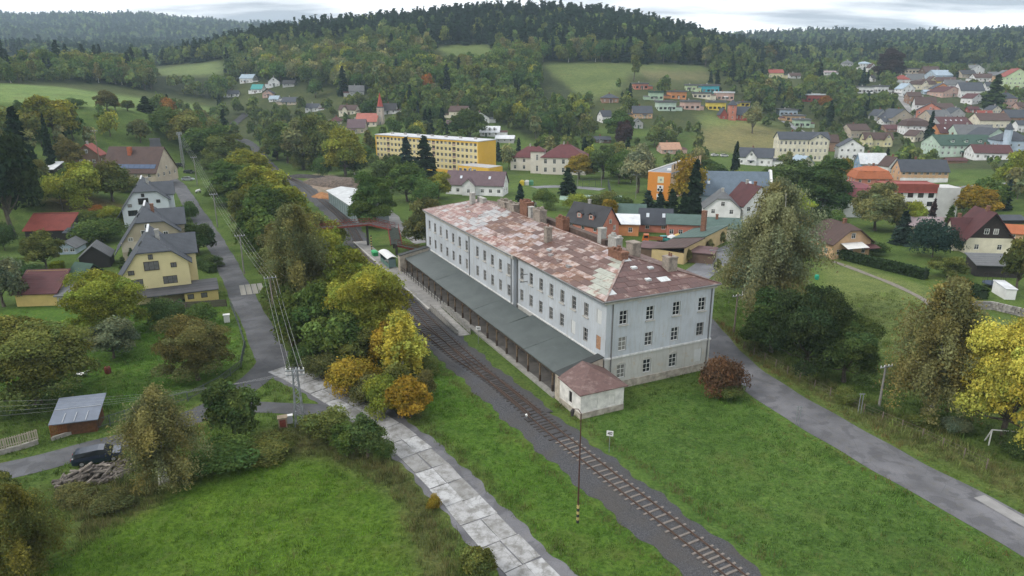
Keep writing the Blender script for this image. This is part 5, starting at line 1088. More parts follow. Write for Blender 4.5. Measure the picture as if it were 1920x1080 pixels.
r, w, d, m = H('tall white garden cabinet shed by the stone wall', 1893,562,18,20,23,'lean','white','white',-10, rows=1, cols=0, scols=0, chim=0, dr=1.0, name='shed', cat='shed', over=.1)
r, w, d, m = H('cottage with brown roof and cream wall among trees by the car park', 1556,362,24,14,28,'gx','cream','brown',-35, chim=1)
r, w, d, m = H('low maroon-roofed shed before the mint houses', 1795,306,36,5,9,'gx','brick','maroon',0, chim=0, rows=1, name='shed', cat='shed', dr=.4)
# west: three gabled houses on the street
SLATE = rfm((.072, .080, .094))
def street_house(label, u, v, wall, wall2, cols, frame, wx=1.0):
    p = P(u, v); rz = R(25.5); place(u, v, 120, 10, 25.5, 115, 1.0); r = thing('house', label, 'house', p, rz, 'gabled houses in a row along the street')
    w, d, he, hr = 11.6 * wx, 10.5, 4.6, 12.7; xm = -.4
    q = MB(); x0, x1 = -w / 2, w / 2; zL, zR = 5.1, 7.6; half = 3.0
    sl = (hr - zL) / (xm - x0); sr = (hr - zR) / (x1 - xm); zk = hr - half; xa, xb = xm - half / sl, xm + half / sr
    hl = [(1.3, 3.3, 3.7, 4.85), (7.0, 3.4, 9.4, 4.9)]; hu = [(1.5, 5.75, 2.5, 6.6), (4.2, 6.3, 6.7, 8.0), (8.6, 6.5, 9.6, 7.4)]
    # front with openings up to eaves band, gable above
    fr = [h for h in hl]; facade(q, (x0, 0, 0), (1, 0, 0), w, zL, (0, -1, 0), [tuple((h[0] * wx, h[1], h[2] * wx, h[3])) for h in fr], .16)
    q.poly([(x0, 0, zL), (x1, 0, zL), (x1, 0, zR), (xb, 0, zk), (xa, 0, zk)])
    facade(q, (x1, 0, 0), (0, 1, 0), d, zR, (1, 0, 0), [(2, 1, 3.2, 2.3)], .16); facade(q, (x0, 0, 0), (0, 1, 0), d, zL, (-1, 0, 0), [], .1); q.poly([(x0, d, 0), (x0, d, zL), (xm, d, hr), (x1, d, zR), (x1, d, 0)])
    for a, b in (((x0, 0), (x1, 0)), ((x1, 0), (x1, d)), ((x0, d), (x0, 0))): q.quad((*a, -1), (*b, -1), (*b, 0), (*a, 0))
    link('wall', q.mesh('wall', wall), r)
    for h in fr: put_window(r, (x0, 0, 0), (1, 0, 0), (0, -1, 0), (h[0] * wx, h[1], h[2] * wx, h[3]), 'three', frame, .14)
    for h in hu: link('window', window_mesh((h[2] - h[0]) * wx, h[3] - h[1], 'three' if h[2] - h[0] > 2 else 'two', frame), r, (x0 + (h[0] + h[2]) / 2 * wx, -.06, h[1]))
    link('window', window_mesh(.8, .95, 'two', frame), r, (xm + .1, -.06, zk - 1.35)); put_window(r, (x1, 0, 0), (0, 1, 0), (1, 0, 0), (2, 1, 3.2, 2.3), 'two', frame, .14)
    if wall2: q = MB(); q.box(x0 + .01, -.05, 3.4, x1 - .01, -.002, 5.6); link('wall_band', q.mesh('wall_band', wall2), r)
    q = MB(); e = .55; yk = half * 1.0
    slab_roof(q, [(x0 - 1.7, -e, zL - 1.7 * sl + .1), (xa, -e, zk + .12), (xm, yk, hr + .12), (xm, d + e, hr + .12), (x0 - 1.7, d + e, zL - 1.7 * sl + .1)], .2); slab_roof(q, [(xb, -e, zk + .12), (x1 + .7, -e, zR - .7 * sr + .12), (x1 + .7, d + e, zR - .7 * sr + .12), (xm, d + e, hr + .125), (xm, yk, hr + .125)], .2); slab_roof(q, [(xa, -e, zk + .123), (xb, -e, zk + .123), (xm, yk, hr + .123)], .2)
    ro = link('roof', q.mesh('roof', SLATE), r)
    q = MB(); q.bar((xm, yk, hr + .2), (xm, d + e, hr + .2), .4, .12); link('ridge_cap', q.mesh('ridge_cap', paint((.55, .57, .58), .5, .1, name='ridge_zinc')), ro)
    # cross wing towards the street
    q = MB(); a0, a1, b0, b1, ze, zr2 = x1 - 3.2, x1 + 1.4, 3.6, 9.6, 8.2, 11.4
    q.box(a0, b0, 0, a1, b1, ze); q.poly([(a1, b0, ze), (a1, b1, ze), (a1, (b0 + b1) / 2, zr2)]); link('wing_wall', q.mesh('wing_wall', wall), r)
    q = MB(); ym = (b0 + b1) / 2; slab_roof(q, [(xm, b0 - .5, ze + .0), (a1 + .5, b0 - .5, ze + .0), (a1 + .5, ym, zr2 + .15), (xm, ym, zr2 + .15)], .18); slab_roof(q, [(xm, ym, zr2 + .152), (a1 + .5, ym, zr2 + .152), (a1 + .5, b1 + .5, ze), (xm, b1 + .5, ze)], .18); link('wing_roof', q.mesh('wing_roof', SLATE), r)
    q = MB(); q.box(-.35, -.35, -1.5, .35, .35, 1.2); q.box(-.42, -.42, 1.0, .42, .42, 1.12); link('chimney', q.mesh('chimney', cols), ro, (xm + 1.6, 3.2, hr - .6))
    q = MB(); q.hexa([(-.5, -.4, -.1), (.5, -.4, -.1), (.5, .4, -.1), (-.5, .4, -.1), (-.5, -.4, .12), (.5, -.4, .12), (.5, .4, .12), (-.5, .4, .12)]); s_ = link('skylight', q.mesh('skylight', GLASS), ro, (xm - 1.3, 1.6, hr - 1.3 * sl + .25)); s_.rotation_euler = (0, -math.atan(sl), 0)
    return r, w, d
BRN = paint((.055, .04, .032), .7, .2, 2, name='brown_frames')
r, w, d = street_house('yellow rendered house with half-hipped slate roof and brown windows', 299, 567, paint((.74, .65, .36), .85, .06, .4, name='house_yellow'), None, GREYC, BRN)
q = MB(); slab_roof(q, [(-w / 2 + 2, -3.2, 2.2), (w / 2 + 4.6, -3.2, 2.2), (w / 2 + 4.6, -.05, 2.9), (-w / 2 + 2, -.05, 2.9)], .18); slab_roof(q, [(w / 2 + .05, -.04, 2.9), (w / 2 + 4.6, -.04, 2.9), (w / 2 + 4.6, 2.5, 2.9), (w / 2 + .05, 2.5, 2.9)], .18); link('annex_roof', q.mesh('annex_roof', rfm((.075, .075, .082))), r)
q = MB(); facade(q, (w / 2 - 1.4, -2.9, 0), (1, 0, 0), 5.8, 2.2, (0, -1, 0), [(.5, .7, 1.6, 1.7), (2.8, .7, 3.9, 1.7)], .15); q.box(w / 2 + 4.1, -2.88, 0, w / 2 + 4.39, 2.3, 2.2); link('annex_wall', q.mesh('annex_wall', paint((.62, .50, .20), .85, .06, .4, name='annex_yellow')), r)
for h in ((.5, .7, 1.6, 1.7), (2.8, .7, 3.9, 1.7)): put_window(r, (w / 2 - 1.4, -2.9, 0), (1, 0, 0), (0, -1, 0), h, 'one', BRN, .14)
street_house('beige rendered house with slate roof between its yellow and white neighbours', 289, 496, paint((.40, .35, .26), .85, .1, .4, name='house_beige'), paint((.52, .47, .38), .85, .1, name='house_band'), BRICK, WHITE)
street_house('white-blue rendered house with slate roof, third from the junction', 279, 425, paint((.60, .65, .68), .85, .06, .4, name='house_white'), None, GREYC, DARKWOOD)
# farmhouse with solar strip
r, w, d, m = H('big farmhouse with broad brown roof and a strip of solar panels', 243,338,104,15,58,'gx','beige','brown',-3, dr=.75, rows=1, cols=4, chim=0, cat='house')
sl = (58 * m - 15 * m) / (d / 2)
for k in range(8):
    q = MB(); a0 = -w * .32 + k * w * .1; y0_, y1_ = d * .06, d * .14; f_ = lambda y: 15 * m + y * sl + .2
    q.hexa([(a0, y0_, f_(y0_)), (a0 + w * .095, y0_, f_(y0_)), (a0 + w * .095, y1_, f_(y1_)), (a0, y1_, f_(y1_)), (a0, y0_, f_(y0_) + .08), (a0 + w * .095, y0_, f_(y0_) + .08), (a0 + w * .095, y1_, f_(y1_) + .08), (a0, y1_, f_(y1_) + .08)])
    link('solar_panel', q.mesh('solar_panel', paint((.05, .085, .16), .25, .1, name='solar_glass')), r)
q = MB(); q.box(-.6, -.6, -1.5, .6, .6, 1.6); link('chimney', q.mesh('chimney', paint((.40, .12, .06), .9, .2, 2, name='red_brick')), r, (-w * .08, d * .36, 50 * m))
# sheds west
H('long barn with red tin roof and dark boards', 90,449,76,17,42,'lean','dark','red',6, dr=.55, rows=1, cols=0, scols=0, chim=0, name='barn', cat='barn')
H('small dark shed with grey roof leaning on the red-roofed barn', 138,455,26,19,29,'lean','dark','slate',6, dr=.8, rows=1, cols=1, scols=0, chim=0, name='shed', cat='shed')
H('little light-blue glazed greenhouse under the black shed', 125,477,32,13,24,'gy','pblue','grey',10, dr=.7, rows=1, cols=3, scols=0, chim=0, name='greenhouse', cat='greenhouse', gw=0)
H('black timber shed with grey felt gable roof', 180,503,46,22,43,'gy','dark','grey',22, dr=1.0, rows=1, cols=0, scols=0, chim=0, name='shed', cat='shed', gw=0)
H('yellow garage with maroon tin roof in the garden', 71,574,72,24,55,'lean','yellow','maroon',6, dr=.75, rows=1, cols=0, scols=0, chim=0, name='garage', cat='garage')
H('grey-green shed beside the yellow garage', 129,574,36,20,34,'lean','grey','grey',6, dr=.9, rows=1, cols=0, scols=0, chim=0, name='shed', cat='shed')
H('low dark green tent-roofed shelter behind the clipped hedge', 142,522,38,5,24,'gx','dark','dgreen',-20, dr=.9, rows=1, cols=0, scols=0, chim=0, name='shelter', cat='shelter')
# grey goods shed by the tracks
a_, b_ = P(666, 418), P(617, 381); ex = (a_ - b_).to_2d(); rz = math.atan2(ex.y, ex.x); r = thing('goods_shed', 'grey-green corrugated goods shed with white roof beside the track', 'shed', b_, rz); Lg = ex.length + 4
for k in range(4): q_ = b_.lerp(a_, k / 3); OCC.append((q_.x + 4, q_.y + 4, 7))
q = MB(); q.box(0, 0, -1, Lg, 9, 4.2); link('wall', q.mesh('wall', paint((.26, .31, .32), .6, .15, .8, name='corrugated_grey')), r)
for k in range(int(Lg / 3)): link('door', box_mesh(1.5, .1, 3.3, paint((.17, .23, .23), .6, .15, 1, name='shed_door'), 'door'), r, (1.5 + k * 3, -.06, 0))
q = MB(); slab_roof(q, [(-.5, -.6, 4.3), (Lg + .5, -.6, 4.3), (Lg + .5, 4.5, 5.3), (-.5, 4.5, 5.3)], .15); slab_roof(q, [(-.5, 4.5, 5.302), (Lg + .5, 4.5, 5.302), (Lg + .5, 9.6, 4.3), (-.5, 9.6, 4.3)], .15); link('roof', q.mesh('roof', paint((.50, .52, .53), .6, .15, .5, name='pale_tin')), r)
SIGHT.append((615, 355, 662, 385, depth_at(a_)))
# garden hut by the lane
p = P(146, 815); r = thing('garden_hut', 'wooden garden hut with blue-grey felt roof beside the lane', 'hut', p, R(17)); OCC.append((p.x, p.y + 2, 3.5))
q = MB(); q.box(-2.0, .2, -.3, 2.0, 3.6, 2.0); link('wall', q.mesh('wall', paint((.13, .06, .03), .8, .25, 3, name='hut_boards')), r)
q = MB(); slab_roof(q, [(-2.6, -.5, 1.9), (2.5, -.5, 1.9), (2.5, 4.3, 3.1), (-2.6, 4.3, 3.1)], .1); ro = link('roof', q.mesh('roof', paint((.16, .185, .23), .7, .12, .8, name='blue_felt')), r)
for x_ in (-1.2, .0, 1.2): q = MB(); q.bar((x_, -.4, 1.98), (x_, 1.2, 2.38), .07, .05); link('batten', q.mesh('batten', paint((.4, .42, .45), .7, .1, name='batten')), ro)
q = MB(); q.bar((-2.5, 2.0, 2.58), (2.4, 2.0, 2.58), .07, .05); link('batten', q.mesh('batten', paint((.4, .42, .45), .7, .1, name='batten')), ro)
for o in bpy.data.objects:
    if '_m' in o: del o['_m']
# ------------------------------------------------------------------ trees
def leaf_mesh(name, cen, nrm, size, shade, mat, asp=1.6, jit=.7, rg=RNG):
    """one rhombic leaf spray per centre; normals lean outwards, shade = colour factor"""
    n = len(cen); nr = nrm + jit * rg.normal(size=(n, 3)); nr /= np.linalg.norm(nr, axis=1, keepdims=True) + 1e-9
    t = rg.normal(size=(n, 3)); t -= (t * nr).sum(1, keepdims=True) * nr; t /= np.linalg.norm(t, axis=1, keepdims=True) + 1e-9; b = np.cross(nr, t)
    s = (size * np.clip(rg.lognormal(-.08, .42, n), .4, 2.1))[:, None]; a = t * s * asp * .5; c = b * s * .5
    v = np.stack([cen - a, cen - c * 1.0 + a * .15, cen + a, cen + c + a * .15], 1).reshape(-1, 3)
    me = bpy.data.meshes.new(name); me.vertices.add(4 * n); me.vertices.foreach_set('co', v.ravel().astype('f')); me.loops.add(4 * n); me.loops.foreach_set('vertex_index', np.arange(4 * n, dtype='i'))
    me.polygons.add(n); me.polygons.foreach_set('loop_start', np.arange(0, 4 * n, 4, dtype='i'))
    at = me.color_attributes.new('leaf', 'FLOAT_COLOR', 'POINT'); sh = np.repeat(np.c_[shade, np.ones(n)], 4, 0); at.data.foreach_set('color', sh.ravel().astype('f'))
    me.update(); me.materials.append(mat); return me
def unit(n, rg): d = rg.normal(size=(n, 3)); return d / np.linalg.norm(d, axis=1, keepdims=True)
def lobed(rg, nl, n, zc, rx, rz, lobe, low=-.6, inner=.14):
    """points in a crown made of uneven lobes: returns centres, outward normals, shade"""
    d = unit(nl, rg); d[:, 2] = np.abs(d[:, 2]) * 1.2 + low * rg.random(nl); rr = rg.uniform(.35, .95, nl)[:, None]
    lc = d * rr * np.array([rx, rx, rz]) * .78; lc[:, 2] += zc; lr = lobe * rg.uniform(.5, 1.4, nl) * min(rx, rz)
    w = lr ** 2; pick = rg.choice(nl, n, p=w / w.sum()); o = unit(n, rg); o[:, 2] = np.where(o[:, 2] < -.3, -o[:, 2] * .6, o[:, 2]); o /= np.linalg.norm(o, axis=1, keepdims=True)
    r = np.where(rg.random(n) < inner, rg.uniform(.3, .8, n), np.where(rg.random(n) < .14, rg.uniform(1.0, 1.38, n), rg.uniform(.8, 1.06, n))); p = lc[pick] + o * (lr[pick] * r)[:, None]
    out = p - np.array([0, 0, zc - rz * .25]); out /= np.linalg.norm(out, axis=1, keepdims=True) + 1e-9; nr = .6 * o + .5 * out
    tone = rg.uniform(.6, 1.35, nl)[pick] * rg.uniform(.7, 1.3, n); warm = (rg.uniform(-.12, .16, nl)[pick] + rg.uniform(-.08, .1, n))
    sh = np.c_[tone * (1 + warm), tone, tone * (1 - warm * .8)]
    return p, nr, sh, lc
def trunk_mesh(name, h, r, lc, mat, rg, bend=.06, nb=7, top=.72):
    mb = MB(); k = 6; pts = [Vector((bend * h * math.sin(i * 1.1) * .3, bend * h * (math.cos(i * .9) - 1) * .3, h * top * i / k)) for i in range(k + 1)]; mb.tube(pts, [r * (1.25 if i == 0 else 1) * (1 - .78 * i / k) for i in range(k + 1)], 7)
    for c in lc[:nb]:
        c = Vector(c); z = min(max(c.z - .28 * h, h * .18), h * top * .9); a = Vector((0, 0, z)); m_ = a.lerp(c, .5) + Vector((0, 0, -.03 * h)); q = r * .45
        mb.tube([a, m_, c], [q, q * .6, q * .2], 5, cap=False)
    return mb.mesh(name, mat)
PROTO = {}
def proto_round(key, nl, n, hw, size, lobe=.42, zc=.50, rzf=.50, seed=1, low=-1.1, bark=BARK, mat=LEAF_OBJ, trunk=.028, nb=14):
    rg = np.random.default_rng(seed); H_ = 10.0; p, nr, sh, lc = lobed(rg, nl, n, zc * H_, hw * H_ * .5, rzf * H_, lobe, low)
    s = np.array([1, 1, 1.0]); k = 10 / max(p[:, 2].max(), .1); wmax = np.percentile(np.hypot(p[:, 0], p[:, 1]), 97)
    PROTO[key] = (trunk_mesh('trunk', H_, trunk * H_ / 2 * 2 * .5 + .1, lc, bark, rg, nb=nb), leaf_mesh('crown', p, nr, size, sh, mat, rg=rg), 2 * wmax, p[:, 2].max())
def proto_birch(key, n, hw, size, seed, mat=LEAF_OBJ, stems=1, sparse=False):
    rg = np.random.default_rng(seed); H_ = 10.0; nstr = 110; az = rg.uniform(0, 6.28, nstr); hz = rg.uniform(.28, .98, nstr) * H_; rad = hw * H_ * .5 * (.12 + .95 * np.sin(np.pi * np.clip((hz / H_ - .02) / 1.0, 0, 1)) ** .8) * rg.uniform(.3, 1.15, nstr); L = rg.uniform(1.2, 3.4, nstr)
    pk = rg.integers(0, nstr, n); t = rg.random(n) ** .8; cx = np.cos(az[pk]) * rad[pk]; cy = np.sin(az[pk]) * rad[pk]; ar = rg.random(n)
    p = np.c_[cx * (.25 + .75 * ar) + rg.normal(0, .24, n), cy * (.25 + .75 * ar) + rg.normal(0, .24, n), hz[pk] - L[pk] * t * ar + rg.normal(0, .16, n)]; p[:, 2] = np.clip(p[:, 2], .9, 10.2)
    o = np.c_[np.cos(az[pk]), np.sin(az[pk]), rg.uniform(-.1, .7, n)]; tone = rg.uniform(.7, 1.3, nstr)[pk] * rg.uniform(.75, 1.25, n); warm = rg.uniform(-.1, .25, nstr)[pk]; sh = np.c_[tone * (1 + warm), tone, tone * (1 - warm)]
    mb = MB()
    for s in range(stems):
        ox, oy = (0, 0) if stems == 1 else (rg.uniform(-1, 1), rg.uniform(-1, 1)); pts = [Vector((ox * (.35 + i / 6 * .5) + .18 * math.sin(i + s), oy * (.35 + i / 6 * .5) + .15 * math.cos(i * 1.3 + s), 9.2 * i / 6)) for i in range(7)]; r0 = .2 if stems == 1 else .13
        mb.tube(pts, [r0 * (1 - .85 * i / 6) for i in range(7)], 6)
        for j in range(9 if stems == 1 else 3):
            i = rg.integers(0, nstr); z = hz[i] * .72; a = Vector(pts[min(6, int(z / 1.55))]); mb.tube([a, a.lerp(Vector((cx[0] * 0 + math.cos(az[i]) * rad[i], math.sin(az[i]) * rad[i], hz[i])), .34) + Vector((0, 0, .15)), Vector((math.cos(az[i]) * rad[i] * .62, math.sin(az[i]) * rad[i] * .62, hz[i] * .96))], [.075, .045, .015], 4, cap=False)
    PROTO[key] = (mb.mesh('trunk', BIRCHBARK), leaf_mesh('crown', p, o, size, sh, mat, 1.7, .9, rg), hw * H_ * .95, 10.0)
def proto_spruce(key, n, hw, size, seed, mat=LEAF_OBJ):
    rg = np.random.default_rng(seed); H_ = 10.0; nb = int(26 + n / 60); z = np.sort(rg.uniform(.05, .99, nb)) * H_; az = rg.uniform(0, 6.28, nb); L = hw * H_ * .5 * (1 - z / H_) ** .85 * rg.uniform(.75, 1.1, nb) + .12
    pk = rg.choice(nb, n, p=L / L.sum()); t = rg.random(n) ** .7; sp = (1 - t) * .4 + .12; a = az[pk] + rg.normal(0, .24, n)
    p = np.c_[np.cos(a) * L[pk] * t, np.sin(a) * L[pk] * t, z[pk] - .32 * L[pk] * t * t + rg.normal(0, .1, n)]; o = np.c_[np.cos(a) * .45, np.sin(a) * .45, np.full(n, .9)]
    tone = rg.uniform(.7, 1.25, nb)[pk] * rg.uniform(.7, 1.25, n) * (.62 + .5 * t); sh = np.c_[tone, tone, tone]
    mb = MB(); mb.tube([(0, 0, 0), (0, 0, 5), (0, 0, 9.9)], [.17, .1, .02], 6)
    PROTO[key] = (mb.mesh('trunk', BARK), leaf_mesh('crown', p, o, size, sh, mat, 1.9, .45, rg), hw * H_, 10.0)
proto_round('oak1', 48, 17000, .95, .25, lobe=.29, seed=1); proto_round('oak2', 52, 16000, .82, .25, lobe=.29, seed=2, rzf=.52); proto_round('oak3', 46, 16000, 1.15, .26, lobe=.28, seed=3, rzf=.48, zc=.5)
proto_round('big1', 90, 50000, .95, .165, lobe=.22, seed=4, zc=.48, rzf=.54); proto_round('big2', 84, 48000, .85, .165, lobe=.225, seed=5, zc=.47, rzf=.55)
proto_round('huge', 120, 95000, .9, .098, lobe=.20, seed=41, zc=.48, rzf=.54, nb=26); proto_round('tall1', 28, 12000, .55, .25, lobe=.5, seed=6, zc=.56, rzf=.53); proto_round('tall2', 26, 11000, .62, .26, lobe=.5, seed=7, zc=.5, rzf=.52)
proto_round('bush1', 34, 15000, 1.3, .26, lobe=.38, zc=.42, rzf=.55, seed=8, low=-.9, trunk=.012, nb=4); proto_round('bush2', 40, 16000, 1.5, .26, lobe=.36, zc=.40, rzf=.56, seed=9, low=-.9, trunk=.012, nb=4)
proto_birch('birch1', 22000, .52, .17, 10); proto_birch('birch2', 62000, .66, .085, 11, stems=5); proto_birch('birch3', 78000, .66, .082, 12); proto_birch('willow', 95000, .85, .082, 13, stems=3)
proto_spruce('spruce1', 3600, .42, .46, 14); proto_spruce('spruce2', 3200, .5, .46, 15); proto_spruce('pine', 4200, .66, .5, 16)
PAL = dict(green=(0.095,0.15,0.042), dgreen=(0.07,0.112,0.038), dark=(0.04,0.066,0.028), olive=(0.132,0.155,0.046), brown=(0.128,0.132,0.05), ygreen=(0.22,0.25,0.044), lime=(0.280,0.333,0.052), yellow=(0.42,0.43,0.085), gold=(0.29,0.215,0.034), orange=(0.28,0.125,0.03), grey=(0.149,0.175,0.102), birch=(0.2,0.215,0.095), bbrown=(0.195,0.205,0.09), spruce=(0.028,0.05,0.028), bspruce=(0.038,0.066,0.05), red=(0.14,0.078,0.045), purple=(0.061,0.038,0.038), willow=(0.235,0.25,0.14))
def tree(u, v, hpx, wpx, key, pal, label, name='broadleaf_tree', group=None, pos=None, rot=None, cat='tree', vary=.12):
    if pos is None: p = P(u, v); m = depth_at(p) / F; h, w = hpx * m * 1.03, wpx * m
    else: p, h, w = pos, hpx, wpx
    tr, cr_, pw, ph = PROTO[key]; root = thing(name, label, cat, p - Vector((0, 0, .15)), random.uniform(0, 6.28) if rot is None else rot, group)
    root.scale = (w / pw, w / pw, h / ph)
    link('trunk' if cat != 'shrub' else 'stems', tr, root); c_ = link('crown' if cat != 'shrub' else 'foliage', cr_, root); col = PAL[pal] if isinstance(pal, str) else pal; k = random.uniform(1 - vary, 1 + vary); kr = random.uniform(.93, 1.08)
    c_.color = (col[0] * k * kr, col[1] * k, col[2] * k, 1); return root
B_, S_, SPR, BI, HE = 'broadleaf_tree', 'shrub', 'spruce_tree', 'birch_tree', 'hedge'
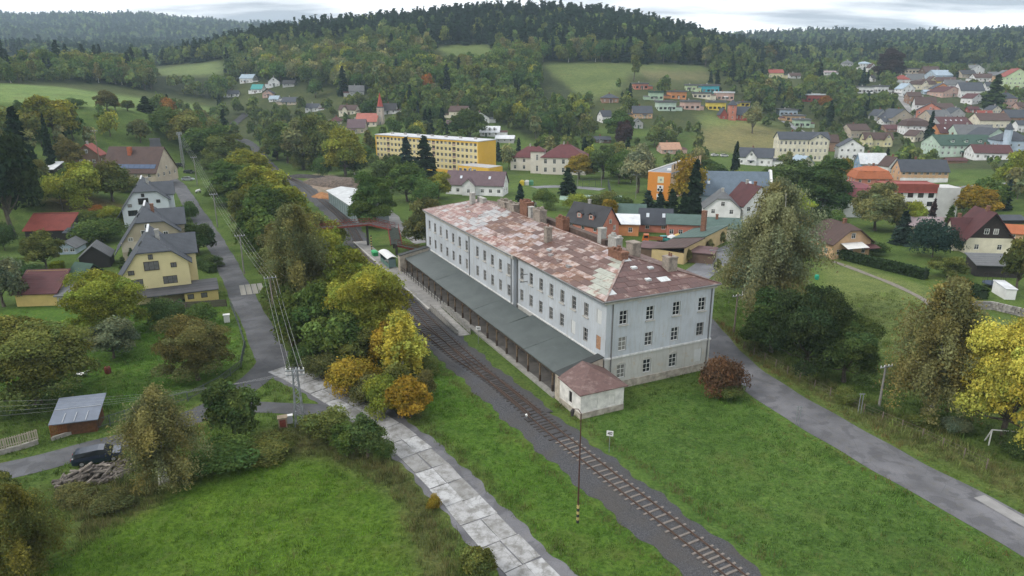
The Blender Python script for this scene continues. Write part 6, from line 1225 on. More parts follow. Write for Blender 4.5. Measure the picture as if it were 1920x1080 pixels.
TL = [ # u, v, height, width, model, colour, label, name
 (72,756,172,195,'huge','olive','large bronze-olive apple tree overhanging the lawn above the blue-roofed hut',B_),
 (8,575,100,75,'oak2','grey','grey-green fruit tree at the edge of the garden beside the yellow garage',B_),
 (208,632,130,128,'huge','ygreen','bright green tree with yellowing top before the yellow house',B_),
 (213,672,82,88,'oak3','grey','silvery grey-green low tree on the lawn under the bright green tree',B_),
 (318,613,60,72,'bush1','dgreen','dark glossy rounded shrub below the yellow house',S_),
 (378,612,50,66,'bush2','green','second rounded evergreen shrub beside the fence corner',S_),
 (372,712,128,120,'huge','brown','round brown-olive fruit tree on the lawn by the fence bend',B_),
 (86,503,74,70,'oak1','olive','small olive garden tree with bare stem by the red-roofed barn',B_),
 (25,440,190,120,'oak2','dark','dark tall garden tree near the red-roofed barn',B_),
 (48,338,130,66,'spruce2','spruce','broad dark spruce left of the garden shed',SPR),
 (99,325,105,24,'spruce1','spruce','slender spire-like spruce behind the garden shed',SPR),
 (8,350,70,64,'oak1','gold','golden yellow maple at the edge of the gardens',B_),
 (104,262,80,78,'oak2','ygreen','tall yellow-green tree on the slope below the pasture',B_),
 (134,318,60,52,'oak1','brown','russet-brown tree beside the red-gabled timber house',B_),
 (60,385,62,80,'bush1','green','wide green shrub thicket above the red-roofed barn',S_),
 (118,395,70,92,'bush2','ygreen','broad yellow-green thicket between barn and gardens',S_),
 (163,388,84,70,'oak2','ygreen','yellow-green tree just below the farmhouse roof',B_),
 (213,378,80,62,'tall2','olive','upright olive tree before the farmhouse wall',B_),
 (190,452,46,96,'bush1','green','dense green hedge-like shrub beside the beige house',S_),
 (180,405,22,36,'bush1','orange','small orange shrub in the rough garden',S_),
 (22,520,40,70,'bush2','dgreen','dark low shrub by the garden path',S_),
 (372,475,62,62,'oak3','dgreen','dark green yard tree between beige house and street',B_),
 (352,415,40,40,'bush1','green','green shrub at the yard gate of the white-blue house',S_),
 (366,478,40,14,'spruce1','ygreen','small golden cypress beside the yellow house',SPR),
 (395,500,26,44,'bush2','dgreen','clipped dark bush in the yellow house front yard',S_),
 (291,566,26,20,'spruce1','dgreen','little cone-shaped evergreen before the yellow house',SPR),
 (307,908,198,146,'birch2','bbrown','clump of thin white-stemmed birches beside the woodpile',BI),
 (441,822,116,92,'oak2','dgreen','dark green dense tree at the lane junction',B_),
 (425,868,50,140,'bush2','green','bright green bramble thicket under the dark junction tree',S_),
 (505,850,34,110,'bush1','olive','low olive bramble at the meadow corner',S_),
 (612,822,68,92,'bush1','olive','yellowing shrub beside the lattice mast',S_),
 (652,846,54,60,'oak2','green','young green tree by the slab road',B_),
 (690,858,92,62,'tall1','dgreen','cluster of upright saplings at the slab road edge',B_),
 (722,862,52,40,'bush1','green','small shrub at the slab road edge below the saplings',S_),
 (40,1085,198,150,'birch3','olive','big olive-yellow leafy tree in the meadow corner',B_),
 (2,960,80,60,'oak2','olive','second olive tree behind the meadow corner tree',B_),
 (896,1092,78,66,'oak2','olive','green shrub-tree turning orange beside the slab road',B_),
 (905,1060,40,36,'bush1','gold','orange-yellow sapling beside the slab road',S_),
 (813,955,34,30,'bush1','gold','tiny golden shrub in the rough grass',S_),
 (640,805,24,40,'bush1','green','little shrub at the slab road before the golden bushes',S_),
 (140,935,24,86,'bush1','brown','withered brown brambles below the woodpile',S_),
 (212,948,32,84,'bush2','brown','brownish brambles below the birches',S_),
 # belt between street and railway
 (318,262,62,60,'oak1','green','tree at the far end of the street, on its east side',B_), (352,276,66,70,'oak2','olive','olive tree by the first lamp of the street',B_),
 (392,306,72,86,'oak3','green','round green tree across from the parked cars',B_), (428,330,78,92,'big1','olive','wide olive tree in the belt above the street',B_),
 (470,352,74,86,'oak1','ygreen','yellowing tree in the belt nearest the tracks bend',B_), (448,385,86,96,'big2','green','large green tree mid-belt beside the second pole',B_),
 (500,395,84,84,'oak2','ygreen','golden-green crown in the belt next to the tracks',B_), (505,440,96,90,'oak1','green','deep green tree in the belt beside the tracks',B_),
 (470,432,80,74,'oak3','olive','olive crown in the belt between second and third pole',B_), (545,430,84,72,'oak2','ygreen','yellow-green tree beside the tracks near the goods shed',B_),
 (492,490,100,84,'oak2','green','dark crown beside the third pole',B_), (530,500,90,80,'oak1','brown','russet-tinged tree behind the tall birch',B_),
 (562,585,200,120,'birch3','birch','tall pale birch rising over the street belt',BI), (606,560,150,100,'big2','ygreen','yellow-green maple behind the tall birch',B_),
 (598,650,130,110,'oak1','green','dark crown at the foot of the tall birch',B_), (548,650,110,70,'tall2','green','green tree at the street edge below the tall birch',B_),
 (650,580,120,110,'big1','ygreen','broad yellow-green maple near the platform shelter',B_), (692,655,160,150,'huge','ygreen','large yellow-green maple opposite the canopy',B_),
 (625,690,110,100,'oak2','green','dark green tree below the large maple',B_), (757,705,128,80,'birch1','yellow','bright yellow birch beside the siding',BI),
 (728,690,90,70,'oak2','gold','amber tree between the large maple and the yellow birch',B_), (664,732,72,98,'bush1','gold','orange-golden thicket above the slab road',S_),
 (770,782,84,84,'oak1','gold','golden bush-tree at the tip of the tree belt',B_), (715,770,72,86,'bush2','ygreen','yellow-green thicket above the slab road',S_),
 (690,752,50,80,'bush1','brown','brownish thicket under the golden one',S_), (600,705,52,76,'bush1','brown','russet shrub beside the slab road start',S_), (790,745,60,50,'bush1','brown','brown scrub at the edge of the railway grass',S_),
 (745,745,70,60,'oak2','olive','olive tree inside the tip of the belt',B_), (560,640,50,60,'bush1','olive','low scrub along the street verge',S_), (524,572,52,30,'bush1','dgreen','dark clipped bush by the street wires',S_),
 (575,690,56,64,'bush2','dgreen','dark scrub between the birch foot and the slab road',S_), (640,640,110,96,'oak1','green','green crown between the large maple and the birch',B_), (668,690,84,80,'oak3','olive','olive crown above the orange-golden thicket',B_), (520,545,84,60,'oak2','olive','olive tree at the street wires above the parking grid',B_), (535,590,100,74,'oak1','green','green tree hiding the foot of the dark pole',B_), (480,455,70,60,'bush1','green','scrub behind the third pole',S_), (425,375,50,60,'bush2','green','scrub beside the grey pole',S_), (590,520,100,90,'oak3','green','green crown behind the tall pale birch',B_), (620,470,60,70,'bush1','ygreen','yellow-green scrub below the footbridge',S_), (570,470,80,80,'oak2','olive','olive tree beside the footbridge end',B_), (800,700,40,50,'bush1','olive','low scrub beside the siding grass',S_),
 (140,370,60,70,'oak1','green','green tree between the farmhouse and the barn',B_), (60,345,50,60,'oak3','olive','olive tree above the red-roofed barn',B_), (250,360,34,50,'bush1','olive','olive scrub under the farmhouse wall',S_), (215,420,36,60,'bush2','ygreen','yellowing scrub beside the white-blue house',S_), (160,420,30,60,'bush1','olive','low scrub in the rough garden',S_), (10,470,60,50,'bush1','dgreen','dark scrub at the orchard edge',S_), (60,520,28,60,'bush2','dgreen','dark hedge-like scrub behind the yellow garage',S_), (235,520,40,24,'spruce1','dgreen','narrow cypress between the black shed and the yellow house',SPR), (250,500,36,22,'spruce1','dgreen','second narrow cypress by the yellow house roof',SPR),
 # east of the tracks
 (540,306,74,64,'oak2','green','green tree on the valley line before the tall poplars',B_), (570,318,90,70,'tall1','birch','pale birch-like tree beside the valley line',B_), (520,300,54,56,'oak1','olive','small olive tree beside the valley line',B_),
 (606,318,100,74,'oak2','olive','tall olive tree before the church houses',B_), (648,330,92,76,'oak1','ygreen','yellow-green tree beside the apartment block end',B_), (604,332,40,40,'bush1','green','round shrub at the gravel yard',S_), (566,318,36,40,'bush1','olive','olive shrub at the gravel yard',S_),
 (704,425,106,82,'big2','green','dark ash tree over the red footbridge stairs',B_), (800,468,98,84,'big1','brown','olive-brown lime tree at the station corner',B_), (764,378,76,78,'oak1','green','green tree before the dark spruces',B_), (728,362,70,62,'oak2','dgreen','dark tree at the edge of the gravel yard',B_), (800,385,54,60,'bush1','green','green thicket beside the purple-roofed house',S_), (822,372,50,46,'oak3','ygreen','yellowing tree before the purple-roofed house',B_),
 (764,328,68,44,'spruce2','bspruce','dark blue-green spruce before the yellow block, nearer its middle',SPR), (797,332,74,56,'spruce2','spruce','broadest dark spruce before the yellow block',SPR),
 (880,262,58,70,'oak1','dgreen','round dark tree behind the yellow block roof',B_), (830,256,50,30,'spruce2','spruce','dark spruce behind the yellow block roof',SPR),
 (1064,366,50,40,'spruce2','spruce','dark spruce at the tennis court corner',SPR), (975,392,46,26,'spruce1','bspruce','small spruce between the station chimneys and court',SPR), (1086,336,48,50,'oak1','gold','yellow-bronze tree before the school',B_), (1195,362,92,58,'tall1','willow','tall pale willow-green poplar by the orange building',B_),
 (1130,336,62,54,'oak2','dgreen','dark tree behind the tennis court',B_), (1160,345,60,54,'oak3','green','green crown next to the tall poplar',B_), (1286,392,100,64,'tall2','gold','ochre-brown tree at the side of the orange building',B_), (1300,400,96,42,'spruce1','spruce','tallest spruce behind the yard, next to the blue hall',SPR),
 (1258,408,52,36,'spruce1','spruce','spruce behind the salmon barn, second from the tallest',SPR), (1236,406,46,32,'spruce1','bspruce','spruce behind the salmon barn, third from the tallest',SPR), (1214,402,44,40,'spruce2','bspruce','bluish spruce behind the white-roofed workshop',SPR), (1280,410,48,30,'spruce1','spruce','short spruce squeezed beside the tallest one',SPR),
 (1128,402,48,62,'bush1','olive','olive thicket beside the salmon house roof',S_), (1142,412,40,36,'oak2','gold','amber-tinged tree behind the salmon house',B_), (1085,395,36,60,'bush1','ygreen','bright thicket below the tennis court',S_), (1020,392,40,50,'bush2','green','green shrubs behind the station roof',S_), (1165,405,40,60,'bush2','dgreen','dark thicket behind the workshop roof',S_),
 (1478,420,66,84,'oak1','lime','lime-yellow willow beside the white house with maroon roof',B_), (1535,402,104,104,'big2','dgreen','massive dark lime tree by the car park',B_), (1478,370,70,80,'oak2','dgreen','dark tree in front of the large cream building',B_), (1440,372,60,60,'oak1','green','green tree behind the blue hall roof',B_), (1376,340,70,24,'spruce1','spruce','narrow dark spruce beside the white cross-gabled house',SPR), (1370,360,44,60,'bush1','ygreen','round yellowing bush behind the blue hall',S_), (1330,345,44,60,'oak2','dgreen','dark tree behind the blue hall, nearest the orange building',B_), (1310,330,40,50,'oak1','olive','olive tree above the orange building',B_),
 (1438,605,262,182,'willow','willow','huge weeping pale birch group beside the station',BI), (1398,560,150,95,'willow','birch','weeping birch on the town side of the huge one',BI), (1508,702,170,128,'huge','dark','massive dark evergreen-looking tree below the station road',B_), (1446,660,120,104,'big2','dgreen','dark green tree between the pole and the massive dark one',B_), (1582,716,132,110,'huge','dgreen','dark green tree with yellowing top beside the massive dark one',B_), (1555,615,60,60,'bush1','dark','dark bush behind the massive dark tree',S_), (1530,640,110,70,'oak2','dark','dark crown between the massive dark tree and the field',B_),
 (1742,782,268,158,'birch3','bbrown','tall weeping birch with white forked trunk by the field',BI), (1880,832,250,165,'huge','yellow','bright yellow ash tree at the field edge',B_), (1775,520,44,64,'oak3','olive','round olive tree in the hedge garden',B_), (1748,482,78,80,'bush1','bspruce','broad blue-green yew in the garden by the bungalow',S_),
 (1690,458,62,46,'spruce2','bspruce','pyramid spruce beside the bungalow',SPR), (1745,425,52,20,'spruce1','purple','thin dark spruce before the long garage',SPR), (1776,442,56,28,'spruce1','green','green cypress before the long garage',SPR), (1640,432,92,84,'big1','bbrown','large bronze-green tree before the office building',B_), (1706,432,58,50,'oak1','lime','fresh yellow-green tree before the office end wall',B_), (1825,408,62,80,'oak1','gold','orange-tipped tree beside the timber-gabled house',B_), (1852,395,50,64,'oak2','green','green tree behind the maroon roof',B_), (1903,365,84,70,'big1','ygreen','yellowing lime tree at the lower street end',B_), (1535,462,74,52,'oak2','dark','dark yew by the bungalow hedge',B_), (1906,545,100,66,'oak2','olive','tree with orange berries at the garden edge',B_), (1560,440,50,50,'bush1','green','green shrubs in the bungalow garden',S_), (1640,478,30,46,'bush1','dgreen','trimmed bush beside the bungalow porch',S_), (1800,470,30,40,'bush1','dgreen','dark clipped bush by the timber-gabled house',S_),
 (1355,742,86,84,'bush1','red','rust-red creeper bush at the corner of the station',S_), (1362,746,40,60,'bush2','olive','olive undergrowth at the foot of the rust-red bush',S_),
 (1290,492,28,15,'oak1','bbrown','first lollipop street tree from the station along the yard wall',B_), (1330,474,28,15,'oak1','bbrown','middle lollipop street tree along the yard wall',B_), (1352,458,26,15,'oak1','olive','third lollipop street tree along the yard wall',B_), (1345,512,30,14,'oak1','olive','young street tree on the verge across from the yard wall',B_),
 (1740,268,56,22,'spruce2','spruce','tall dark spruce at the foot of the hill street',SPR), (1860,205,60,50,'spruce2','dgreen','big dark conifer below the large white house',SPR), (1665,150,58,52,'big2','purple','large copper beech at head of the hill street',B_), (1545,205,26,26,'oak1','orange','orange-red tree on the wooded slope',B_), (1410,250,58,32,'tall1','birch','slender birch beside the red chapel',B_), (1520,168,28,30,'oak1','ygreen','yellow-green round tree above the fir hedge',B_),
 (1170,278,50,36,'oak2','purple','copper-coloured tree above the court',B_), (1160,262,56,56,'oak1','green','bright green tree beside the peach house',B_), (1575,335,40,40,'oak1','gold','amber tree by the bluish gabled house',B_), (1640,300,22,22,'spruce2','bspruce','blue spruce before the yellow twin gables',SPR),
 (202,207,38,40,'oak1','brown','bronze tree standing in the pasture',B_), (216,207,30,20,'tall2','olive','thin tree beside the bronze pasture tree',B_), (240,208,20,26,'oak2','olive','small olive tree on the lower pasture edge',B_), (275,212,30,40,'spruce2','dark','dark pine on the lower pasture edge',SPR), (303,210,26,22,'spruce1','dark','narrow dark pine next to the broad pasture pine',SPR), (142,202,20,34,'bush1','green','shrub on the lower pasture edge',S_),
 (1640,775,20,34,'bush1','dgreen','round dark bush at the foot of the pole beside the access road',S_), (1460,655,22,30,'bush1','green','small bush on the bank of the access road',S_), (1585,755,30,50,'bush1','olive','olive bush by the thin signpost',S_), (1730,800,32,60,'bush1','olive','scrub below the weeping birch',S_), (1795,812,36,60,'bush2','grey','greyish scrub before the football goal',S_), (1905,850,50,70,'bush1','dgreen','dark scrub behind the football goal',S_),
]
for t in TL: tree(*t, cat='shrub' if t[7] == S_ else 'tree')
for (u0, v0, u1, v1, n, hh, ww, pal, lab) in ((1530,474,1735,524,26,2.0,1.7,'dark','long clipped dark hedge between the field and the gardens'), (1800,543,1842,562,7,2.0,1.8,'dark','short clipped hedge below the timber-gabled house garden'), (1486,186,1518,186,8,7,4.5,'bspruce','row of dark clipped firs on the wooded slope'), (372,500,400,512,4,1.6,1.6,'dgreen','low hedge along the street before the yellow house')):
    a_, b_ = P(u0, v0), P(u1, v1); r = thing('hedge', lab, 'hedge', a_); d_ = b_ - a_; cr_ = PROTO['bush1'][1]
    L_ = d_.to_2d().length; rgh = np.random.default_rng(5); nn_ = int(min(14000, 260 * L_)); s_ = rgh.random(nn_); side = rgh.integers(0, 3, nn_); t_ = rgh.uniform(-.5, .5, nn_); zz_ = rgh.random(nn_); off = np.where(side == 0, -.5, np.where(side == 1, .5, t_)) * ww; zz_ = np.where(side == 2, 1.0, zz_) * hh
    dd = d_.to_2d().normalized(); nx_, ny_ = -dd.y, dd.x; pts = np.c_[d_.x * s_ + nx_ * off, d_.y * s_ + ny_ * off, d_.z * s_ + zz_] + rgh.normal(0, .09, (nn_, 3)); nr_ = np.c_[nx_ * np.sign(off) * (side < 2), ny_ * np.sign(off) * (side < 2), (side == 2) * 1.0]; to = rgh.uniform(.7, 1.3, nn_)
    f_ = link('foliage', leaf_mesh('foliage', pts, nr_, .3, np.c_[to, to, to], LEAF_OBJ, rg=rgh), r); f_.color = (*PAL[pal], 1)
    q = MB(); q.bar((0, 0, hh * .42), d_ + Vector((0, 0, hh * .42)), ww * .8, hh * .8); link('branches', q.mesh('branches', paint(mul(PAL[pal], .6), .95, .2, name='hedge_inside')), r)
# clipped yellow-green box hedge block
p = P(111, 520); r = thing('topiary_hedge', 'clipped block of yellow-green cypress in the garden', 'hedge', p, R(12)); rgh = np.random.default_rng(6); nn_ = 5000; f3 = rgh.integers(0, 3, nn_); q3 = rgh.uniform(-.5, .5, (nn_, 3)); sg = np.sign(rgh.normal(size=nn_)); 
for i in range(3): q3[f3 == i, i] = .5 * (sg[f3 == i] if i < 2 else 1)
nr_ = np.zeros((nn_, 3)); nr_[np.arange(nn_), f3] = np.where(f3 < 2, sg, 1); to = rgh.uniform(.8, 1.2, nn_); c_ = link('foliage', leaf_mesh('foliage', (q3 + [0, 0, .5]) * [1.9, 2.6, 3.2], nr_, .22, np.c_[to, to, to], LEAF_OBJ, jit=.3, rg=rgh), r); c_.color = (.12, .15, .015, 1)
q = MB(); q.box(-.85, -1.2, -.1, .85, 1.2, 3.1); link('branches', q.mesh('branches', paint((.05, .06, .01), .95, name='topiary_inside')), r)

# ------------------------------------------------------------------ woods: scattered single trees, then the far woodland as one mass
proto_round('f_oak1', 12, 520, .9, .95, lobe=.5, seed=21, mat=LEAF_INST, nb=2); proto_round('f_oak2', 12, 520, .75, .95, lobe=.52, seed=22, rzf=.53, mat=LEAF_INST, nb=2); proto_round('f_tall', 10, 420, .5, .9, lobe=.6, seed=23, rzf=.53, zc=.5, mat=LEAF_INST, nb=2)
proto_spruce('f_spr1', 380, .34, .85, 24, mat=LEAF_INST); proto_spruce('f_spr2', 380, .42, .85, 25, mat=LEAF_INST)
proto_round('g_oak1', 16, 1700, .95, .55, lobe=.48, seed=31, nb=3); proto_round('g_oak2', 16, 1600, .8, .55, lobe=.48, seed=32, rzf=.52, nb=3); proto_round('g_tall', 14, 1400, .55, .52, lobe=.55, seed=33, rzf=.53, zc=.5, nb=3); proto_birch('g_birch', 1700, .5, .46, 34); proto_spruce('g_spr', 1300, .42, .62, 35)
SIGHT += [(822, 84, 912, 98, 690), (1020, 122, 1130, 172, 610), (300, 120, 420, 138, 690), (10, 166, 250, 188, 375), (250, 184, 390, 200, 400), (1330, 242, 1470, 280, 430), (1200, 128, 1310, 136, 650)]
occ = np.array(OCC); sgt = np.array(SIGHT)
lines_ = [np.array([(q.x, q.y) for q in L[::3]]) for L in (L_street, L_lane, L_access, L_town, L_hill, L_lower, L_main, L_yard, L_park, L_colony, L_slab)]; road_pts = np.concatenate(lines_)
OPEN = [ZONES[i][0] for i in (3, 4, 5, 7, 8, 10, 11, 12, 13, 14, 15, 16, 17, 18)] + [[(1080,352),(1130,352),(1140,385),(1075,385)], [(1500,395),(1600,365),(1600,400),(1530,420)], [(985,335),(1080,325),(1100,360),(990,365)], [(1560,330),(1900,335),(1920,365),(1600,365)], [(1185,455),(1300,440),(1300,480),(1190,475)], [(1780,320),(1860,318),(1870,345),(1790,348)], [(1560,395),(1660,390),(1800,420),(1920,420),(1920,620),(1740,540),(1540,490)], [(1100,205),(1125,205),(1120,245),(1100,245)], [(590,185),(640,180),(645,200),(595,205)]]
def free(x, y, u, v, top, dep, hw, rad=2.5, roadd=5):
    k = np.ones(len(x), bool)
    for i in range(0, len(x), 4000):
        s = slice(i, i + 4000); d2 = (x[s, None] - occ[None, :, 0]) ** 2 + (y[s, None] - occ[None, :, 1]) ** 2; k[s] &= (d2 > (occ[None, :, 2] + rad) ** 2).all(1)
        near = y[s] < 700
        rd = ((x[s, None] - road_pts[None, :, 0]) ** 2 + (y[s, None] - road_pts[None, :, 1]) ** 2).min(1); k[s] &= (rd > roadd ** 2) | ~near
        ov = (u[s, None] + hw[s, None] > sgt[None, :, 0]) & (u[s, None] - hw[s, None] < sgt[None, :, 2]) & (top[s, None] < sgt[None, :, 3] - 1) & (v[s, None] > sgt[None, :, 1]) & (dep[s, None] < sgt[None, :, 4]); k[s] &= ~ov.any(1)
    return k
def grid(x0, x1, y0, y1, sp, rg):
    gx, gy = np.meshgrid(np.arange(x0, x1, sp), np.arange(y0, y1, sp)); return gx.ravel() + rg.uniform(-.48, .48, gx.size) * sp, gy.ravel() + rg.uniform(-.48, .48, gx.size) * sp
def visible(x, y, zt, n=36):
    k = np.ones(len(x), bool)
    for f in np.linspace(.12, .96, n):
        k &= terrain(x * f, y * f) < CAM_H + (zt - CAM_H) * f + 3
    return k
frg = np.random.default_rng(77)
def inview(u, v, mgn=110): return (u > -mgn) & (u < 1920 + mgn) & (v > -200)
# candidate trees with class: 0 broadleaf, 1 tall/birch, 2 spruce
cand = []
def classify(x, y, z, u, v, rg):
    """share of trees and of conifers by place"""
    n = len(x); den = np.zeros(n); con = np.zeros(n)
    hill = in_poly(u, v, [(200,0),(1420,0),(1420,126),(1330,126),(1160,127),(1010,119),(930,106),(800,90),(640,96),(420,114),(240,128)]) & (y < 1150)
    den[hill] = 1; con[hill] = .84; low = hill & (v > np.interp(u, [240, 420, 640, 800, 930, 1160, 1330], [112, 100, 84, 80, 94, 108, 100])); con[low] = .3
    wood = in_poly(u, v, ZONES[1][0]); den[wood] = 1; con[wood] = .05
    belt = in_poly(u, v, ZONES[2][0]); den[belt] = 1; con[belt] = .16
    far = (y >= 1000); den[far] = 1; con[far] = .62
    rightf = (u > 1330) & (v < 119) & (y > 720); den[rightf] = 1; con[rightf] = .5
    t1 = in_poly(u, v, [(1330,128),(1940,118),(2050,120),(2050,330),(1500,330),(1330,292)]) & (y < 800); den[t1] = np.maximum(den[t1], .6); con[t1] = .10
    slope = in_poly(u, v, [(1370,150),(1640,140),(1660,215),(1600,240),(1480,235),(1400,200)]); den[slope] = .85; con[slope] = .16
    t2 = in_poly(u, v, [(430,185),(620,175),(760,205),(1110,232),(1330,240),(1330,330),(1180,345),(940,340),(690,330),(600,330),(510,300),(455,250)]); den[t2] = np.maximum(den[t2], .5); con[t2] = .08
    t3 = in_poly(u, v, [(-120,200),(190,210),(420,212),(455,262),(400,270),(300,268),(150,285),(-120,330)]); den[t3] = .72; con[t3] = .08
    t4 = in_poly(u, v, [(420,130),(640,160),(760,205),(620,215),(430,215)]); den[t4] = np.maximum(den[t4], .5); con[t4] = .1
    t5 = in_poly(u, v, [(1120,140),(1380,150),(1410,232),(1320,236),(1110,225)]); den[t5] = .25; con[t5] = .25
    t6 = in_poly(u, v, [(1500,330),(1930,330),(1930,440),(1800,430),(1600,400),(1480,400)]); den[t6] = .38; con[t6] = .1
    for o in OPEN: k = in_poly(u, v, o) & (y > 150); den[k] = 0
    return den, con
for (y0, y1, sp, hmean) in ((185, 520, 8.0, 11), (520, 1150, 7.6, 17), (1150, 1900, 12.5, 21), (1900, 2900, 20, 27)):
    x, y = grid(-y1 * .85, y1 * .85, y0, y1, sp, frg); x += 0; z = terrain(x, y); u, v, dep = proj(x, y, z); k = inview(u, v); x, y, z, u, v, dep = (q[k] for q in (x, y, z, u, v, dep))
    den, con = classify(x, y, z, u, v, frg); k = frg.random(len(x)) < den; x, y, z, u, v, dep, con = (q[k] for q in (x, y, z, u, v, dep, con))
    sprc = frg.random(len(x)) < con; kind = np.where(sprc, 2, np.where(frg.random(len(x)) < .28, 1, 0)); h = np.where(sprc, frg.uniform(.72, 1.5, len(x)), frg.uniform(.55, 1.2, len(x))) * hmean
    if y0 < 500: h = np.clip(h, 6, 17)
    town = in_poly(u, v, [(1400,118),(2050,118),(2050,330),(1500,330),(1400,292)]) & (y < 800) & ~in_poly(u, v, [(1370,150),(1640,140),(1660,215),(1600,240),(1480,235),(1400,200)]); h = np.where(town, np.clip(h * .62, 4.5, 11), h)
    if y0 == 520: h = np.where((v > 118) & (u > 1330) & ~town, h * .75, h)
    w = np.where(sprc, h * .40, np.where(kind == 1, h * .52, h * .82)) * frg.uniform(.85, 1.15, len(x)); w = np.maximum(w, sp * .8) if y0 >= 1150 else w
    _, top, _ = proj(x, y, z + h); k = free(x, y, u, v, top, dep, w * .5 / dep * F, rad=w.mean() * .35) if y0 < 1100 else np.ones(len(x), bool); k &= visible(x, y, z + h)
    # keep listed trees free
    cand.append(np.c_[x, y, z, h, w, kind, dep][k])
cand = np.concatenate(cand)
tl = np.array([(P(t[0], t[1]).x, P(t[0], t[1]).y, 3.5) for t in TL]); d2 = ((cand[:, None, :2] - tl[None, :, :2]) ** 2).sum(-1).min(1); cand = cand[d2 > 4.5 ** 2]
app = cand[:, 3] / cand[:, 6]; order = np.argsort(-app); GT = ('g_oak1', 'g_oak2', 'g_tall', 'g_birch', 'g_spr')
LIM = {0: 290, 1: 140, 2: 160}; used = {0: 0, 1: 0, 2: 0}; single = np.zeros(len(cand), bool)
pal_b = [('green', .30), ('olive', .26), ('dgreen', .16), ('ygreen', .07), ('brown', .03), ('birch', .08), ('gold', .006), ('orange', .003)]; names_b = [p_[0] for p_ in pal_b]; wt_b = np.array([p_[1] for p_ in pal_b]); wt_b = wt_b / wt_b.sum()
CW = dict(green='mid-green', olive='olive', dgreen='dark green', ygreen='yellow-green', brown='bronze', birch='pale grey-green', gold='golden', orange='orange')
def zone_words(x, y, u):
    if y > 560: return ('on the wooded hillside', 'woodland edge trees')
    if u < 430: return ('on the western slope below the pasture', 'western slope trees')
    if u < 720: return ('along the valley railway line', 'valley line trees')
    if u < 1110: return ('under the wooded hill behind the apartment block', 'hill foot trees')
    if u < 1400: return ('around the colony and the hall', 'colony trees')
    return ('among the houses of the eastern slope', 'eastern slope trees')
for i in order:
    k = int(cand[i, 5])
    if used[k] >= LIM[k] or cand[i, 6] > 640: continue
    used[k] += 1; single[i] = True; x, y, z, h, w = cand[i, :5]; u_, _, _ = proj(x, y, z); zw, grp = zone_words(x, y, u_)
    if k == 2: pk_ = 'spruce' if frg.random() < .6 else 'bspruce'; tree(0, 0, h, w, 'g_spr', pk_, ('dark green' if pk_ == 'spruce' else 'bluish dark') + (' tall' if h > 14 else ' short') + ' spruce standing ' + zw, SPR, 'spruces: ' + grp, Vector((x, y, z)))
    elif k == 1: pk_ = ('birch', 'olive', 'green')[int(frg.integers(0, 3))]; tree(0, 0, h, w, 'g_birch' if frg.random() < .5 else 'g_tall', pk_, CW[pk_] + ' slender tree standing ' + zw, 'slender_tree', 'slender trees: ' + grp, Vector((x, y, z)))
    else: pk_ = names_b[int(frg.choice(len(names_b), p=wt_b))]; tree(0, 0, h, w, GT[int(frg.integers(0, 2))], pk_, CW[pk_] + (' tall' if h > 13 else '') + ' round-crowned broadleaf tree standing ' + zw, B_, 'broadleaf trees: ' + grp, Vector((x, y, z)))
rest_ = cand[~single]
def scatter(name, pts, idx, scl, rot, tint, protos, label, cat, mats=True):
    me = bpy.data.meshes.new(name); me.vertices.add(len(pts)); me.vertices.foreach_set('co', pts.ravel().astype('f'))
    a = me.attributes.new('proto', 'INT', 'POINT'); a.data.foreach_set('value', idx.astype('i')); a = me.attributes.new('scl', 'FLOAT_VECTOR', 'POINT'); a.data.foreach_set('vector', scl.ravel().astype('f'))
    a = me.attributes.new('rot', 'FLOAT_VECTOR', 'POINT'); a.data.foreach_set('vector', rot.ravel().astype('f')); a = me.attributes.new('tint', 'FLOAT_COLOR', 'POINT'); a.data.foreach_set('color', np.c_[tint, np.ones(len(pts))].ravel().astype('f'))
    o = link(name, me, kind='stuff', label=label, category=cat); g = bpy.data.node_groups.new(name, 'GeometryNodeTree'); g.interface.new_socket('Geometry', in_out='INPUT', socket_type='NodeSocketGeometry'); g.interface.new_socket('Geometry', in_out='OUTPUT', socket_type='NodeSocketGeometry')
    gi, go, jn = g.nodes.new('NodeGroupInput'), g.nodes.new('NodeGroupOutput'), g.nodes.new('GeometryNodeJoinGeometry')
    def na(nm, ty): n = g.nodes.new('GeometryNodeInputNamedAttribute'); n.data_type = ty; n.inputs['Name'].default_value = nm; return n
    ni, ns, nr = na('proto', 'INT'), na('scl', 'FLOAT_VECTOR'), na('rot', 'FLOAT_VECTOR'); er = g.nodes.new('FunctionNodeEulerToRotation'); g.links.new(nr.outputs['Attribute'], er.inputs[0])
    for k, po in enumerate(protos):
        cp = g.nodes.new('FunctionNodeCompare'); cp.data_type = 'INT'; cp.operation = 'EQUAL'; g.links.new(ni.outputs['Attribute'], cp.inputs[2]); cp.inputs[3].default_value = k
        oi = g.nodes.new('GeometryNodeObjectInfo'); oi.inputs['Object'].default_value = po; oi.inputs['As Instance'].default_value = True; ip = g.nodes.new('GeometryNodeInstanceOnPoints')
        g.links.new(gi.outputs[0], ip.inputs['Points']); g.links.new(cp.outputs[0], ip.inputs['Selection']); g.links.new(oi.outputs['Geometry'], ip.inputs['Instance']); g.links.new(er.outputs[0], ip.inputs['Rotation']); g.links.new(ns.outputs['Attribute'], ip.inputs['Scale']); g.links.new(ip.outputs[0], jn.inputs[0])
    g.links.new(jn.outputs[0], go.inputs[0]); o.modifiers.new('scatter', 'NODES').node_group = g; return o
def joined(key):
    """crown and trunk of a far tree in one mesh for the massed woodland"""
    tr, cr_, pw, ph = PROTO[key]; o = bpy.data.objects.new('far_' + key, cr_); return o, pw, ph
FP = [joined(k) for k in ('f_oak1', 'f_oak2', 'f_tall', 'f_spr1', 'f_spr2')]
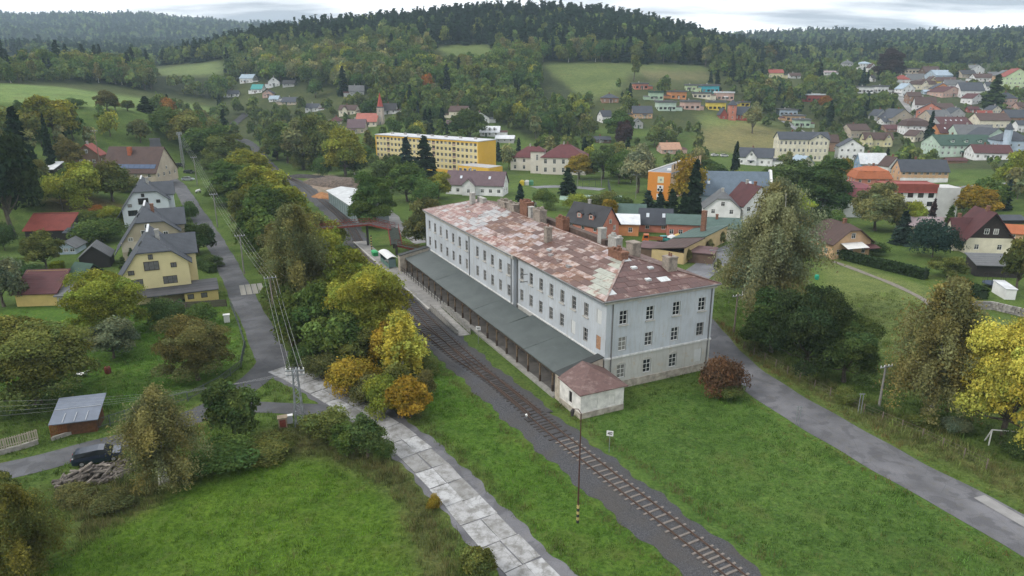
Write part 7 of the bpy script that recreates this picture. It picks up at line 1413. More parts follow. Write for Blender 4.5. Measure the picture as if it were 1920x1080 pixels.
kk = rest_[:, 5].astype(int); nR = len(rest_); idx = np.where(kk == 2, 3 + frg.integers(0, 2, nR), np.where(kk == 1, 2, frg.integers(0, 2, nR)))
pw = np.array([f[1] for f in FP])[idx]; ph = np.array([f[2] for f in FP])[idx]; scl = np.c_[rest_[:, 4] / pw, rest_[:, 4] / pw, rest_[:, 3] / ph]; rot = np.c_[np.zeros((nR, 2)), frg.uniform(0, 6.28, nR)]
tb = np.array([PAL[n] for n in names_b])[frg.choice(len(names_b), nR, p=wt_b)]; tsx = np.array(PAL['spruce'])[None] * frg.uniform(.9, 1.25, nR)[:, None]; tint = np.where((kk == 2)[:, None], tsx, tb * frg.uniform(.75, 1.15, nR)[:, None])
sx_, sy_ = rest_[:, 0], rest_[:, 1]; stand = np.sin(sx_ * .021 + 1.7 * np.sin(sy_ * .013)) + np.sin(sy_ * .027 + 1.3 * np.sin(sx_ * .017 + 2)); tint *= (1 + .16 * stand)[:, None]
mean_b = np.array(PAL['green']) * .5 + np.array(PAL['olive']) * .5; tint = np.where((kk == 2)[:, None], tint, tint * .35 + mean_b * .65 * (1 + .2 * stand)[:, None])
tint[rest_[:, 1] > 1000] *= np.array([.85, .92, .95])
pts_ = rest_[:, :3] - np.array([0, 0, .4])
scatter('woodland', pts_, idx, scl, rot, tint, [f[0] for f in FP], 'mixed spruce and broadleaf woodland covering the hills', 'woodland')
print('TREES', used, 'woodland', nR, 'cand', len(cand))
# ------------------------------------------------------------------ street furniture, vehicles and small things
def zat(p, v): d = (v - 540) / F; return CAM_H - p.y * (SP + d * CP) / (CP - d * SP)
STEEL = paint((.30, .32, .34), .5, .15, 2, .4, 'galvanised'); WOODP = paint((.20, .165, .13), .9, .25, 3, name='pole_wood'); CONCP = paint((.23, .22, .205), .9, .15, 2, name='pole_concrete')
REDM = paint((.21, .045, .03), .65, .3, 2, name='bridge_red', dirt=(.10, .05, .04)); DARKM = paint((.05, .045, .045), .7, .2, 2, name='dark_metal')
def loc(x, y, z=0):  # station frame to world
    return SA + Matrix.Rotation(SROT, 3, 'Z') @ Vector((x, y, z))
# footbridge
fb = thing('footbridge', 'rust-red steel footbridge over the tracks with flights of stairs', 'bridge', loc(0, 0))
fb.location = (0, 0, 0)
E = [Vector((-56, 156, 6.0)), Vector((-34.8, 166, 6.0)), Vector((-29.2, 164.6, 5.0)), Vector((-27.4, 157.6, 2.6)), Vector((-21.0, 160.6, .25))]
def flight(a, b, w, stairs, nm):
    q = MB(); q.bar(a, b, w, .16); link(nm, q.mesh(nm, DARKM), fb); d = (b - a); dh = d.to_2d().normalized(); n = Vector((-dh.y, dh.x, 0)) * (w / 2)
    for s in (-1, 1):
        q = MB(); q.bar(a + n * s - Vector((0, 0, .12)), b + n * s - Vector((0, 0, .12)), .12, .42); link('girder', q.mesh('girder', REDM), fb)
        k = max(2, int(d.length / 1.2)); q = MB()
        for h in (.55, 1.1): q.bar(a + n * s + Vector((0, 0, h)), b + n * s + Vector((0, 0, h)), .07, .07)
        for i in range(k + 1): p = a.lerp(b, i / k) + n * s; q.bar(p, p + Vector((0, 0, 1.12)), .06, .06)
        for i in range(k): q.bar(a.lerp(b, i / k) + n * s + Vector((0, 0, .1)), a.lerp(b, (i + 1) / k) + n * s + Vector((0, 0, 1.05)), .05, .05)
        link('railing', q.mesh('railing', REDM), fb)
    if stairs:
        k = int(d.length / .32)
        for i in range(k): p = a.lerp(b, (i + .5) / k); q = MB(); t = Vector((dh.x, dh.y, 0)) * .15; q.hexa([p - t - n * .9 + Vector((0, 0, .08)), p + t - n * .9 + Vector((0, 0, .08)), p + t + n * .9 + Vector((0, 0, .08)), p - t + n * .9 + Vector((0, 0, .08)), p - t - n * .9 + Vector((0, 0, .14)), p + t - n * .9 + Vector((0, 0, .14)), p + t + n * .9 + Vector((0, 0, .14)), p - t + n * .9 + Vector((0, 0, .14))]); link('tread', q.mesh('tread', paint((.10, .12, .10), .9, .2, 2, name='tread_wood')), fb)
flight(E[0], E[1], 2.4, 0, 'deck'); flight(E[1], E[2], 2.6, 0, 'deck'); flight(E[2], E[3], 2.6, 1, 'stair'); flight(E[3], E[4], 2.4, 1, 'stair')
for p in (E[1] + Vector((-1, -.4, 0)), E[2], E[3], Vector((-50, 158.8, 6))): q = MB(); q.bar((p.x, p.y, -.3), (p.x, p.y, p.z - .1), .5, .5); link('pier', q.mesh('pier', DARKM), fb)
# platform and its ramp
CONCW = paint((.30, .29, .27), .95, .2, 1.2, name='platform_concrete')
pf = thing('platform', 'concrete platform with pale edge and railed ramp beside the canopy', 'platform', SA, SROT)
q = MB(); q.box(41.5, 7.25, -.3, 100, 10.1, .55); link('deck', q.mesh('deck', paint((.26, .25, .235), .95, .2, .8, name='platform_paving')), pf); q = MB(); q.box(41.4, 10.103, -.3, 100, 10.45, .6); link('edge', q.mesh('edge', paint((.40, .385, .36), .9, .2, 1, name='edge_stone')), pf)
q = MB(); q.hexa([(27.5, 8.0, -.3), (41.48, 8.0, -.3), (41.48, 10.0, -.3), (27.5, 10.0, -.3), (27.5, 8.0, .08), (41.48, 8.0, .549), (41.48, 10.0, .549), (27.5, 10.0, .08)]); link('ramp', q.mesh('ramp', CONCW), pf)
for y_ in (7.9, 10.05):
    for k in range(9):
        x0 = 27.5 + k * 1.55; zz_ = .08 + (x0 - 27.5) / 14 * .47; q = MB(); q.box(0, -.05, -.1, .1, .05, 1.1); q.box(.1, -.035, .12, 1.55, .035, .5); q.box(.1, -.03, .6, 1.55, .03, .98); link('fence_panel', q.mesh('fence_panel', CONCW), pf, (x0, y_, zz_))
for k in range(18): q = MB(); q.box(0, -.04, 0, .08, .04, 1.05); q.box(.08, -.02, .95, 1.6, .02, 1.02); q.box(.08, -.02, .45, 1.6, .02, .5); link('railing', q.mesh('railing', DARKM), pf, (41.6 + k * 1.6, 7.45, .55))
# shelter
sh = thing('platform_shelter', 'glazed platform shelter with curved white roof', 'shelter', loc(71, 7.7, .55), SROT)
GL2 = paint((.16, .24, .24), .15, .1, name='shelter_glass'); SFR = paint((.10, .20, .17), .5, .1, name='shelter_frame')
for x_ in (0, 2.3, 4.6, 6.9): 
    for y_ in (0, 1.5): q = MB(); q.box(-.05, -.05, 0, .05, .05, 2.3); link('post', q.mesh('post', SFR), sh, (x_, y_, 0))
for k in range(3): link('pane', box_mesh(2.15, .04, 1.8, GL2, 'pane'), sh, (1.15 + 2.3 * k, 0, .25)); link('lower_panel', box_mesh(2.15, .05, .9, paint((.12, .22, .18), .5, .1, name='shelter_panel'), 'lower_panel'), sh, (1.15 + 2.3 * k, 1.5, .1))
for x_ in (0, 6.9): link('pane', box_mesh(.04, 1.4, 1.8, GL2, 'pane'), sh, (x_, .75, .25))
q = MB(); n_ = 6
for i in range(n_): a0, a1 = -1.15 + 2.3 * i / n_, -1.15 + 2.3 * (i + 1) / n_; f_ = lambda a: 2.3 + .42 * (1 - (a / 1.15) ** 2); slab_roof(q, [(-.4, .75 + a0, f_(a0)), (7.3, .75 + a0, f_(a0)), (7.3, .75 + a1, f_(a1)), (-.4, .75 + a1, f_(a1))], .06)
link('roof', q.mesh('roof', paint((.62, .63, .62), .5, .08, name='shelter_roof')), sh)
p = loc(84, 9.0, .55); r = thing('grit_bin', 'green grit bin at the end of the platform', 'bin', p, SROT); q = MB(); q.hexa([(-.9, -.5, 0), (.9, -.5, 0), (.9, .5, 0), (-.9, .5, 0), (-1.05, -.6, .9), (1.05, -.6, .9), (1.05, .6, .9), (-1.05, .6, .9)]); link('box', q.mesh('box', paint((.03, .30, .10), .5, .1, name='bin_green')), r); q = MB(); q.hexa([(-1.1, -.65, .902), (1.1, -.65, .902), (1.1, .65, .902), (-1.1, .65, .902), (-.9, -.4, 1.15), (.9, -.4, 1.15), (.9, .4, 1.15), (-.9, .4, 1.15)]); link('lid', q.mesh('lid', paint((.05, .38, .14), .5, .1, name='lid_green')), r)
# striped lamp mast and post
YEL, BLKM = paint((.50, .40, .16), .7, .2, 3, name='stripe_yellow'), paint((.03, .03, .032), .7, .2, name='stripe_black')
def striped(root, h, rad):
    k = int(h / .32)
    for i in range(k): q = MB(); q.tube([(0, 0, i * .32), (0, 0, (i + 1) * .32 - .002)], [rad, rad], 8); link('stripe', q.mesh('stripe', YEL if i % 2 else BLKM), root)
p = P(1083, 980); hm_ = zat(p, 768); r = thing('lamp_mast', 'rusty tall lamp mast with black and yellow striped foot', 'lamp post', p)
RUSTM = paint((.085, .040, .032), .8, .3, 2, name='mast_rust'); striped(r, 1.95, .13); q = MB(); q.tube([(0, 0, 1.9), (0, 0, hm_ * .55), (0, 0, hm_ - .4), (-.25, .1, hm_), (-.7, .25, hm_ - .05)], [.085, .068, .05, .04, .035], 8); link('mast', q.mesh('mast', RUSTM), r)
q = MB(); q.tube([(-.7, .25, hm_ - .05), (-.75, .27, hm_ - .3), (-.78, .28, hm_ - .75)], [.1, .2, .13], 8); link('lamp', q.mesh('lamp', DARKM), r)
p = loc(90, 8.2, .5); r = thing('striped_post', 'black and yellow striped post under the footbridge', 'post', p); striped(r, 3.8, .16)
# speed boards
def board(u, v, vtop, txt, label, rz):
    p = P(u, v); h = zat(p, vtop); r = thing('speed_board', label, 'sign', p, R(rz)); q = MB(); q.tube([(0, 0, 0), (0, 0, h - .35)], [.04, .04], 6); link('post', q.mesh('post', STEEL), r)
    s = .62; q = MB(); q.box(-s * .6, -.03, h - s, s * .6, .03, h); bd = link('board', q.mesh('board', WHITE), r)
    cu = bpy.data.curves.new('number', 'FONT'); cu.body = txt; cu.size = s * .85; cu.align_x = 'CENTER'; cu.align_y = 'CENTER'; cu.offset = .012; cu.materials.append(BLKM); tmp = bpy.data.objects.new('number', cu); nm = bpy.data.meshes.new_from_object(tmp); bpy.data.objects.remove(tmp); o = link('number', nm, bd, (0, -.036, h - s / 2)); o.rotation_euler = (R(90), 0, 0)
board(1142, 848, 808, '40', 'white 40 board on a thin post in the grass by the track', -12); board(897, 644, 612, '50', 'white 50 board on a thin post before the canopy', -12)
# poles and wires
def pole(u, v, vt, label, mat, arms=1, foot=False):
    p = P(u, v); h = zat(p, vt); r = thing('utility_pole', label, 'pole', p, R(20)); q = MB(); q.tube([(0, 0, -.3), (0, 0, h)], [.17, .11], 8); link('post', q.mesh('post', mat), r); tops = []
    for a in range(arms):
        z = h - .25 - a * .6; q = MB(); q.bar((-1.0, -.1, z), (1.0, -.1, z), .1, .1); link('crossarm', q.mesh('crossarm', STEEL), r)
        for x in (-.9, -.35, .35, .9): q = MB(); q.tube([(0, 0, 0), (0, 0, .22)], [.05, .07], 6); link('insulator', q.mesh('insulator', WHITE), r, (x, -.1, z + .05)); tops.append(p + Matrix.Rotation(R(20), 3, 'Z') @ Vector((x, -.1, z + .26)))
    return p, h, tops
PO = [pole(345, 318, 264, 'tall pole at the far end of the street beside the lattice mast', CONCP), pole(370, 347, 308, 'concrete pole beside the parked silver car', CONCP), pole(408, 426, 364, 'grey pole halfway down the street', CONCP), pole(458, 514, 440, 'pole beside the paved parking grid', CONCP), pole(516, 612, 518, 'dark pole before the tall pale birch', WOODP)]
def lattice(u, v, vt, label, w=1.0):
    p = P(u, v); h = zat(p, vt); r = thing('lattice_mast', label, 'mast', p, R(8)); c = [Vector((sx * w / 2, sy * w / 2, 0)) for sx, sy in ((-1, -1), (1, -1), (1, 1), (-1, 1))]; tp = [Vector((q_.x * .45, q_.y * .45, h)) for q_ in c]
    for a, b in zip(c, tp): q = MB(); q.bar(a, b, .11, .11); link('leg', q.mesh('leg', STEEL), r)
    n = 12
    for f in range(4):
        q = MB(); a, b, c2, d2_ = c[f], c[(f + 1) % 4], tp[f], tp[(f + 1) % 4]
        for i in range(n): t0, t1 = i / n, (i + 1) / n; q.bar(a.lerp(c2, t0), b.lerp(d2_, t1), .05, .05) if i % 2 else q.bar(b.lerp(d2_, t0), a.lerp(c2, t1), .05, .05)
        link('lattice', q.mesh('lattice', STEEL), r)
    tops = []
    for k, z in enumerate((h - .2, h - .75)):
        q = MB(); q.bar((-1.1, 0, z), (1.1, 0, z), .12, .12); q.bar((0, -.9, z + .01), (0, .9, z + .01), .1, .1); link('crossarm', q.mesh('crossarm', STEEL), r)
        for x in (-1, -.5, .5, 1): q = MB(); q.tube([(0, 0, 0), (0, 0, .25)], [.06, .09], 6); link('insulator', q.mesh('insulator', WHITE), r, (x, 0, z + .06)); tops.append(p + Vector((x, 0, z + .3)))
    return p, h, tops
LM = lattice(563, 797, 692, 'galvanised lattice power mast at the junction'); lattice(344, 312, 264, 'distant lattice mast beside the parked cars', 1.1)
WIRE = paint((.42, .42, .43), .5, .1, name='wire')
def wire(a, b, sag, label, n=10, rad=.013):
    q = MB(); pts = [a.lerp(b, i / n) - Vector((0, 0, sag * 4 * (i / n) * (1 - i / n))) for i in range(n + 1)]; q.tube(pts, [rad] * (n + 1), 4); link('overhead_wire', q.mesh('overhead_wire', WIRE), label=label, category='wire', group='wires: ' + label)
names_ = ['overhead wire in the span past the parked cars', 'overhead wire in the span before the white-blue house', 'overhead wire in the span past the beige house', 'overhead wire in the span before the tall pale birch', 'overhead wire in the span down to the lattice mast']
seq = PO + [LM]
for i in range(5):
    for k in range(4): wire(seq[i][2][k], seq[i + 1][2][k], .45, names_[i])
lo_ = P(-90, 905)
for k in range(4): wire(LM[2][4 + k], lo_ + Vector((k * .8, k * .9, 7.2 + .25 * k)), .9, 'overhead wire from the lattice mast across the birches', 16, .006)
pole(1376, 624, 552, 'wooden pole with curved lamp arm behind the station corner', WOODP); pole(1647, 768, 684, 'concrete pole on the verge of the access road', CONCP); pole(192, 334, 292, 'leaning wooden pole beside the garden shed', WOODP)
for u, v, vt, lab in ((1495, 797, 762, 'pair of short steel posts at the grass edge of the access road'), (1611, 775, 738, 'thin signpost on the far verge of the access road')):
    p = P(u, v); h = zat(p, vt); r = thing('signpost', lab, 'post', p)
    for x in (-.18, .18): q = MB(); q.tube([(x, 0, 0), (x, 0, h)], [.05, .05], 6); link('post', q.mesh('post', STEEL), r)
    q = MB(); q.box(-.35, -.03, h - .12, .35, .03, h); link('top_bar', q.mesh('top_bar', STEEL), r)
for u, v, vt, lab in ((1127, 352, 318, 'double-headed lamp by the tennis court'), (1192, 372, 325, 'double-headed lamp beside the tall poplar'), (1083, 348, 316, 'lamp by the school drive'), (1337, 560, 470, 'dark lamp column on the town road verge'), (686, 310, 275, 'grey pole beside the apartment block end')):
    p = P(u, v); h = zat(p, vt); r = thing('street_lamp', lab, 'street lamp', p); q = MB(); q.tube([(0, 0, 0), (0, 0, h)], [.12, .07], 8); link('column', q.mesh('column', CONCP), r)
    for s in (-1, 1): q = MB(); q.bar((0, 0, h - .05), (s * .9, 0, h + .1), .07, .07); q.box(s * 1.15 - .3, -.12, h + .02, s * 1.15 + .3, .12, h + .16); link('lamp_head', q.mesh('lamp_head', STEEL), r)
# cars
TYRE, RIM, CHR = paint((.018, .018, .018), .85, .1, name='tyre'), paint((.3, .3, .31), .4, .1, name='rim'), paint((.5, .5, .5), .3, .05, name='lamp_glass'); REDL = paint((.25, .02, .02), .3, .05, name='tail_red'); CGL = paint((.015, .018, .02), .08, .05, name='car_glass')
def carpaint(c):
    m = paint(c, .28, .04, .5, name='car_paint'); b = m.node_tree.nodes['Principled BSDF']; b.inputs['Coat Weight'].default_value = .6; b.inputs['Specular IOR Level'].default_value = .5; return m
def car(u, v, rz, col, label, L=4.4, W=1.8, Hh=1.5, wagon=False, pos=None):
    p = pos or P(u, v); r = thing('parked_car', label, 'car', p + Vector((0, 0, .08)), R(rz)); OCC.append((p.x, p.y, 3)); k = L / 4.4; hk = Hh / 1.5
    ST = [(-2.2, .72, .45, .74, .75), (-2.12, .84, .3, .96, .99), (-1.95, .88, .25, 1.0, 1.12), (-1.55 if not wagon else -1.8, .9, .22, 1.0, 1.4), (.15, .9, .2, .98, 1.48), (.65, .9, .2, .96, 1.4), (1.35, .9, .22, .94, .97), (2.0, .84, .28, .82, .85), (2.18, .72, .4, .62, .64)]
    bd, gl = MB(), MB(); rings = []
    for x, w, zb, zl, zr in ST: rf = w * (.76 if zr > 1.1 else .92); rings.append([Vector((x * k, s * a * W / 1.8, z * hk)) for s in (1, -1) for a, z in ((w * .94, zb), (w, (zb + zl) * .55), (w * .97, zl), (rf, zr))])
    for i in range(len(rings) - 1):
        A, B2 = rings[i], rings[i + 1]; cab = i in (2, 3, 4, 5)
        for s in (0, 4):
            for j in (0, 1): bd.quad(*( (A[s + j], B2[s + j], B2[s + j + 1], A[s + j + 1]) if s else (A[s + j + 1], B2[s + j + 1], B2[s + j], A[s + j])))
            t = gl if cab and i in (3, 4) or cab and i in (2, 5) else bd; t.quad(*((A[s + 2], B2[s + 2], B2[s + 3], A[s + 3]) if s else (A[s + 3], B2[s + 3], B2[s + 2], A[s + 2])))
        t = gl if i in (2, 5) else bd; t.quad(A[3], A[7], B2[7], B2[3]); bd.quad(A[4], A[0], B2[0], B2[4])
    for g, f in ((rings[0], 1), (rings[-1], -1)): o_ = [g[0], g[1], g[2], g[3], g[7], g[6], g[5], g[4]]; bd.poly(o_ if f > 0 else o_[::-1])
    link('body', bd.mesh('body', carpaint(col)), r); link('windows', gl.mesh('windows', CGL), r)
    for x in (-1.32, 1.36):
        for s in (-1, 1):
            q = MB(); q.tube([(0, -.11, 0), (0, .11, 0)], [.33, .33], 14); wh_ = link('wheel', q.mesh('wheel', TYRE), r, (x * k, s * .8 * W / 1.8, .33)); q = MB(); q.tube([(0, -.115, 0), (0, .115, 0)], [.2, .2], 10); link('rim', q.mesh('rim', RIM), wh_)
    for s in (-1, 1): link('headlight', box_mesh(.12, .36, .14, CHR, 'headlight'), r, (2.08 * k, s * .58 * W / 1.8, .6 * hk)); link('tail_light', box_mesh(.1, .3, .2, REDL, 'tail_light'), r, (-2.16 * k, s * .6 * W / 1.8, .72 * hk)); link('mirror', box_mesh(.16, .18, .12, carpaint(col), 'mirror'), r, (.75 * k, s * 1.0 * W / 1.8, .95 * hk))
    link('number_plate', box_mesh(.03, .5, .12, WHITE, 'number_plate'), r, (-2.215 * k, 0, .55 * hk)); return r
car(186, 864, 24, (.012, .022, .045), 'dark blue estate car parked on the lane beside the woodpile', 4.9, 1.9, 1.62, True)
car(336, 312, 10, (.015, .016, .02), 'black car parked farthest up the street'); car(355, 325, -5, (.012, .02, .018), 'dark car between the black and the silver cars'); car(353, 339, 5, (.40, .44, .48), 'silver-blue estate car parked beside the street', 4.7)
car(1340, 293, 20, (.6, .6, .6), 'white car under the brown meadow, nearer the firs', 4.3); car(1358, 294, 10, (.62, .62, .62), 'white car under the brown meadow, nearer the cross-gabled house', 4.3)
car(1514, 402, 35, (.5, .52, .55), 'white car at the near end of the car park', 4.3); car(1545, 392, 30, (.05, .10, .35), 'blue car in the car park', 4.3); car(1558, 384, 30, (.6, .6, .6), 'white car at the far end of the car park row', 4.3)
car(996, 388, 60, (.58, .6, .6), 'white van behind the station chimneys', 4.8, 1.9, 1.9, True); car(1247, 453, -10, (.10, .42, .42), 'turquoise vintage car in the workshop yard', 3.9, 1.6, 1.5); car(1873, 352, 0, (.05, .16, .15), 'dark teal car on the lower street', 4.4); car(745, 318, -40, (.6, .6, .6), 'white car in front of the apartment block', 4.2)
car(681, 307, -40, (.45, .47, .5), 'silver car at the end of the apartment block', 4.2)
p = P(1221, 455); r = thing('pickup_truck', 'orange flatbed truck in the workshop yard', 'truck', p, R(170)); ORG = carpaint((.55, .13, .02)); q = MB(); q.hexa([(.7, -.95, .6), (2.4, -.95, .6), (2.4, .95, .6), (.7, .95, .6), (.7, -.85, 2.2), (2.0, -.85, 2.2), (2.0, .85, 2.2), (.7, .85, 2.2)]); link('cab', q.mesh('cab', ORG), r); q = MB(); q.box(-2.8, -1, .9, .65, 1, 1.0); q.box(-2.8, -1, 1.002, .65, -.93, 1.45); q.box(-2.8, .93, 1.002, .65, 1, 1.45); q.box(-2.8, -.925, 1.002, -2.73, .925, 1.45); link('flatbed', q.mesh('flatbed', paint((.30, .12, .05), .7, .2, name='bed_brown')), r)
q = MB(); q.box(.9, -.99, 1.4, 1.9, -.9, 2.0); q.box(.9, .9, 1.4, 1.9, .99, 2.0); link('window', q.mesh('window', CGL), r)
for x in (-1.9, 1.5):
    for s in (-1, 1): q = MB(); q.tube([(0, -.14, 0), (0, .14, 0)], [.42, .42], 12); link('wheel', q.mesh('wheel', TYRE), r, (x, s * .85, .42))
for u, v, c, lab in ((1259, 457, (.6, .6, .6), 'folded white parasol in the workshop yard'), (1270, 455, (.5, .36, .12), 'yellow parasol in the workshop yard')):
    p = P(u, v); r = thing('parasol', lab, 'parasol', p); q = MB(); q.tube([(0, 0, 0), (0, 0, 2.4)], [.04, .04], 6); link('pole', q.mesh('pole', STEEL), r); q = MB(); q.tube([(0, 0, 1.7), (0, 0, 2.1), (0, 0, 2.45)], [1.3, .85, .05], 8, cap=False); link('canopy', q.mesh('canopy', paint(c, .7, .05, name='parasol_cloth')), r)
# woodpile
a_, b_ = P(112, 915), P(240, 878); r = thing('woodpile', 'long heap of split grey firewood beside the lane', 'woodpile', a_); lg = MB(); lg.tube([(-.6, 0, 0), (.6, 0, 0)], [.10, .09], 6); LOGS = [lg.mesh('log', paint(c, .95, .25, 4, name='log_wood')) for c in ((.17, .15, .13), (.11, .095, .085), (.25, .22, .19))]; wr = random.Random(9); d_ = b_ - a_
for i in range(290):
    t = wr.random(); hmax = .35 + 1.1 * math.sin(min(1, t * 1.1 + .12) * 2.6) ** 2; wd = 1.7; o_ = wr.uniform(-1, 1); z = wr.random() * hmax * (1 - abs(o_) * .75); pp = d_ * t; n = Vector((-d_.y, d_.x, 0)).normalized(); lgo = link('log', LOGS[wr.choice((0, 0, 1, 2))], r, pp + n * o_ * wd + Vector((0, 0, z + .1))); lgo.rotation_euler = (wr.uniform(-.3, .3), wr.uniform(-.35, .35), wr.gauss(1.0, .55)); s = wr.uniform(.75, 1.35); lgo.scale = (s, wr.uniform(.8, 1.5), wr.uniform(.8, 1.5))
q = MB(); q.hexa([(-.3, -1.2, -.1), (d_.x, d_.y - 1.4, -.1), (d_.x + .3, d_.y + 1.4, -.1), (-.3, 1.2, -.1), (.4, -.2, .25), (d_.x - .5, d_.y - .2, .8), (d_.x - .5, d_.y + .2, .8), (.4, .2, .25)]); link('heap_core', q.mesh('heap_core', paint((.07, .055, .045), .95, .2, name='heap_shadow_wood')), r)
# fences
def fence(uvs, label, slat, post, h, gap, sw, base=None, rails=2, name='fence', cap=290, th=.03, rw=.05):
    pts = [P(*q_) for q_ in uvs]; r = thing(name, label, 'fence', pts[0]); o0 = pts[0]; sm = box_mesh(sw, th, h, slat, 'slat'); pm = box_mesh(.1, .1, h + .12, post, 'post')
    for a, b in zip(pts, pts[1:]):
        d = (b - a); L = d.length; ang = math.atan2(d.y, d.x); n = int(L / gap)
        if sw:
            for i in range(n): link('slat', sm, r, a + d * ((i + .5) / n) - o0 + Vector((0, 0, .12 + (base or 0))), ang)
        for i in range(max(2, int(L / 2.4)) + 1): link('post', pm, r, a + d * (i / max(2, int(L / 2.4))) - o0 + Vector((-.06 * math.sin(ang) * -1, .06 * math.cos(ang), (base or 0) - .05)), ang)
        nn_ = Vector((-math.sin(ang), math.cos(ang), 0)) * .05
        for k in range(rails): q = MB(); z = (base or 0) + .3 + k * (h - .35) / max(1, rails - 1); q.bar(a - o0 + nn_ + Vector((0, 0, z)), b - o0 + nn_ + Vector((0, 0, z)), rw, rw * 1.6); link('rail', q.mesh('rail', post), r)
        if base: q = MB(); q.bar(a - o0 + Vector((0, 0, base / 2 - .15)), b - o0 + Vector((0, 0, base / 2 - .15)), .35, base + .3); link('plinth', q.mesh('plinth', paint((.34, .32, .29), .95, .25, 1.5, name='fence_stone')), r)
    return r
PALE = paint((.42, .36, .30), .9, .2, 3, name='pale_pickets'); ORW = paint((.22, .085, .03), .8, .25, 3, name='orange_boards')
fence([(-20, 858), (40, 842), (72, 832)], 'weathered pale picket fence on a stone base beside the lane', PALE, PALE, 1.15, .22, .12, .55)
fence([(97, 826), (168, 803)], 'orange-brown board fence before the garden hut', ORW, ORW, 1.35, .17, .14, .4)
MESHF = paint((.10, .12, .11), .7, .2, 2, name='dark_mesh')
fence([(176, 808), (235, 789), (300, 766), (352, 752)], 'dark wire-mesh fence running from the hut along the lane', MESHF, MESHF, 1.35, .16, .03)
fence([(352, 752), (410, 722), (452, 690), (460, 652), (448, 612), (432, 572)], 'low dark fence bending around the lawn corner', MESHF, MESHF, 1.1, .25, .03)
fence([(290, 572), (350, 580), (425, 575)], 'brown plank fence behind the rounded shrubs', paint((.12, .10, .085), .9, .2, 2, name='old_planks'), DARKWOOD, 1.3, .2, .17)
fence([(1395, 655), (1500, 715), (1620, 775), (1730, 822), (1850, 880)], 'thin wire fence on the bank below the access road', DARKM, WOODP, 1.2, 9, 0, rails=3, rw=.015)
fence([(1068, 352), (1140, 350), (1146, 375)], 'tall mesh fence of the tennis court', MESHF, MESHF, 3.0, .8, .05)
# stone wall
p0, p1, p2_ = P(1797, 578), P(1860, 580), P(1945, 600); r = thing('stone_wall', 'grey dry-stone wall beside the field', 'wall', p0); wr = random.Random(4); STW = [paint(c, .95, .25, 2, name='wall_stone') for c in ((.26, .24, .22), (.20, .19, .18), (.33, .31, .29))]; cnt = 0
for a, b in ((p0, p1), (p1, p2_)):
    d = b - a; L = d.length; ang = math.atan2(d.y, d.x)
    for row_ in range(4):
        x = -.2 * (row_ % 2)
        while x < L and cnt < 290:
            w_ = wr.uniform(.45, .85); cnt += 1; o = link('stone', box_mesh(round(w_ * 4) / 4 - .03, .6, .34, wr.choice(STW), 'stone'), r, a - p0 + d * ((x + w_ / 2) / L) + Vector((0, 0, row_ * .36 + wr.uniform(0, .03))), ang + wr.uniform(-.04, .04)); x += w_
# tennis court, goal, trampoline, bins, boxes
p = P(1108, 374); r = link('tennis_court', None, None, p, R(-6), kind='structure'); q = MB(); q.box(-11, -9, -.3, 11, 9, .12); link('surface', q.mesh('surface', paint((.24, .33, .27), .9, .1, name='court_green')), r)
p = P(1888, 838); r = thing('football_goal', 'white football goal frame half hidden by the scrub', 'goal', p, R(-10))
for a, b in (((-1.9, 0, 0), (-1.9, 0, 2)), ((1.9, 0, 0), (1.9, 0, 2)), ((-1.9, 0, 2), (1.9, 0, 2)), ((-1.9, 1, 0), (-1.9, 0, 2)), ((1.9, 1, 0), (1.9, 0, 2))): q = MB(); q.bar(a, b, .1, .1); link('bar', q.mesh('bar', WHITE), r)
p = P(1861, 538); r = thing('trampoline', 'netted dark trampoline in the garden', 'trampoline', p); q = MB(); q.tube([(0, 0, .75), (0, 0, .9)], [1.9, 1.9], 16); link('bed', q.mesh('bed', paint((.04, .06, .10), .7, .1, name='tramp_pad')), r)
for k in range(8): t = k * .785; q = MB(); q.tube([(1.85 * math.cos(t), 1.85 * math.sin(t), 0), (1.85 * math.cos(t), 1.85 * math.sin(t), 2.6)], [.04, .04], 5); link('post', q.mesh('post', DARKM), r)
q = MB(); q.tube([(0, 0, 2.55), (0, 0, 2.62)], [1.9, 1.9], 16, cap=False); link('net_ring', q.mesh('net_ring', DARKM), r)
for u, c, lab in ((979, (.55, .42, .04), 'yellow recycling container near the school'), (988, (.55, .57, .55), 'white recycling container near the school'), (996, (.08, .25, .14), 'green recycling container near the school')):
    p = P(u, 347); r = thing('recycling_container', lab, 'container', p, R(-8), 'recycling containers by the school'); q = MB(); q.hexa([(-.8, -.8, 0), (.8, -.8, 0), (.8, .8, 0), (-.8, .8, 0), (-.9, -.9, 1.5), (.9, -.9, 1.5), (.9, .9, 1.5), (-.9, .9, 1.5)]); link('body', q.mesh('body', paint(c, .5, .08, name='container_plastic')), r); q = MB(); q.hexa([(-.9, -.9, 1.502), (.9, -.9, 1.502), (.9, .9, 1.502), (-.9, .9, 1.502), (-.5, -.5, 2.0), (.5, -.5, 2.0), (.5, .5, 2.0), (-.5, .5, 2.0)]); link('lid', q.mesh('lid', paint(mul(c, .8), .5, .08, name='container_lid')), r)
p = P(531, 800); r = thing('meter_cabinet', 'small brick cabinet with rusty red door below the lane', 'cabinet', p, R(20)); q = MB(); q.box(-.5, -.4, -.2, .5, .4, 1.25); q.box(-.58, -.48, 1.252, .58, .48, 1.35); link('body', q.mesh('body', paint((.34, .27, .19), .9, .2, 2, name='cabinet_render')), r); link('door', box_mesh(.7, .05, .95, paint((.20, .05, .035), .7, .3, 3, name='rust_door'), 'door'), r, (0, -.43, .15))
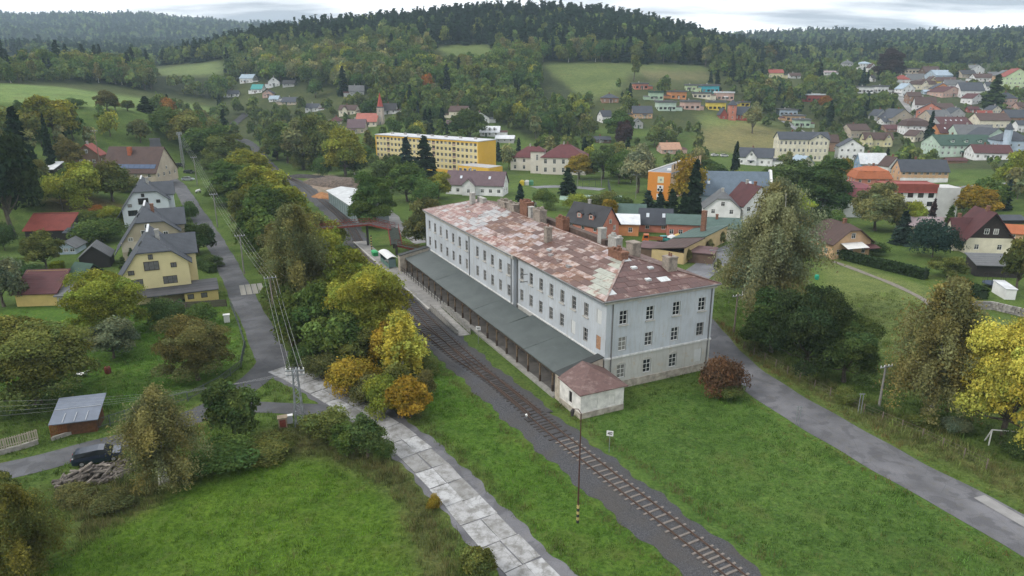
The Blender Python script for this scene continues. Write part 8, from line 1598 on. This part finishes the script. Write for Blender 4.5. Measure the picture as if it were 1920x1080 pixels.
p = P(543, 793); r = thing('junction_box', 'pale grey junction box beside the brick cabinet', 'box', p, R(20)); q = MB(); q.box(-.4, -.22, -.2, .4, .22, 1.0); link('body', q.mesh('body', paint((.46, .48, .5), .5, .1, name='box_grey')), r); q = MB(); q.box(-.45, -.27, 1.002, .45, .27, 1.08); link('lid', q.mesh('lid', WHITE), r)
p = P(993, 792); r = thing('point_lever', 'point lever with white lamp beside the switch', 'lever', p, R(30)); q = MB(); q.box(-.45, -.3, .15, .45, .3, .42); link('base', q.mesh('base', DARKM), r); q = MB(); q.bar((0, 0, .4), (-.4, 0, 1.0), .08, .08); link('arm', q.mesh('arm', DARKM), r); q = MB(); q.tube([(-.42, 0, 1.0), (-.5, 0, 1.22)], [.14, .14], 8); link('weight', q.mesh('weight', WHITE), r)
p = P(426, 604); r = thing('gate_pillar', 'whitewashed gate pillar at the fence corner', 'pillar', p, R(20)); q = MB(); q.box(-.45, -.35, -.2, .45, .35, 1.3); link('shaft', q.mesh('shaft', WHITE), r); q = MB(); q.box(-.55, -.45, 1.302, .55, .45, 1.42); link('cap', q.mesh('cap', WHITE), r)
p = P(372, 362); r = thing('covered_motorbike', 'motorbike under a white cover beside the street', 'motorbike', p, R(60)); q = MB(); q.tube([(-1, 0, .5), (-.6, 0, .8), (0, 0, .85), (.6, 0, 1.0), (1.0, 0, .6)], [.2, .38, .42, .36, .2], 8); link('cover', q.mesh('cover', paint((.6, .6, .6), .7, .1, name='cover_sheet')), r)
for s in (-.7, .75): q = MB(); q.tube([(s, -.07, .3), (s, .07, .3)], [.3, .3], 12); link('wheel', q.mesh('wheel', TYRE), r)
# paved parking grid
p = P(473, 542); r = link('parking_grid', None, None, p, R(24), kind='structure'); gm_ = box_mesh(.95, .62, .1, paint((.34, .33, .29), .95, .2, 2, name='grid_slab'), 'slab')
for i in range(4):
    for j in range(9): link('slab', gm_, r, (-1.8 + i * 1.12, -3.4 + j * .8, .02), random.uniform(-.03, .03))
# rubble and sand heaps in the goods yard
def heap(u, v, w, d, h, mat, label, name, seed, n=26):
    p = P(u, v); r = np.random.default_rng(seed); mb = MB(); ph = r.uniform(0, 6, 6); N_ = n
    for i in range(N_ + 1):
        for j in range(N_ + 1):
            x, y = -1 + 2 * i / N_, -1 + 2 * j / N_; q = max(0, 1 - x * x - y * y); z = h * q ** .8 * (1 + .35 * math.sin(4 * x + ph[0]) * math.cos(3.4 * y + ph[1])) + (.12 * r.random() * h if q > 0 else -.3); mb.v.append((x * w / 2, y * d / 2, z))
    for i in range(N_):
        for j in range(N_): a = i * (N_ + 1) + j; mb.f.append((a, a + N_ + 1, a + N_ + 2, a + 1)); mb.m.append(0)
    t = thing(name, label, name.split('_')[-1], p, R(-25)); link('mound', mb.mesh('mound', mat), t)
heap(645, 348, 40, 14, 2.8, paint((.14, .11, .09), .95, .4, 1.2, name='rubble'), 'broad heap of brown rubble in the goods yard', 'rubble_heap', 3); heap(607, 371, 10, 7, 1.4, paint((.34, .17, .075), .95, .2, 1, name='sand'), 'small heap of orange sand next to the goods shed', 'sand_heap', 4); heap(580, 333, 22, 6, 1.2, paint((.06, .055, .055), .95, .3, 1, name='dark_rubble'), 'low dark heap at the far end of the goods yard', 'rubble_heap', 5)
# garden odds and ends
for u, v, c, lab in ((203, 700, (.16, .04, .03), 'rusty red barrel on the lawn'), (1531, 524, (.02, .32, .20), 'green ball-shaped bin in the field')):
    p = P(u, v); r = thing('barrel', lab, 'barrel', p); q = MB(); q.tube([(0, 0, 0), (0, 0, .35), (0, 0, .7), (0, 0, 1.0)], [.35, .45, .45, .36], 10); link('body', q.mesh('body', paint(c, .7, .2, 2, name='barrel_coat')), r)
p = P(155, 705); r = thing('garden_lounger', 'white garden lounger under the apple tree', 'lounger', p, R(-20)); q = MB(); q.box(-.9, -.35, .3, .5, .35, .38); q.hexa([(.5, -.35, .3), (.58, -.35, .3), (.58, .35, .3), (.5, .35, .3), (1.0, -.35, .95), (1.08, -.35, .95), (1.08, .35, .95), (1.0, .35, .95)]); link('seat', q.mesh('seat', WHITE), r)
for x in (-.8, .4): 
    for y in (-.3, .3): q = MB(); q.box(x - .03, y - .03, 0, x + .03, y + .03, .3); link('leg', q.mesh('leg', STEEL), r)
# ------------------------------------------------------------------ grass
def tuft(name, nb, h, spread, wdt, lean, seed):
    rg = np.random.default_rng(seed); v = []; f = []; sh = []
    for i in range(nb):
        a = rg.uniform(0, 6.28); r = spread * math.sqrt(rg.random()); x, y = r * math.cos(a), r * math.sin(a); hh = h * rg.uniform(.55, 1.2); b = rg.uniform(0, 6.28); lx, ly = lean * hh * math.cos(b), lean * hh * math.sin(b); wx, wy = -math.sin(b) * wdt, math.cos(b) * wdt
        k = len(v); v += [(x - wx, y - wy, 0), (x + wx, y + wy, 0), (x + lx * .4 + wx * .7, y + ly * .4 + wy * .7, hh * .6), (x + lx * .4 - wx * .7, y + ly * .4 - wy * .7, hh * .6), (x + lx, y + ly, hh)]
        f += [(k, k + 1, k + 2, k + 3), (k + 3, k + 2, k + 4)]; t = rg.uniform(.75, 1.3); sh += [(t, t, t, 1)] * 5
    me = bpy.data.meshes.new(name); me.from_pydata(v, [], f); at = me.color_attributes.new('leaf', 'FLOAT_COLOR', 'POINT'); at.data.foreach_set('color', np.array(sh, 'f').ravel()); me.materials.append(LEAF_INST); me.update(); return bpy.data.objects.new(name, me)
TU = [tuft('tuft_short', 14, .16, .42, .022, .5, 1), tuft('tuft_mid', 14, .30, .40, .022, .6, 2), tuft('tuft_tall', 16, .62, .40, .025, .55, 3)]
grg = np.random.default_rng(5); gx, gy = grid(-75, 75, 40, 128, .55, grg); gu, gv, gd = proj(gx, gy, 0 * gx); k = (gu > -60) & (gu < 1980) & (gv < 1130); gx, gy, gu, gv = gx[k], gy[k], gu[k], gv[k]
ALLR = [(L_street, 2.6), (L_lane, 2.4), (L_link, 1.8), (L_access, 3.6), (L_slab, 3.1), (L_main, 3.9), (L_side, 3.2), (L_strip, .9)]
k = np.ones(len(gx), bool)
for L, w_ in ALLR:
    lp = np.array([(q.x, q.y) for q in (L if (L[1] - L[0]).length > 1 else L[::2])]); lp = lp[(lp[:, 1] < 135)]
    for i in range(0, len(gx), 20000): s = slice(i, i + 20000); k[s] &= ((gx[s, None] - lp[None, :, 0]) ** 2 + (gy[s, None] - lp[None, :, 1]) ** 2).min(1) > w_ ** 2
ca, sa = math.cos(-SROT), math.sin(-SROT); lx = (gx - SA.x) * ca - (gy - SA.y) * sa; ly = (gx - SA.x) * sa + (gy - SA.y) * ca
k &= ~((lx > -.3) & (lx < SL + .5) & (ly < 10.5) & (ly > -SW - .3)) & ~((lx > -5.6) & (lx < 1) & (ly > .2) & (ly < 7.0))
for x_, y_, r_ in OCC: k &= (gx - x_) ** 2 + (gy - y_) ** 2 > (r_ * .8) ** 2
gx, gy, gu, gv = gx[k], gy[k], gu[k], gv[k]
# cover colour at each tuft, read from the ground sheet
ix = np.clip(np.searchsorted(GX, gx), 0, nx - 1); iy = np.clip(np.searchsorted(GY, gy), 0, ny - 1); base = gc[iy, ix]
mea = in_poly(gu, gv, ZONES[13][0]) | in_poly(gu, gv, ZONES[14][0]) | in_poly(gu, gv, ZONES[15][0]) | in_poly(gu, gv, ZONES[12][0]); rough = in_poly(gu, gv, ZONES[21][0]) | in_poly(gu, gv, ZONES[20][0]) | in_poly(gu, gv, ZONES[17][0])
nG = len(gx); rr_ = grg.random(nG); idx = np.where(rough, np.where(rr_ < .6, 2, 1), np.where(mea, np.where(rr_ < .82, 0, 1), np.where(rr_ < .5, 0, np.where(rr_ < .92, 1, 2)))); keep = grg.random(nG) < np.where(rough, .95, np.where(mea, .8, .6)); nzv = np.sin(gx * .31 + 2 * np.sin(gy * .17)) * np.sin(gy * .27 + 1.3)
s_ = grg.uniform(.7, 1.3, nG) * (1 + .25 * nzv); tint = base * (np.clip(grg.lognormal(.16, .36, nG), .55, 2.4) * (1 + .16 * nzv))[:, None]; dry = (grg.random(nG) < np.where(rough, .42, .05)); tint[dry] = tint[dry] * .35 + np.array([.18, .155, .07]) * .65
def dist_to(L):
    lp = np.array([(q.x, q.y) for q in L]); lp = lp[lp[:, 1] < 135]; o = np.empty(nG)
    for i in range(0, nG, 10000): s = slice(i, i + 10000); o[s] = np.sqrt(((gx[s, None] - lp[None, :, 0]) ** 2 + (gy[s, None] - lp[None, :, 1]) ** 2).min(1))
    return o
dm, da, ds = dist_to(L_main), dist_to(L_access), dist_to(L_slab)
fr = (dm < 5.2) & (grg.random(nG) < .6); tint[fr] = tint[fr] * .3 + np.array([.15, .125, .06]) * .7; idx[fr & (grg.random(nG) < .5)] = 1
fl = (da < 4.5) & (grg.random(nG) < .6); tint[fl] = tint[fl] * .35 + np.array([.20, .10, .05]) * .65
fs = (ds < 4.6) & (grg.random(nG) < .5); tint[fs] = tint[fs] * .5 + np.array([.14, .13, .06]) * .5; idx[fs] = np.maximum(idx[fs], 1); keep |= fs | fr
s_ *= np.where(fs | fr, 1.15, 1)
scatter('grass', np.c_[gx, gy, terrain(gx, gy)][keep], idx[keep], np.c_[s_, s_, s_][keep], np.c_[np.zeros((nG, 2)), grg.uniform(0, 6.28, nG)][keep], tint[keep], TU, 'green meadow grass with rough tussocks along the verges', 'grass')
print('TUFTS', int(keep.sum()))
# ------------------------------------------------------------------ air
hz = MB(); zlo, zhi = float(ZZ.min()) - 1.5, float(max(ZZ.max(), 60)) + 34
hz.box(float(GX[0]) - 8, float(GY[0]) - 8, zlo, float(GX[-1]) + 8, float(GY[-1]) + 8, zhi); print('HAZE', zlo, zhi, GX[0], GX[-1], GY[-1])
hm = bpy.data.materials.new('haze'); hm.use_nodes = True; nt = hm.node_tree; nt.nodes.clear()
pv = nt.nodes.new('ShaderNodeVolumePrincipled'); pv.inputs['Color'].default_value = (.66, .84, 1.0, 1); pv.inputs['Density'].default_value = HAZE_DENSITY; pv.inputs['Anisotropy'].default_value = .1
mo = nt.nodes.new('ShaderNodeOutputMaterial'); nt.links.new(pv.outputs[0], mo.inputs['Volume'])
link('haze', hz.mesh('haze', hm), kind='stuff', label='pale bluish autumn haze over the valley', category='haze')
